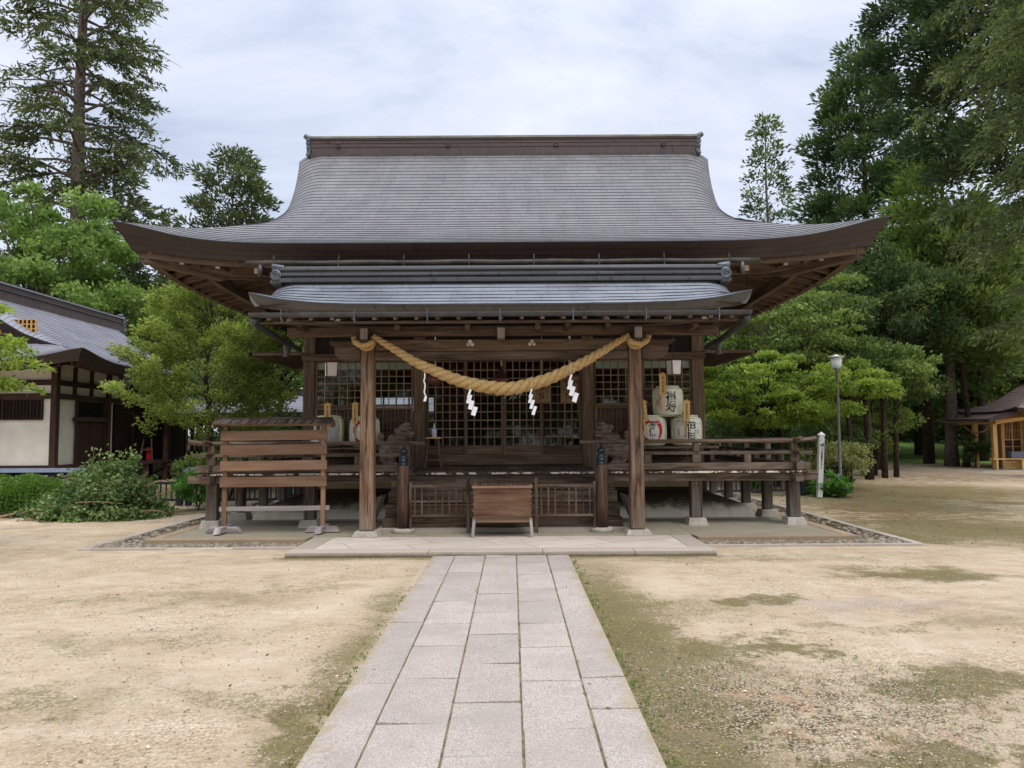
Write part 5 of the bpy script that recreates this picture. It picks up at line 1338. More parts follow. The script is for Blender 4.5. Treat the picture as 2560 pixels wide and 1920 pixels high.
# tag boards with little roofs
def tagboard(x, y, zb, h, w, text, label, stick, tilt=0):
    t = thing('name_tag_board', (x, y, zb), label, 'wooden tag', 'wooden tag boards on the barrels')
    ro = Matrix.Rotation(R(tilt), 3, 'Y'); P = lambda v: ro @ (Vector(v) - Vector((x, y, zb))) + Vector((x, y, zb))
    mb = MB(); b = 0
    mb.v += [(x - w / 2, y, zb), (x + w / 2, y, zb), (x + w / 2, y, zb + h), (x, y, zb + h + .025), (x - w / 2, y, zb + h)] + [(x - w / 2, y + .014, zb), (x + w / 2, y + .014, zb), (x + w / 2, y + .014, zb + h), (x, y + .014, zb + h + .025), (x - w / 2, y + .014, zb + h)]
    uv = [(v[2], v[0]) for v in mb.v[:5]]
    mb.face([0, 1, 2, 3, 4], uv); mb.face([9, 8, 7, 6, 5], uv[::-1])
    for i in range(5): k = (i + 1) % 5; mb.face([k, i, i + 5, k + 5], [(0, 0), (0, .1), (.1, .1), (.1, 0)])
    mb.xf(P); obj('board', mb, 'tag', t)
    mb = MB(); mb.bar((x - w * .8, y + .006, zb + h - .012), (x + .012, y + .006, zb + h + .034), .03, .008, up=(0, 0, 1)); mb.bar((x + w * .8, y + .006, zb + h - .012), (x - .012, y + .006, zb + h + .042), .03, .008); mb.xf(P); obj('small_roof', mb, 'tag', t)
    if stick: mb = MB(); mb.box(x - .012, x + .012, y + .015, y + .027, zb - stick, zb + h * .8); mb.xf(P); obj('stake', mb, 'tag', t)
    lettering('lettering', '\n'.join(text), h * .135 * 6 / len(text), lambda u, v: P((x + u, y - .0015, zb + h * .5 + v)), 'black', t, 1.0, .0005)
tagboard(2.86, 13.33, 2.28, .36, .115, '音上気物太殿', 'tag board standing up from the topmost barrel', .3)
tagboard(2.52, 13.32, 1.80, .355, .105, '香美町酒造会之殿', 'tilted tag board in front of the red crane barrel, right porch post beside it', .28, -3)
tagboard(3.27, 13.32, 1.80, .355, .115, '但馬清酒造組合奉献', 'tag board between the lower right and the upper barrels', .3, 2)
tagboard(-3.14, 13.32, 1.87, .27, .11, '香山酒造献', 'tag board rising behind the roof of the slatted rack', .2)
tagboard(-2.645, 13.32, 1.795, .36, .10, '三人町会七酒造殿', 'tag board just left of the left porch post', .3)
mb = MB(); mb.tube(catmull([(-2.35, 13.28, 1.68), (-2.5, 13.27, 1.52), (-2.65, 13.25, 1.43), (-2.8, 13.22, 1.39)], 6), .006, 5)
tag(obj('black_cable', mb, 'black', None, loc=(-2.6, 13.25, 1.4)), 'thin black cable curving down in front of the white barrel', 'cable')
# hanging signs at the right-hand doors
for x, zt, lab in ((.705, 2.62, 'wooden offering-price sign hanging under the rope, nearer the middle doors'), (1.20, 2.62, 'wooden offering-price sign hanging behind the rightmost paper streamer')):
    t = thing('offering_sign', (x, 13.6, 2.2), lab, 'sign', 'wooden signs at the right-hand doors'); w = .155; z0 = 2.165
    mb = MB(); mb.box(x - w, x + w, 13.59, 13.605, z0, zt); mb.bar((x - w * 1.1, 13.595, zt - .01), (x, 13.595, zt + .05), .03, .012); mb.bar((x + w * 1.1, 13.595, zt - .01), (x, 13.595, zt + .05), .03, .012); obj('board', mb, 'sign', t)
    mb = MB(); mb.tube([(x, 13.6, zt + .05), (x, 13.6, 3.46)], .004, 5); obj('hanging_string', mb, 'strawrope', t)
    lettering('lettering', '神\n饌\n料', .115, lambda u, v: (x + u - .01, 13.588, z0 + .215 + v), 'black', t, .95, .003)
    for k, s in ((-.10, '出石神社'), (.085, '金一封以上'), (.125, '受付にて')): lettering('small_lettering', '\n'.join(s), .036, (lambda k: (lambda u, v: (x + u + k, 13.588, z0 + .24 + v)))(k), 'black', t, 1.0)
# stool and hand-gel bottle
t = thing('stool', (-1.29, 13.85, .97), 'small wooden stool with splayed legs before the left doors', 'stool')
mb = MB(); mb.box(-1.43, -1.16, 13.72, 13.98, 1.515, 1.54); obj('seat', mb, 'honey', t, .006)
for sx in (-1, 1):
    for sy in (-1, 1): mb = MB(); mb.bar((-1.295 + sx * .15, 13.85 + sy * .13, .973), (-1.295 + sx * .09, 13.85 + sy * .09, 1.514), .026, .026, up=(0, 1, 0)); obj('leg', mb, 'wall', t)
mb = MB(); mb.bar((-1.43, 13.73, 1.13), (-1.16, 13.73, 1.13), .02, .02); mb.bar((-1.43, 13.97, 1.2), (-1.16, 13.97, 1.2), .02, .02); obj('stretcher', mb, 'wall', t)
t = thing('pump_bottle', (-1.285, 13.85, 1.541), 'white pump bottle of hand gel standing on the stool', 'bottle')
mb = MB(); mb.lathe([(0, 0), (.042, 0), (.046, .01), (.046, .13), (.040, .155), (.018, .17), (.018, .185), (0, .185)], (-1.285, 13.85, 1.542), 18); obj('bottle_body', mb, 'bottle', t)
mb = MB(); mb.lathe([(0, .186), (.02, .186), (.02, .205), (.008, .207), (.008, .235), (.014, .237), (.014, .25), (0, .25)], (-1.285, 13.85, 1.542), 12); mb.bar((-1.285, 13.85, 1.785), (-1.285, 13.80, 1.778), .012, .01); obj('pump_head', mb, 'white', t)
mb = MB(); mb.grid([[(-1.285 + .0475 * math.sin(a), 13.85 - .0475 * math.cos(a), z) for a in np.linspace(-.7, .7, 8)] for z in (1.59, 1.65)], 0, .5, True); obj('pink_label', mb, plain('pale_pink_label', lin(216, 184, 200), .5), t)
# guardian lion-dogs, carved wood: one continuous body each
def liondog(cx, cy, face, label):
    t = thing('guardian_statue', (cx, cy, .97), label, 'statue', 'carved guardian lion-dogs')
    bm = bmesh.new()
    def ell(p, r, rot=(0, 0, 0), sub=3):
        mt = Matrix.Translation(p) @ Matrix.Rotation(rot[1], 4, 'Y') @ Matrix.Rotation(rot[0], 4, 'X') @ Matrix.Diagonal((*r, 1))
        bmesh.ops.create_icosphere(bm, subdivisions=sub, radius=1, matrix=mt)
    def limb(a, b, r0, r1, n=7):
        a, b = Vector(a), Vector(b)
        for i in range(n): q = i / (n - 1); rr = r0 + (r1 - r0) * q; ell(a.lerp(b, q), (rr, rr, rr), sub=2)
    # local: +x forward
    ell((-.16, 0, .20), (.17, .15, .19)); ell((-.02, 0, .33), (.14, .13, .24), (0, -.35, 0)); ell((.06, 0, .42), (.12, .12, .15))
    for s in (-1, 1):
        ell((-.12, s * .10, .14), (.14, .065, .14)); limb((-.16, s * .12, .05), (.02, s * .12, .035), .05, .045, 5)
        limb((.10, s * .075, .36), (.14, s * .08, .05), .058, .042, 9); ell((.17, s * .08, .035), (.06, .045, .035))
        ell((.17, s * .075, .70), (.035, .02, .05)); ell((.22, s * .055, .64), (.035, .03, .025))
    ell((.13, 0, .60), (.13, .115, .125)); ell((.24, 0, .555), (.075, .075, .05)); ell((.22, 0, .505), (.065, .065, .03)); ell((.29, 0, .585), (.025, .035, .022))
    for k in range(26):
        a = random.uniform(-2.6, 2.6); zz = random.uniform(.42, .68)
        ell((.06 + .05 * random.random() - .07 * abs(math.cos(a)) , .115 * math.sin(a), zz), (.035, .035, .035), sub=2)
    limb((-.28, 0, .22), (-.30, 0, .42), .05, .06, 6); ell((-.29, 0, .50), (.06, .05, .09))
    me = bpy.data.meshes.new('guardian_body'); bm.to_mesh(me); bm.free()
    o = bpy.data.objects.new('guardian_body', me); COL.objects.link(o)
    rm = o.modifiers.new('r', 'REMESH'); rm.mode = 'VOXEL'; rm.voxel_size = .011
    me2 = bpy.data.meshes.new_from_object(o.evaluated_get(bpy.context.evaluated_depsgraph_get())); bpy.data.objects.remove(o)
    sc_ = 1.03
    co = np.empty(len(me2.vertices) * 3); me2.vertices.foreach_get('co', co); co = co.reshape(-1, 3)
    a = face; cs, sn = math.cos(a), math.sin(a)
    co = co * sc_; co = np.stack([co[:, 0] * cs - co[:, 1] * sn, co[:, 0] * sn + co[:, 1] * cs, co[:, 2] + .065], 1)
    me2.vertices.foreach_set('co', co.ravel()); me2.polygons.foreach_set('use_smooth', [True] * len(me2.polygons)); me2.update()
    me2.materials.clear(); me2.materials.append(M['statue2'])
    ob = link('guardian_body', me2, t)
    mb = MB(); mb.box(-.30, .28, -.17, .17, .003, .062)
    mb.xf(lambda v: Vector((cx + v.x * cs - v.y * sn, cy + v.x * sn + v.y * cs, .97 + v.z))); obj('plinth', mb, 'statue', t, .008)
    return t
def statuemat():
    m = MT('carved_weathered_wood'); p = m.ob()
    n = m.noise(p, 7, 5, .6); w = m.n('ShaderNodeTexWave', wave_type='RINGS'); m.l(p, w.inputs[0]); w.inputs['Scale'].default_value = 4; w.inputs['Distortion'].default_value = 5; w.inputs['Detail'].default_value = 3
    c = m.ramp(m.math('ADD', m.math('MULTIPLY', n, .88), m.math('MULTIPLY', w.outputs['Fac'], .12)), (.3, lin(70, 58, 49)), (.5, lin(118, 102, 88)), (.7, lin(150, 133, 118)))
    m.bump(n, .3, .01); return m.fin(c, .85, .15)
M['statue2'] = statuemat()
liondog(-1.88, 13.25, R(-12), 'carved wooden guardian lion-dog left of the doors, facing right')
liondog(1.90, 13.25, R(192), 'dark carved guardian lion-dog right of the doors, facing left')

# slatted rack with small plank roof
t = thing('votive_rack', (-3.57, 11.75, PZ), 'freestanding slatted wooden rack with a little plank roof on cross feet', 'rack')
for x in (-4.34, -2.80):
    mb = MB(); mb.box(x - .035, x + .035, 11.72, 11.78, .17, 1.74); obj('post', mb, 'rack', t, .006)
    mb = MB(); w = .28
    mb.hexa([(x - w, 11.70, .09), (x + w, 11.70, .09), (x + w, 11.80, .09), (x - w, 11.80, .09), (x - w * .75, 11.705, .178), (x + w * .75, 11.705, .178), (x + w * .75, 11.795, .178), (x - w * .75, 11.795, .178)])
    mb.hexa([(x - .05, 11.42, .10), (x + .05, 11.42, .10), (x + .05, 12.08, .10), (x - .05, 12.08, .10), (x - .045, 11.50, .19), (x + .045, 11.50, .19), (x + .045, 12.0, .19), (x - .045, 12.0, .19)])
    obj('cross_foot', mb, 'graywood', t, .006)
    for yy in (11.46, 12.04): mb = MB(); mb.lathe([(0, PZ + .002), (.035, PZ + .002), (.035, .10), (0, .10)], (x, yy, 0), 12); obj('foot_pad', mb, 'under', t)
for i, (z0, z1, y) in enumerate(((1.515, 1.665, 11.70), (1.289, 1.446, 11.695), (1.046, 1.196, 11.70), (.791, .946, 11.695))):
    mb = MB(); mb.hexa([(-4.40, y - .012, z0), (-2.735, y - .012, z0 + .01), (-2.735, y + .012, z0 + .01), (-4.40, y + .012, z0), (-4.40, y - .012, z1), (-2.735, y - .012, z1 + .012), (-2.735, y + .012, z1 + .012), (-4.40, y + .012, z1)], r=(.35, .15, .75, .2)[i]); s_ = obj('slat', mb, 'rack', t, .003)
    mb = MB()
    for x in (-4.35, -2.79): mb.lathe([(0, -.003), (.006, -.002), (.006, .002)], (x, y - .013, (z0 + z1) / 2), 8, ax='y')
    obj('nail', mb, 'black', s_)
mb = MB(); mb.bar((-4.42, 11.75, .45), (-2.70, 11.75, .462), .04, .07); obj('cross_bar', mb, 'graywood', t, .005)
mb = MB()
for sy in (-1, 1):
    for i in range(13):
        x0 = -4.50 + i * .142; sk = .0
        p = lambda u, v, w: (x0 + u, 11.75 + sy * v * .17, 1.845 - v * .085 + w + .004 * (i % 2))
        mb.hexa([p(0, 1, 0), p(.137, 1, 0), p(.137, 0, 0), p(0, 0, 0), p(0, 1, .014), p(.137, 1, .014), p(.137, 0, .014), p(0, 0, .014)] if sy < 0 else [p(0, 0, 0), p(.137, 0, 0), p(.137, 1, 0), p(0, 1, 0), p(0, 0, .014), p(.137, 0, .014), p(.137, 1, .014), p(0, 1, .014)])
    # joint battens running down the slope, slanted like the boards
    for i in range(1, 13):
        x0 = -4.505 + i * .142; mb.bar((x0, 11.75, 1.866), (x0 - .03, 11.75 + sy * .17, 1.781), .02, .012)
mb.bar((-4.52, 11.75, 1.868), (-2.66, 11.75, 1.868), .05, .018)
obj('plank_roof', mb, 'under', t)
mb = MB()
for x in (-4.49, -2.675):
    for sy in (-1, 1): mb.hexa([(x - .012, 11.75 + min(0, sy * .17), 1.72 if sy < 0 else 1.72), (x + .012, 11.75 + min(0, sy * .17), 1.72), (x + .012, 11.75 + max(0, sy * .17), 1.72), (x - .012, 11.75 + max(0, sy * .17), 1.72), (x - .012, 11.75 + min(0, sy * .17), 1.765 if sy < 0 else 1.84), (x + .012, 11.75 + min(0, sy * .17), 1.765 if sy < 0 else 1.84), (x + .012, 11.75 + max(0, sy * .17), 1.84 if sy < 0 else 1.765), (x - .012, 11.75 + max(0, sy * .17), 1.84 if sy < 0 else 1.765)])
mb.box(-4.48, -2.69, 11.735, 11.765, 1.742, 1.80)
obj('gable_end', mb, 'rack', t)
# ------------------------------------------------------------------ shrine office on the left
off = thing('shrine_office', (-16, 26.2, 0), 'white plastered building with dark timber frame and curved gray roof on the left', 'building')
ocx, ocy = -16.0, 26.2
oroof = Roof(lambda x, y, z: (ocx - y, ocy + x, z), 5.9, 4.4, 3.70, 2.32, .32, 1.1, [(1.4, 4.5), (1.8, 4.3), (2.4, 4.22), (3.4, 4.28), (4.4, 4.4)], 1.75, a=.5, N=30, nx=40, T0=.20, T1=.14, over=1.5)
r_ = obj('roof', oroof.surface(MB()), ['roof2', 'lap'], off)
obj('eave_fascia', oroof.fascia(MB()), 'fascia', r_)
mb = MB(); oroof.soffit(mb); obj('soffit', mb, 'board', off)
for side, rg in ((0, range(-15, 16)), (3, range(-11, 12))):
    for i in rg:
        c = i * .36 if side == 0 else -i * .36
        obj('rafter', oroof.rafter(side, c, t1=1.4, w=.07), 'office', off)
mb = MB(); zz = 3.70 + 2.32
mb.box(ocx - .2, ocx + .2, ocy - 4.2, ocy + 4.2, zz - .15, zz + .16); mb.box(ocx - .24, ocx + .24, ocy - 4.22, ocy + 4.22, zz + .163, zz + .2); mb.box(ocx - .18, ocx + .18, ocy - 4.2, ocy + 4.2, zz + .203, zz + .36); mb.box(ocx - .23, ocx + .23, ocy - 4.24, ocy + 4.24, zz + .363, zz + .42, 1)
obj('ridge', mb, ['ridge', 'roof2'], r_, .006)
for sg in (-1, 1):
    mb = MB()
    mb.box(-.08, .08, -.22, .22, -.15, .42)
    for z_ in (-.12, .1, .25, .4): mb.tube([(.05, -.24, z_), (.05, .24, z_)], .07, 10)
    mb.tube([(-.05, 0, .48), (.22, 0, .55)], .09, 10)
    mb.xf(lambda v: Vector((ocx + v.y, ocy + sg * (4.26 + v.x), zz + v.z))); obj('ridge_end_ornament', mb, 'verd', r_)
    # gable face: gilded lattice above brown boards
    x1 = sg * (oroof.A - 1.95); S = [1.7 + 2.7 * i / 12 for i in range(13)]
    rows = [[oroof.T(x1, -(4.4 - t), 3.70 + oroof.P(t) - .14) for t in S] + [oroof.T(x1, (4.4 - t), 3.70 + oroof.P(t) - .14) for t in S[::-1]], [oroof.T(x1, -(4.4 - t), 3.70 + oroof.P(1.75) - .1) for t in S] + [oroof.T(x1, (4.4 - t), 3.70 + oroof.P(1.75) - .1) for t in S[::-1]]]
    mb = MB(); mb.grid(rows, 0, .5, False, lambda i, j: (j * .2, i)); obj('gable_wall', mb, 'fascia', off)
    yv = ocy + x1 - .03 if sg < 0 else ocy + x1 + .03
    mb = MB(); zb = 3.70 + oroof.P(1.75) + .34
    mb.box(ocx - 1.9, ocx + 1.9, min(yv, yv - sg * .02), max(yv, yv - sg * .02), zb, zb + .42, 1)
    for i in range(30): x = ocx - 1.88 + i * .13; mb.box(x - .022, x + .022, min(yv, yv + sg * .03), max(yv, yv + sg * .03), zb, zb + .42)
    for z_ in (zb, zb + .14, zb + .28, zb + .42): mb.box(ocx - 1.9, ocx + 1.9, min(yv, yv + sg * .02), max(yv, yv + sg * .02), z_ - .015, z_ + .015)
    obj('gable_lattice', mb, ['gold', 'dark'], off)
    mb = MB(); S = [1.45 + 2.95 * i / 16 for i in range(17)]
    for sy in (-1, 1):
        P = lambda t, ins, dz: oroof.T(sg * (oroof.w(t) - ins), sy * (4.4 - t), oroof.z(oroof.w(t), t) + dz)
        rows = [[P(t, 0, .014) for t in S], [P(t, .03, -.10) for t in S], [P(t, .05, -.10) for t in S], [P(t, .07, -.32) for t in S], [P(t, .14, -.32) for t in S], [P(t, .14, -.05) for t in S], [P(t, .9, -.02) for t in S]]
        mb.grid(rows, 0, .5, True, lambda i, j: (j * .25, i), (sg > 0) == (sy > 0))
    obj('barge_board', mb, 'fascia', off)
XW, Y0, Y1 = -13.2, 21.8, 30.6
mb = MB(); mb.box(-18.8, XW - .03, Y0 + .03, Y1 - .03, .02, 3.75); obj('plaster_wall', mb, 'plaster', off)
for x in (-18.7, -16.6, -15.0, XW): part('corner_post' if x in (-18.7, XW) else 'wall_post', 'office', off, .01, b=(x - .09, x + .09, Y0 - .09, Y0 + .09, .05, 3.7))
for y in (24.65, 26.2, 27.6, 29.0, 30.5): part('wall_post', 'office', off, .01, b=(XW - .08, XW + .08, y - .08, y + .08, .05, 3.7))
for z0, z1 in ((.64, .76), (2.70, 2.86), (3.10, 3.25)):
    part('tie_beam', 'office', off, b=(-18.8, XW - .092, Y0 - .055, Y0 + .05, z0, z1)); part('tie_beam', 'office', off, b=(XW - .05, XW + .055, Y0 + .092, 30.4, z0, z1))
for y in (22.75, 23.65, 25.4, 26.9, 28.3): part('short_post', 'office', off, b=(XW - .06, XW + .05, y - .05, y + .05, 2.86, 3.7))
for x in (-16.3,): part('short_post', 'office', off, b=(x - .05, x + .05, Y0 - .05, Y0 + .05, 2.86, 3.7))
mb = MB(); mb.box(-16.5, XW - .35, Y0 - .02, Y0 + .025, 2.09, 2.695)
w_ = obj('window', mb, 'dark', off); mb = MB(); 
for x0, x1 in ((-16.5, -15.95), (-15.9, -14.78), (-14.73, XW - .35)): framed(mb, x0, x1, 2.08, 2.70, Y0 - .045, .04, .02)
for i in range(28): x = -16.4 + i * .1; mb.box(x - .008, x + .008, Y0 - .035, Y0 - .025, 2.1, 2.68)
obj('window_frame', mb, 'office', w_)
mb = MB(); mb.box(XW - .02, XW + .02, 22.9, 24.4, .5, 2.05); mb.box(XW + .02, XW + .035, 23.63, 23.67, .5, 2.05); mb.box(XW + .0, XW + .05, 22.82, 22.9, .4, 2.7); mb.box(XW, XW + .05, 24.4, 24.48, .4, 2.7); mb.box(XW, XW + .10, 22.7, 24.6, 2.06, 2.18)
d = obj('double_door', mb, 'office', off)
mb = MB(); mb.box(XW - .01, XW + .015, 22.95, 24.35, 2.2, 2.68); obj('transom_window', mb, 'dark', d)
mb = MB(); mb.box(XW - .02, XW + .02, 25.0, 30.4, .76, 2.68); sc_ = obj('screen_wall', mb, 'dark', off)
mb = MB()
for i in range(50): y = 25.05 + i * .107; mb.box(XW + .021, XW + .04, y, y + .02, .8, 2.66)
for i in range(16): mb.box(XW + .02, XW + .034, 25.0, 30.4, .85 + i * .12, .865 + i * .12)
obj('screen_lattice', mb, 'office', sc_)
mb = MB(); mb.box(XW + .06, XW + 1.15, 25.0, 30.2, .66, .74)
for y in (25.1, 26.6, 28.1, 29.6): mb.box(XW + 1.0, XW + 1.12, y, y + .12, .0, .66)
mb.bar((XW + .1, 27.2, .1), (XW + 1.0, 27.2, .62), .12, .03); obj('side_veranda', mb, 'office', off)
t = thing('easel_stand', (XW + .75, 26.0, .74), 'small wooden stand with a red panel on the veranda of the white office', 'stand')
mb = MB(); mb.bar((XW + .5, 25.8, .742), (XW + .6, 25.9, 1.5), .04, .04); mb.bar((XW + .95, 25.8, .742), (XW + .85, 25.9, 1.5), .04, .04); mb.box(XW + .55, XW + .92, 25.84, 25.88, 1.1, 1.15); obj('frame', mb, 'wall', t)
mb = MB(); mb.box(XW + .70, XW + .86, 25.9, 25.93, .76, 1.2); obj('panel', mb, 'red', t)

# low connecting corridor behind
cor = thing('corridor_building', (-8, 27.5, 0), 'long low corridor with a pale gray roof behind the trees, left of the hall', 'building')
mb = MB(); n = 12
for sg in (-1, 1):
    for i in range(n):
        a, b = i / n, (i + 1) / n
        Y_ = lambda t: 27.6 + sg * 1.5 * (1 - t)
        Z_ = lambda t: 2.40 + .75 * (.75 * t + .25 * t * t)
        xs_ = [-12.6 + j * .8 for j in range(15)]
        mb.grid([[(x, Y_(a), Z_(a) + .012) for x in xs_], [(x, Y_(b), Z_(b)) for x in xs_]], 0, random.random(), False, lambda ii, j: (xs_[j], i + ii), sg > 0)
        mb.grid([[(x, Y_(a), Z_(a) - .02) for x in xs_], [(x, Y_(a), Z_(a) + .012) for x in xs_]], 0, 0, False, None, sg > 0)
obj('roof', mb, 'roof2', cor)
mb = MB(); mb.box(-12.6, -1.4, 26.12, 26.2, 2.26, 2.38); mb.box(-12.6, -1.4, 29.0, 29.08, 2.26, 2.38); mb.box(-12.6, -12.5, 26.2, 29, 2.3, 2.4); mb.box(-1.5, -1.4, 26.2, 29.0, 2.3, 2.4); obj('eave_board', mb, 'fascia', cor)
mb = MB(); mb.box(-12.7, -1.3, 27.45, 27.75, 3.08, 3.28); mb.box(-12.72, -1.28, 27.42, 27.78, 3.283, 3.33, 1); obj('ridge', mb, ['ridgedark', 'whitepaint'], cor)
for i in range(8):
    for y in (26.5, 28.7): part('post', 'office', cor, b=(-12.2 + i * 1.45, -12.08 + i * 1.45, y, y + .12, 0, 2.4))
mb = MB(); mb.box(-12.3, -1.6, 28.72, 28.78, .1, 1.0); mb.box(-12.3, -1.6, 26.55, 26.6, .55, .62); mb.box(-12.3, -1.6, 26.6, 28.7, .35, .42); obj('low_wall', mb, 'office', cor)

# fences
def fence(name, x0, x1, y, label, coping=True, top=.62, group='black picket fences'):
    t = thing(name, ((x0 + x1) / 2, y, 0), label, 'fence' if coping else 'gate', group)
    mb = MB(); n = int((x1 - x0) / .12)
    for i in range(n): x = x0 + (i + .5) * (x1 - x0) / n; mb.box(x - .014, x + .014, y - .014, y + .014, .15, top)
    obj('pickets', mb, 'blackfence', t)
    mb = MB(); mb.box(x0, x1, y - .03, y + .03, .10, .15); mb.box(x0, x1, y - .03, y + .03, top, top + .06); obj('rail', mb, 'blackfence', t)
    if coping:
        mb = MB(); mb.hexa([(x0 - .1, y - .16, .78), (x1 + .1, y - .16, .78), (x1 + .1, y + .16, .78), (x0 - .1, y + .16, .78), (x0 - .02, y - .03, .87), (x1 + .02, y - .03, .87), (x1 + .02, y + .03, .87), (x0 - .02, y + .03, .87)]); obj('coping', mb, 'coping', t, .004)
        mb = MB(); mb.box(x0, x1, y - .035, y + .035, .70, .779); obj('top_beam', mb, 'blackfence', t)
    k = max(1, round((x1 - x0) / 1.8))
    for i in range(k + 1): x = x0 + (x1 - x0) * i / k; part('fence_post', 'blackfence', t, .006, b=(x - .06, x + .06, y - .06, y + .06, 0, .698 if coping else top + .2))
fence('picket_fence', -19.5, -9.35, 17.3, 'long black picket fence with gray coping before the white office')
fence('low_gate', -9.15, -7.5, 17.3, 'low black gate without coping, right of the cut branches', False, .48, None)
fence('picket_fence', -7.3, -4.98, 17.3, 'short black picket fence with coping at the left end of the veranda')
fence('picket_fence', 5.0, 7.5, 19.0, 'black picket fence with coping at the right end of the veranda')

# lamp post
t = thing('lamp_post', (8.72, 19.6, 0), 'slim gray lamp post with a white frosted lamp head and flat cap', 'street lamp')
mb = MB(); mb.lathe([(.036, 0), (.036, 3.2), (.05, 3.2), (.05, 3.24), (0, 3.24)], (8.72, 19.6, 0), 14); obj('pole', mb, 'steel', t)
mb = MB(); mb.lathe([(0, 3.235), (.10, 3.24), (.11, 3.31), (.06, 3.312)], (8.72, 19.6, 0), 20); obj('lamp_collar', mb, 'steel', t)
mb = MB(); mb.lathe([(.0, 3.30), (.105, 3.30), (.12, 3.34), (.145, 3.56), (0, 3.56)], (8.72, 19.6, 0), 24); obj('lamp_shade', mb, 'lampglass', t)
mb = MB(); mb.lathe([(0, 3.562), (.21, 3.562), (.20, 3.575), (.06, 3.60), (.03, 3.63), (0, 3.63)], (8.72, 19.6, 0), 24); obj('lamp_cap', mb, 'lampglass', t)
part('junction_box', 'steel', t, .004, b=(8.63, 8.68, 19.55, 19.65, .25, .5))
# white marker post
t = thing('marker_post', (7.66, 18.4, 0), 'square white wooden post with black vertical writing', 'sign post')
mb = MB(); mb.hexa([(7.60, 18.34, 0), (7.72, 18.34, 0), (7.72, 18.46, 0), (7.60, 18.46, 0), (7.60, 18.34, 1.5), (7.72, 18.34, 1.5), (7.72, 18.46, 1.5), (7.60, 18.46, 1.5)])
mb.xf(lambda v: v + Vector((.10 * v.z / 1.5 , 0, 0))); obj('post', mb, 'whitepaint', t, .004)
mb = MB(); mb.box(7.69, 7.83, 18.33, 18.47, 1.5, 1.53); mb.hexa([(7.69, 18.33, 1.53), (7.83, 18.33, 1.53), (7.83, 18.47, 1.53), (7.69, 18.47, 1.53), (7.755, 18.395, 1.60), (7.765, 18.395, 1.60), (7.765, 18.405, 1.60), (7.755, 18.405, 1.60)]); obj('cap', mb, 'whitepaint', t)
for body, size, zc_ in (('宝\n福\n上', .10, 1.27), ('皿\nの\n里\nま\nち\nと\nも\nに', .055, .90)):
    lettering('lettering', body, size, (lambda zc_: (lambda u, v: (7.66 + .10 * (zc_ + v) / 1.5 + u + .005, 18.336, zc_ + v)))(zc_), 'black', t, .95, .002)

# small new timber shrine on the right
hut = thing('small_shrine', (21, 30.6, 0), 'small new honey-coloured timber shrine with brown shingle roof, far right', 'small shrine')
hy0, hy1, HZ = 29.35, 32.0, .08
M['hutstone'] = plain('pale_hut_platform', lin(170, 166, 152), .9, .2)
part('platform', 'hutstone', hut, .01, b=(18.1, 25, 28.6, 33.0, -.1, HZ))
hr = Roof(lambda x, y, z: (22.0 + y, 30.7 - x, z), 2.1, 2.5, 2.36, 1.35, .14, .6, [(.6, 1.5), (1.0, 1.42), (2.5, 1.5)], .75, a=.55, N=16, nx=14, T0=.13, T1=.05, over=.8, fs=.6)
r_ = obj('roof', hr.surface(MB()), ['roof3', 'lap'], hut); obj('eave_fascia', hr.fascia(MB()), 'fascia', r_)
mb = MB(); hr.soffit(mb); obj('soffit', mb, 'honey', hut)
mb = MB(); mb.box(21.8, 22.2, 29.1, 32.3, 3.64, 3.85); obj('ridge', mb, 'fascia', r_)
for sg in (-1, 1):
    S = [.7 + 1.8 * i / 8 for i in range(9)]; mb = MB(); x1 = sg * 1.3
    rows = [[hr.T(x1, -(2.5 - t), 2.36 + hr.P(t) - .06) for t in S] + [hr.T(x1, (2.5 - t), 2.36 + hr.P(t) - .06) for t in S[::-1]], [hr.T(x1, -(2.5 - t), 2.36 + hr.P(.7) - .08) for t in S] + [hr.T(x1, (2.5 - t), 2.36 + hr.P(.7) - .08) for t in S[::-1]]]
    mb.grid(rows, 0, .5, False, None); obj('gable_wall', mb, 'fascia', hut)
    mb = MB(); 
    for sy in (-1, 1):
        P = lambda t, ins, dz: hr.T(sg * (hr.w(t) - ins), sy * (2.5 - t), hr.z(hr.w(t), t) + dz)
        mb.grid([[P(t, 0, .014) for t in S], [P(t, .03, -.14) for t in S], [P(t, .12, -.14) for t in S], [P(t, .4, -.03) for t in S]], 0, .5, True, None, (sg > 0) == (sy > 0))
    obj('barge_board', mb, 'fascia', hut)
# lower porch roof toward the left
mb = MB(); n = 8
for i in range(n):
    a, b = i / n, (i + 1) / n; q = lambda t: (18.62 + 1.5 * t, 1.97 + .55 * (.7 * t + .3 * t * t))
    (xa, za), (xb, zb_) = q(a), q(b); ys_ = [29.0 + j * .35 for j in range(11)]
    lf = lambda y: .10 * math.exp(-min(y - 29.0, 32.5 - y) / .4)
    mb.grid([[(xa, y, za + .01 + lf(y)) for y in ys_], [(xb, y, zb_ + lf(y)) for y in ys_]], 0, random.random(), False, lambda ii, j: (ys_[j], i + ii), True)
    mb.grid([[(xa, y, za - .02 + lf(y)) for y in ys_], [(xa, y, za + .01 + lf(y)) for y in ys_]], 0, 0, False, None, True)
obj('porch_roof', mb, 'roof3', hut)
mb = MB()
mb.bar((18.66, 29.0, 2.0), (18.66, 32.5, 2.0), .06, .13); 
for y in (29.0, 32.5): mb.bar((18.64, y, 2.0), (19.5, y, 2.24), .06, .15); mb.bar((19.5, y, 2.24), (20.2, y, 2.44), .06, .15)
obj('porch_fascia', mb, 'fascia', r_)
mb = MB(); mb.bar((18.7, 30.75, 1.94), (20.1, 30.75, 2.42), 3.3, .03, up=(0, 0, 1)); obj('porch_soffit', mb, 'honey', hut)
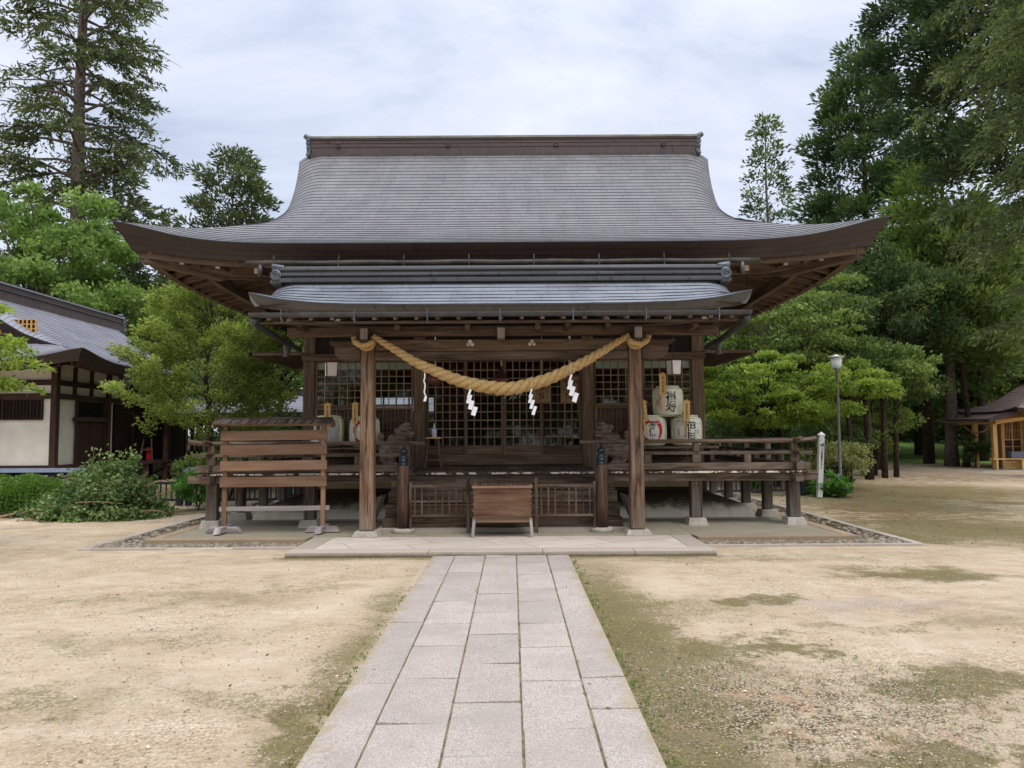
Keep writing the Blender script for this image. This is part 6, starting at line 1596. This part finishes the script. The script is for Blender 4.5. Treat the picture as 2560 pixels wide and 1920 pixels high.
for y in (29.5, 30.7): part('porch_post', 'honey', hut, .01, b=(19.08, 19.24, y - .08, y + .08, HZ, 1.96))
mb = MB(); mb.box(19.05, 19.25, 29.2, 31.8, 1.86, 2.0); obj('porch_beam', mb, 'honey', hut, .006)
for y in (29.5, 31.4): mb = MB(); mb.bar((19.2, y, 1.94), (20.6, y, 2.09), .12, .14); obj('linking_beam', mb, 'honey', hut)
for x in (20.6, 22.0, 23.4):
    for y in (29.5, 31.8): part('post', 'honey', hut, .01, b=(x - .08, x + .08, y - .08, y + .08, HZ, 2.49))
for x0, x1 in ((20.68, 21.92), (22.08, 23.32)): part('wall_board', 'honey', hut, b=(x0, x1, 29.5, 29.54, HZ + .02, 2.44)); part('wall_board', 'honey', hut, b=(x0, x1, 31.78, 31.82, HZ + .02, 2.44))
for x in (19.80, 20.58): part('post', 'honey', hut, .01, b=(x - .06, x + .06, 29.94, 30.06, HZ, 2.3))
part('wall_board', 'honey', hut, b=(20.645, 23.3, 29.98, 30.02, HZ + .02, 2.36)); part('sill', 'honey', hut, b=(19.865, 20.515, 29.95, 30.05, HZ, HZ + .32)); part('lintel', 'honey', hut, b=(19.865, 20.515, 29.95, 30.05, 2.05, 2.3))
mb = MB(); mb.box(19.865, 20.515, 29.99, 30.01, HZ + .322, 2.048); dd = obj('lattice_door', mb, 'office', hut)
mb = MB(); mb.box(20.17, 20.21, 29.96, 29.988, HZ + .33, 2.04)
for i in range(10): x = 19.9 + i * .063; mb.box(x - .006, x + .006, 29.97, 29.988, 1.25, 2.04)
for z_ in (.95, 1.22, 1.6): mb.box(19.87, 20.51, 29.965, 29.989, z_, z_ + .025)
obj('lattice', mb, 'honey', dd)
part('wall_board', 'honey', hut, b=(20.57, 20.60, 29.58, 29.93, HZ + .1, 2.44)); part('wall_board', 'honey', hut, b=(20.57, 20.60, 31.3, 31.7, HZ + .1, 2.44)); part('sill', 'honey', hut, b=(20.5, 20.7, 29.6, 31.7, HZ, HZ + .3))
mb = MB(); mb.box(20.58, 20.61, 30.0, 31.3, HZ + .3, 2.34); dd = obj('lattice_door', mb, 'wall', hut)
mb = MB()
for i in range(14): y = 30.02 + i * .096; mb.box(20.555, 20.579, y - .01, y + .01, 1.1, 2.32)
for z_ in (1.08, 1.4, 1.7, 2.0, 2.3): mb.box(20.552, 20.576, 30.0, 31.3, z_, z_ + .025)
mb.box(20.55, 20.579, 30.62, 30.68, HZ + .3, 2.34); obj('lattice', mb, 'beam', dd)
mb = MB(); twisted(mb, catmull([(19.1, 29.6, 1.8), (19.1, 30.1, 1.57), (19.1, 30.8, 1.55), (19.1, 31.35, 1.8)], 10), lambda t: .035, .25, n=6)
tag(obj('thin_straw_rope', mb, 'rope', None, loc=(19.1, 30.4, 1.55)), 'thin straw rope strung across the porch of the small timber shrine', 'rope')
t = thing('bench', (19.8, 29.1, HZ), 'plain honey-coloured bench in front of the small timber shrine', 'bench')
part('seat', 'honey', t, .006, b=(18.75, 20.4, 28.95, 29.25, HZ + .40, HZ + .44))
for x in (18.9, 19.9, 20.25): part('leg', 'honey', t, .004, b=(x - .03, x + .03, 28.98, 29.22, HZ + .002, HZ + .398))
tag(part('storage_box', 'coping', None, .01, b=(19.45, 19.95, 28.97, 29.23, HZ + .445, HZ + .70)), 'dark gray box on the bench of the small shrine', 'box')
tag(part('storage_box', 'whitepaint', None, .01, b=(20.0, 20.5, 28.97, 29.23, HZ + .445, HZ + .62)), 'white flat box on the right end of the bench', 'box')
# ------------------------------------------------------------------ vegetation
def leaf_mesh(name, P, D, L, W, rnd, mat, parent=None, loc=None):
    """one rhombic blade per row: start P, direction D (unit), length L, half width W"""
    n = len(P); P = np.asarray(P, dtype=np.float64); D = np.asarray(D, dtype=np.float64)
    L = np.broadcast_to(L, (n,))[:, None]; W = np.broadcast_to(W, (n,))[:, None]
    rv = rng.normal(size=(n, 3)); S = np.cross(D, rv); S /= np.linalg.norm(S, axis=1, keepdims=True) + 1e-9
    co = np.stack([P, P + D * L * .45 + S * W, P + D * L, P + D * L * .45 - S * W], 1).reshape(-1, 3)
    off = np.array(wloc(parent)) if parent else np.array(loc or (0, 0, 0))
    me = fast_mesh(name, co - off, np.full(n, 4), np.arange(4 * n), None, np.clip(rnd, 0, 1)); me.materials.append(M[mat])
    return link(name, me, parent)
def unit(v): return v / (np.linalg.norm(v, axis=-1, keepdims=True) + 1e-9)
def conifer(name, x, y, h, z0, radf, nb, label, mat='fir', bark='bark', trunk_r=.4, up=.25, droop=.5, Ls=.3, Ws=.035, dens=1., seed=1, clump=0., group=None, zg=0., az=None, cat='conifer tree', limbs=True, gap=.0, hang=0., stems=1):
    g = np.random.default_rng(seed); t = thing(name, (x, y, zg), label, cat, group)
    mb = MB(); pts = [(x + .06 * math.sin(k * 1.3 + seed), y + .06 * math.cos(k * 1.7), zg - .15 + h * k / 10) for k in range(11)]
    mb.tube(pts, [trunk_r * (1.35 if k == 0 else 1) * (1 - .93 * k / 10) + .015 for k in range(11)], 12)
    Ps, Ds, Rn, Lf = [], [], [], []
    for i in range(nb):
        q = (i + g.random()) / nb; z = z0 + (h - z0) * q
        a = (i * 2.399963 + g.normal() * .3) if az is None else g.uniform(*az)
        Rb = radf(q) * g.uniform(.72, 1.08)
        if Rb < .15: Rb = .15
        uu = up * g.uniform(.6, 1.4); dd = droop * g.uniform(.7, 1.3)
        s = np.linspace(0, 1, 9)
        dirh = np.array([math.cos(a), math.sin(a)]); perp = np.array([-dirh[1], dirh[0]])
        bend = g.normal() * .12
        bp = np.stack([x + dirh[0] * s * Rb + perp[0] * bend * s * s * Rb, y + dirh[1] * s * Rb + perp[1] * bend * s * s * Rb, zg + z + Rb * (uu * s - dd * s * s + .25 * dd * s ** 4)], 1)
        if limbs and Rb > .8: mb.tube([tuple(p) for p in bp[::2]], [max(.006, trunk_r * .20 * (1 - .95 * k / 4) ** 1.2 * min(1, Rb / 4)) for k in range(5)], 5, cap=False)
        nt = max(4, int(Rb * 5.5 * dens))
        tone = g.uniform(-.2, .2)
        for k in range(nt):
            u = g.uniform(.16, 1.0) ** .8; b = np.array([np.interp(u, s, bp[:, c]) for c in range(3)])
            if gap:
                gn = mnoise.noise(Vector(b / (Rb * .28 + .25)) if az is None else Vector(b * np.array([1, 1, 1.5]) / .85))
                if gn < gap - .2: continue
                if az is not None: tone = gn * .5 - .08
            side = 1 if k % 2 else -1; ang = g.uniform(.5, 1.2) * side
            d = np.array([dirh[0] * math.cos(ang) - dirh[1] * math.sin(ang), dirh[0] * math.sin(ang) + dirh[1] * math.cos(ang), g.uniform(-.25, .2) - hang * g.random()])
            tl = (.42 * Rb * (1.05 - u) + .28) * g.uniform(.6, 1.1); m = max(3, int(tl / (Ls * .34) * dens))
            v = np.linspace(.05, 1, m)[:, None]
            if clump:
                c0 = b + d * tl * .7; m = int(26 * dens); rp = g.normal(size=(m, 3)); rp = unit(rp) * (g.random((m, 1)) ** .4) * clump * np.array([1, 1, .7])
                P = c0 + rp; dd_ = unit(rp + np.array([dirh[0] * .3, dirh[1] * .3, .45 * clump]) * .8 + g.normal(size=(m, 3)) * .08)
                rr = .42 + tone + rp[:, 2] / clump * .42 + g.normal(size=m) * .12  # tuft tops lighter, undersides darker: overhead light put into the leaf colour
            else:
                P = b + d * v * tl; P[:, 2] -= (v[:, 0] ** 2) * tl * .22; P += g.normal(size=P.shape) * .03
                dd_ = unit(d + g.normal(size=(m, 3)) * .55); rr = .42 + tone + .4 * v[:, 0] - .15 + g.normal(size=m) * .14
            Ps.append(P); Ds.append(dd_); Rn.append(rr)
    P = np.concatenate(Ps); D = np.concatenate(Ds); Rr = np.concatenate(Rn)
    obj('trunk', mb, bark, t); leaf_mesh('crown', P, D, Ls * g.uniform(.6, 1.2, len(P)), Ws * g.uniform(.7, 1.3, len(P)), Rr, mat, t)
    return t
def broadleaf(name, x, y, h, cz, rx, rz, label, mat='broad', bark='barkdark', nclump=60, per=260, cr=.7, leaf=.14, trunk_r=.18, seed=1, flat=.55, group=None, zg=0., ry=None, lean=(0, 0), stems=1, shell=.35, cat='tree', cone=0., layered=False):
    g = np.random.default_rng(seed); t = thing(name, (x, y, zg), label, cat, group); ry = ry or rx
    C = []
    while len(C) < nclump:
        v = g.normal(size=3); v /= np.linalg.norm(v); q = g.random() ** shell
        p = v * q
        if p[2] < -.75: continue
        k = 1 - cone * (p[2] + .2) * .8 if cone else 1
        C.append([x + lean[0] + p[0] * rx * max(.12, k), y + lean[1] + p[1] * ry * max(.12, k), zg + cz + p[2] * rz])
    C = np.array(C); mb = MB()
    for s in range(stems):
        sx, sy = (g.normal() * .25, g.normal() * .25) if stems > 1 else (0, 0)
        tp = Vector((x + lean[0] * .5 + sx * 2, y + lean[1] * .5 + sy * 2, zg + cz - rz * .35))
        ln = [Vector((x + sx, y + sy, zg - .1)), Vector((x + sx * 1.4 + lean[0] * .15 + g.normal() * .06, y + sy * 1.4 + lean[1] * .15, zg + (cz - rz * .35) * .5)), tp]
        mb.tube(ln, [trunk_r * 1.25, trunk_r, trunk_r * .75], 10)
        for c in C[s::stems]:
            if g.random() < .75:
                c = Vector(c); mid = tp.lerp(c, .5) + Vector((g.normal() * .12, g.normal() * .12, -.12 * (c - tp).length + .1))
                mb.tube([tp.lerp(ln[1], g.random() * .5), mid, c], [trunk_r * .36, trunk_r * .2, trunk_r * .06], 5, cap=False)
    n = nclump * per; ci = np.repeat(np.arange(nclump), per); rad = cr * g.uniform(.6, 1.25, nclump)
    v = unit(g.normal(size=(n, 3))); q = g.random((n, 1)) ** .45
    rp = v * q * rad[ci][:, None] * np.array([1, 1, flat]); 
    if layered: rp[:, 2] = rp[:, 2] * .35 - .22 * (rp[:, 0] ** 2 + rp[:, 1] ** 2) / cr
    P = C[ci] + rp
    out = unit(P - np.array([x + lean[0], y + lean[1], zg + cz]))
    D = unit(out * .5 + g.normal(size=(n, 3)) * .75 + np.array([0, 0, -.15]))
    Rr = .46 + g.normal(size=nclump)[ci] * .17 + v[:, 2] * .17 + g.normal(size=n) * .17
    keep = np.array([mnoise.noise(Vector(q_ * (1.6 / cr))) > -.22 for q_ in P]); P, D, Rr = P[keep], D[keep], Rr[keep]; n = len(P)
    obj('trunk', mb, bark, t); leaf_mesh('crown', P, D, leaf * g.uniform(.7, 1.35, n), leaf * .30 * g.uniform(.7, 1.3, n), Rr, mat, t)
    return t
def at(px, Y): return (px * 1.1573 - 1280) / 1865 * Y * .99 + .16

# left side
random.seed(5); rng = np.random.default_rng(5)
conifer('tall_fir', at(142, 44), 44, 44, 10.5, lambda q: 7.4 * (1 - q) ** .5 * (.7 + .3 * min(1, q * 4)), 150, 'tall gray-trunked fir towering at the upper left', 'fir', 'bark', .55, .30, .50, .42, .055, 1.6, 11, gap=.05, hang=.45)
conifer('dark_fir', at(225, 49), 49, 22, 3, lambda q: 4.4 * (1 - q) ** .75 + .4, 85, 'dark fir directly behind the trunk of the tall fir', 'sugi', 'barkdark', .3, .3, .45, .5, .07, 1.1, 12)
conifer('dark_fir', at(335, 51), 51, 17.5, 3, lambda q: 4.5 * (1 - q) ** .65 + .5, 85, 'wide dark fir rising above the left roof tip', 'fir', 'barkdark', .3, .35, .4, .5, .07, 1.1, 13)
conifer('open_fir', at(488, 45), 45, 19.0, 8, lambda q: 4.3 * (1 - q) ** .5 + .35, 70, 'open tufted tree above the left eave, nearest the main roof', 'fir', 'bark', .22, .3, .35, .36, .06, .8, 14, clump=.55)
broadleaf('ginkgo_tree', at(75, 36), 36, 14, 9.4, 4.2, 4.6, 'bright green ginkgo in front of the tall fir', 'ginkgo', 'bark', 110, 330, 1.0, .24, .3, 21)
broadleaf('ginkgo_tree', at(215, 40), 40, 10, 7.0, 2.8, 3.0, 'smaller bright green tree right of the ginkgo', 'green', 'bark', 60, 300, .9, .22, .2, 22)
conifer('garden_tree', at(442, 19.5), 19.5, 6.25, 1.3, lambda q: 2.35 * (1 - q) ** .62 + .15, 150, 'fine-leaved green tree between the white office and the hall', 'gardenleaf', 'barkdark', .085, .75, .12, .085, .024, 1.7, 23, clump=.22, gap=.12, cat='tree')
broadleaf('garden_tree', at(590, 24), 24, 6.4, 4.2, 2.2, 2.2, 'pale green tree tucked behind the left end of the hall', 'green', 'barkdark', 60, 260, .6, .12, .09, 24, stems=2)
broadleaf('maple_tree', -8.55, 9.8, 4, 2.8, 2.0, 1.2, 'near maple reaching into the picture at the left edge', 'maple', 'bark', 100, 240, .38, .075, .12, 25, layered=True, flat=.6, shell=.5)
for px, Y, hh, sd in ((425, 28, 4.6, 31), (448, 30, 4.4, 32)):
    broadleaf('small_tree', at(px, Y), Y, hh, 3.2, 1.6, 1.3, 'small tree with bare trunk beyond the gate, ' + ('nearer the office' if px == 425 else 'nearer the garden tree'), 'green', 'barkdark', 34, 200, .55, .12, .13, sd)

# right side
conifer('giant_cedar', at(2290, 25), 25, 29, 11.5, lambda q: 6.6 * (1 - .45 * q) * (.55 + .45 * min(1, q * 4)), 170, 'giant dark cedar filling the upper right corner', 'sugi', 'barkdark', .5, .1, .35, .27, .048, 1.3, 41, clump=.6, gap=.10, hang=.5)
conifer('near_fir', 12.2, 14.4, 17, 4.0, lambda q: 3.9 * (1 - .35 * q) * (.62 + .38 * min(1, q * 2.6)), 120, 'near fir with olive drooping sprays at the right edge', 'olive', 'barkdark', .20, .15, .62, .13, .017, 2.1, 42, az=(1.7, 4.9), gap=.16, hang=.9)
conifer('middle_cedar', at(1893, 38), 38, 22, 5.0, lambda q: 4.7 * (1 - q) ** .6 + .3, 75, 'tufted cedar standing behind the right roof tip', 'sugi2', 'barkdark', .3, .25, .4, .34, .055, 1.25, 43, clump=.65)
conifer('slender_conifer', at(1676, 50), 50, 23.2, 6, lambda q: 3.4 * (1 - q) ** .75 + .35, 70, 'slender pale conifer standing alone right of the main roof', 'olive', 'bark', .2, .35, .30, .34, .065, .62, 44, clump=.5)
broadleaf('maple_tree', at(1665, 22), 22, 4, 2.75, 2.5, 1.25, 'bright yellow-green maple dome beside the right end of the hall', 'maple', 'barkdark', 120, 300, .52, .10, .10, 45, layered=True, stems=3, shell=.45)
broadleaf('maple_tree', at(1835, 23.5), 23.5, 4, 3.1, 1.6, .8, 'small bright maple crown behind the lamp post', 'maple', 'barkdark', 46, 260, .45, .10, .08, 46, layered=True)
broadleaf('layered_tree', at(1735, 27), 27, 8, 5.3, 3.0, 2.3, 'layered mid-green tree above the bright maple', 'green', 'bark', 120, 280, .75, .13, .14, 47, layered=True)
broadleaf('evergreen_tree', at(1900, 30), 30, 9, 5.5, 3.3, 3.4, 'dense dark evergreen right of the layered tree', 'dkgreen', 'barkdark', 120, 320, .9, .17, .2, 48)
broadleaf('evergreen_tree', at(2010, 34), 34, 9, 5.6, 2.8, 3.2, 'dark evergreen left of the tall straight trunk', 'broad', 'barkdark', 80, 300, .95, .19, .2, 49)
broadleaf('evergreen_tree', at(1760, 32), 32, 9, 5.6, 3.4, 3.0, 'olive-green tree behind the layered tree', 'broad', 'barkdark', 90, 280, .9, .18, .2, 50)
for px, Y, sd, w, lb in ((1880, 24.6, 51, .12, 'thickest of the three thin trunks right of the lamp post'), (1913, 25.2, 52, .085, 'middle one of the three thin trunks right of the lamp post'), (1938, 25.6, 53, .075, 'rightmost of the three thin trunks right of the lamp post')):
    broadleaf('thin_tree', at(px, Y), Y, 4.5, 3.6, 1.15, .95, lb, 'broad' if px != 1938 else 'green', 'barkdark', 26, 200, .5, .12, w, sd, lean=((px - 1900) * .006, 0), group='thin-trunked trees right of the lamp post')
conifer('straight_cedar', at(2063, 32), 32, 15, 4.2, lambda q: 3.3 * (1 - q) ** .5 + .4, 60, 'straight gray-trunked cedar left of the small timber shrine', 'green', 'bark', .24, .15, .4, .34, .06, .85, 54, clump=.7)
conifer('leaning_cedar', at(2095, 31.4), 31.4, 11, 4.5, lambda q: 2.6 * (1 - q) ** .5 + .4, 40, 'thinner trunk close against the small timber shrine', 'broad', 'barkdark', .12, .15, .4, .34, .06, .8, 55, clump=.7)
broadleaf('shrub', at(1805, 21.5), 21.5, 1.6, .8, 1.05, .55, 'pale variegated shrub behind the white marker post', 'varieg', 'barkdark', 40, 180, .3, .075, .03, 61, stems=3, cat='shrub')
broadleaf('shrub', at(1880, 26.5), 26.5, 2.6, 1.7, 1.6, .9, 'spreading dark-stemmed shrub with yellow-green leaves behind the lamp post', 'green', 'barkdark', 46, 200, .4, .10, .07, 62, stems=4, cat='shrub')
shrub0 = broadleaf('shrub', at(1560, 24), 24, 2, 1.2, 2.2, 1.1, 'dark shrub filling the gap under the bright maple', 'dkgreen', 'barkdark', 60, 240, .5, .11, .05, 63, stems=2, cat='shrub')
broadleaf('shrub', at(1715, 25), 25, 2, 1.1, 2.4, 1.1, 'dark low shrub behind the veranda corner', 'dkgreen', 'barkdark', 60, 240, .5, .11, .05, 64, stems=2, cat='shrub')
broadleaf('shrub', at(2112, 30.6), 30.6, 1.2, .9, .55, .6, 'small dark shrub at the left of the timber shrine platform', 'dkgreen', 'barkdark', 20, 160, .3, .09, .03, 65, cat='shrub')
broadleaf('leafy_plant', at(1795, 18.7), 18.7, .6, .30, .42, .26, 'low broad-leaved plant at the foot of the white marker post', 'fern', 'barkdark', 22, 60, .16, .13, .012, 66, stems=2, cat='plant')
broadleaf('leafy_plant', at(1742, 19.6), 19.6, .6, .32, .40, .3, 'low green plant left of the white marker post', 'fern', 'barkdark', 22, 60, .16, .12, .012, 67, stems=2, cat='plant')
broadleaf('leafy_plant', at(1640, 20.0), 20.0, .6, .32, .40, .3, 'low plant seen under the right veranda', 'fern', 'barkdark', 20, 60, .16, .12, .012, 68, stems=2, cat='plant')
broadleaf('leafy_plant', at(425, 16.5), 16.5, .9, .45, .5, .42, 'leafy plant left of the veranda corner by the black fence', 'fern', 'barkdark', 30, 110, .2, .075, .015, 69, stems=3, cat='plant')
broadleaf('shrub', at(470, 18.6), 18.6, 1.4, .7, .9, .6, 'green shrub behind the short black fence', 'green', 'barkdark', 40, 180, .3, .08, .03, 70, stems=3, cat='shrub')
broadleaf('shrub', at(560, 22.5), 22.5, 2.4, 1.3, 1.9, 1.1, 'dark shrub between the garden tree and the hall', 'dkgreen', 'barkdark', 60, 220, .45, .10, .05, 71, stems=3, cat='shrub')
broadleaf('light_tree', at(2130, 36), 36, 13, 8.0, 3.4, 4.2, 'light green tree glimpsed between the cedar and the near fir', 'gardenleaf', 'barkdark', 90, 260, .95, .19, .2, 72)
broadleaf('light_tree', at(1990, 42), 42, 12, 8.0, 3.6, 3.6, 'light green crown above the dark evergreens', 'green', 'barkdark', 90, 260, 1.0, .2, .2, 73)
broadleaf('light_tree', at(2215, 38), 38, 14, 8.5, 3.4, 4.6, 'light green tree behind the small timber shrine', 'green', 'barkdark', 90, 260, 1.0, .2, .2, 74)
# clipped round bushes at the left edge
def bush(x, y, r, h, label, seed):
    g = np.random.default_rng(seed); t = thing('clipped_bush', (x, y, 0), label, 'bush', 'clipped round bushes at the left edge'); n = 15000
    v = unit(g.normal(size=(n, 3))); v[:, 2] = np.abs(v[:, 2]) - .05; q = (1 - .22 * g.random((n, 1)) ** 2)
    P = v * q * np.array([r, r, h]) * (1 + .06 * np.sin(v[:, :1] * 9 + seed) * np.cos(v[:, 1:2] * 8)) + np.array([x, y, 0]); P[:, 2] = np.maximum(P[:, 2], .02)
    mb = MB(); 
    for i in range(7): a = i * .9; mb.tube([(x + .05 * math.cos(a), y + .05 * math.sin(a), -.05), (x + r * .5 * math.cos(a), y + r * .5 * math.sin(a), h * .6)], [.02, .008], 5)
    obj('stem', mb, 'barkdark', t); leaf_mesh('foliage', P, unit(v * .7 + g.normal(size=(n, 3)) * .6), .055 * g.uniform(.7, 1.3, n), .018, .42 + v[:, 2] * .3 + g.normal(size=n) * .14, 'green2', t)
M['green2'] = leafmat('clipped_bush_leaves', (.03, .07, .014, 1), (.085, .165, .028, 1), (.17, .28, .05, 1), .35)
bush(at(45, 15.8), 15.9, 1.05, .80, 'rounded clipped bush beside the pile of cut branches', 1)
bush(at(-60, 16.6), 16.8, 1.1, .8, 'rounded clipped bush cut off by the left edge', 2)
# heap of cut branches
g = np.random.default_rng(99)
px_, py_ = at(215, 14.9), 15.0
t = thing('branch_pile', (px_, py_, 0), 'large heap of freshly cut leafy branches on the ground at the left', 'branch pile')
mb = MB(); Ps, Ds, Rn = [], [], []
for i in range(150):
    a = g.uniform(0, 6.283); q = g.random() ** .6
    r0 = q * 1.1; hmax = 1.05 * (1 - (q ** 1.6)) + .05
    s = np.array([px_ + r0 * 1.1 * math.cos(a), py_ + r0 * .75 * math.sin(a), g.uniform(.03, max(.06, hmax))])
    da = g.uniform(0, 6.283); d = np.array([math.cos(da), math.sin(da) * .6, g.uniform(-.15, .35) if s[2] < .5 else g.uniform(-.3, .45)]); L = g.uniform(.3, .8)
    e = s + d * L * .6; s2 = s - d * L * .4; e[2] = max(.03, e[2]); s2[2] = max(.02, s2[2]); m = (s + e) / 2 + np.array([0, 0, .06])
    if abs(e[0] - px_) > 1.45: continue
    mb.tube([tuple(s2), tuple(m), tuple(e)], [.010, .007, .003], 5, cap=False)
    n = int(110 + 40 * g.random()); u = g.random((n, 1)); P = s2 * (1 - u) + e * u + g.normal(size=(n, 3)) * .085; P[:, 2] = np.maximum(P[:, 2], .015)
    Ps.append(P); Ds.append(unit(d * .5 + g.normal(size=(n, 3)) * .7 + np.array([0, 0, -.3]))); Rn.append(.42 + g.normal() * .16 + g.normal(size=n) * .18)
for i in range(6):
    a = g.uniform(0, 6.28); x = px_ + g.uniform(-.3, .5); tp = (x + g.normal() * .12, py_ + .1, 1.15 + g.random() * .22); mb.tube([(x, py_, .7), tp], [.008, .003], 5, cap=False)
    n = 55; u = g.random((n, 1)); P = np.array([x, py_, .75]) * (1 - u) + np.array(tp) * u + g.normal(size=(n, 3)) * .06; Ps.append(P); Ds.append(unit(g.normal(size=(n, 3)))); Rn.append(.6 + g.normal(size=n) * .2)
for (x0, z0, x1, z1, yy) in ((-.15, .34, .75, .32, -.72), (-.9, .12, .1, .3, -.7), (.9, .3, 1.5, .55, -.2), (.7, .55, 1.45, .75, -.1), (-1.35, .12, -.7, .2, -.5), (1.0, .15, 1.5, .12, -.5), (.2, .4, .5, .7, -.6)):
    mb.tube([(px_ + x0, py_ + yy, z0), (px_ + (x0 + x1) / 2, py_ + yy, (z0 + z1) / 2 + .03), (px_ + x1, py_ + yy, z1)], [.014, .012, .006], 6)
obj('cut_branches', mb, 'stick', t)
leaf_mesh('leaves', np.concatenate(Ps), np.concatenate(Ds), .085 * g.uniform(.6, 1.3, sum(len(p) for p in Ps)), .026 * g.uniform(.8, 1.3, sum(len(p) for p in Ps)), np.concatenate(Rn), 'cut', t)
mb = MB(); mb.tube([(at(-15, 14.4), 14.4, .04), (at(25, 14.9), 14.9, .07), (at(62, 15.2), 15.2, .16)], [.028, .022, .014], 7)
tag(obj('fallen_branch', mb, 'stick', None, loc=(at(20, 14.9), 14.9, .05)), 'long bare brown branch lying on the ground by the clipped bush', 'branch')
mb = MB(); mb.tube([(at(42, 14.1), 14.15, .03), (at(70, 14.3), 14.3, .035), (at(100, 14.4), 14.4, .05)], [.012, .012, .008], 6)
tag(obj('fallen_branch', mb, 'stick', None, loc=(at(70, 14.3), 14.3, .03)), 'short pale stick lying in front of the heap of cut branches', 'branch')

# woodland beyond, individual trees copied from a few models
protos = [broadleaf('woodland_tree', -40 + 7 * k, 62, 11, 6.2 + .6 * k, 4.2, 5.2, 'woodland tree in the green belt behind the buildings', m_, 'barkdark', 75, 230, 1.5, .34, .17, 80 + k, group='woodland trees behind the buildings') for k, m_ in enumerate(('broad', 'green', 'dkgreen', 'green'))]
spots = [(-34, 58), (-27, 60), (-21, 57), (-15, 60), (-9, 57), (8, 58), (14, 60), (20, 50), (27, 47), (33, 52), (39, 48), (30, 62), (22, 66), (12, 44), (24, 39.5), (31, 41), (37, 40), (-24, 48), (-31, 46), (-38, 50), (16, 40), (44, 56), (-3, 60), (3, 59)]
protos[0].location = (-42, 62, 0); protos[1].location = (-12, 50, 0); protos[2].location = (-18, 47, 0); protos[3].location = (18.5, 44.5, 0)
for i, (x, y) in enumerate(spots):
    c = copy_tree(protos[(i * 7 + 3) % 4]); c.location = (x + random.uniform(-1, 1), y, -.9); c.rotation_euler = (0, 0, random.uniform(0, 6.28)); s = random.uniform(.8, 1.02) if x > 0 else random.uniform(.85, 1.2); c.scale = (s, s, s * random.uniform(.88, 1.04))
for i in range(16):
    c = copy_tree(shrub0); c.location = (-14 + i * 3.9 + random.uniform(-.8, .8), 57 + 3 * (i % 3), -.3); c.scale = (2.3, 2.3, 2.6); c.rotation_euler = (0, 0, i * 1.1); c['label'] = 'dark undergrowth bush at the foot of the far woodland'; c['group'] = 'undergrowth bushes below the far woodland'
# the wood the visitor has walked out of, reflected in the hall's panes
for i, x in enumerate((-25, -17, -9, -2, 5, 12, 20, 27)):
    c = copy_tree(protos[(i * 5 + 1) % 4]); c.location = (x, -22 - 3 * (i % 2), -1.8); c.rotation_euler = (0, 0, i * 1.3); c['label'] = 'woodland tree in the green belt across the forecourt'; c['group'] = 'woodland trees across the forecourt'
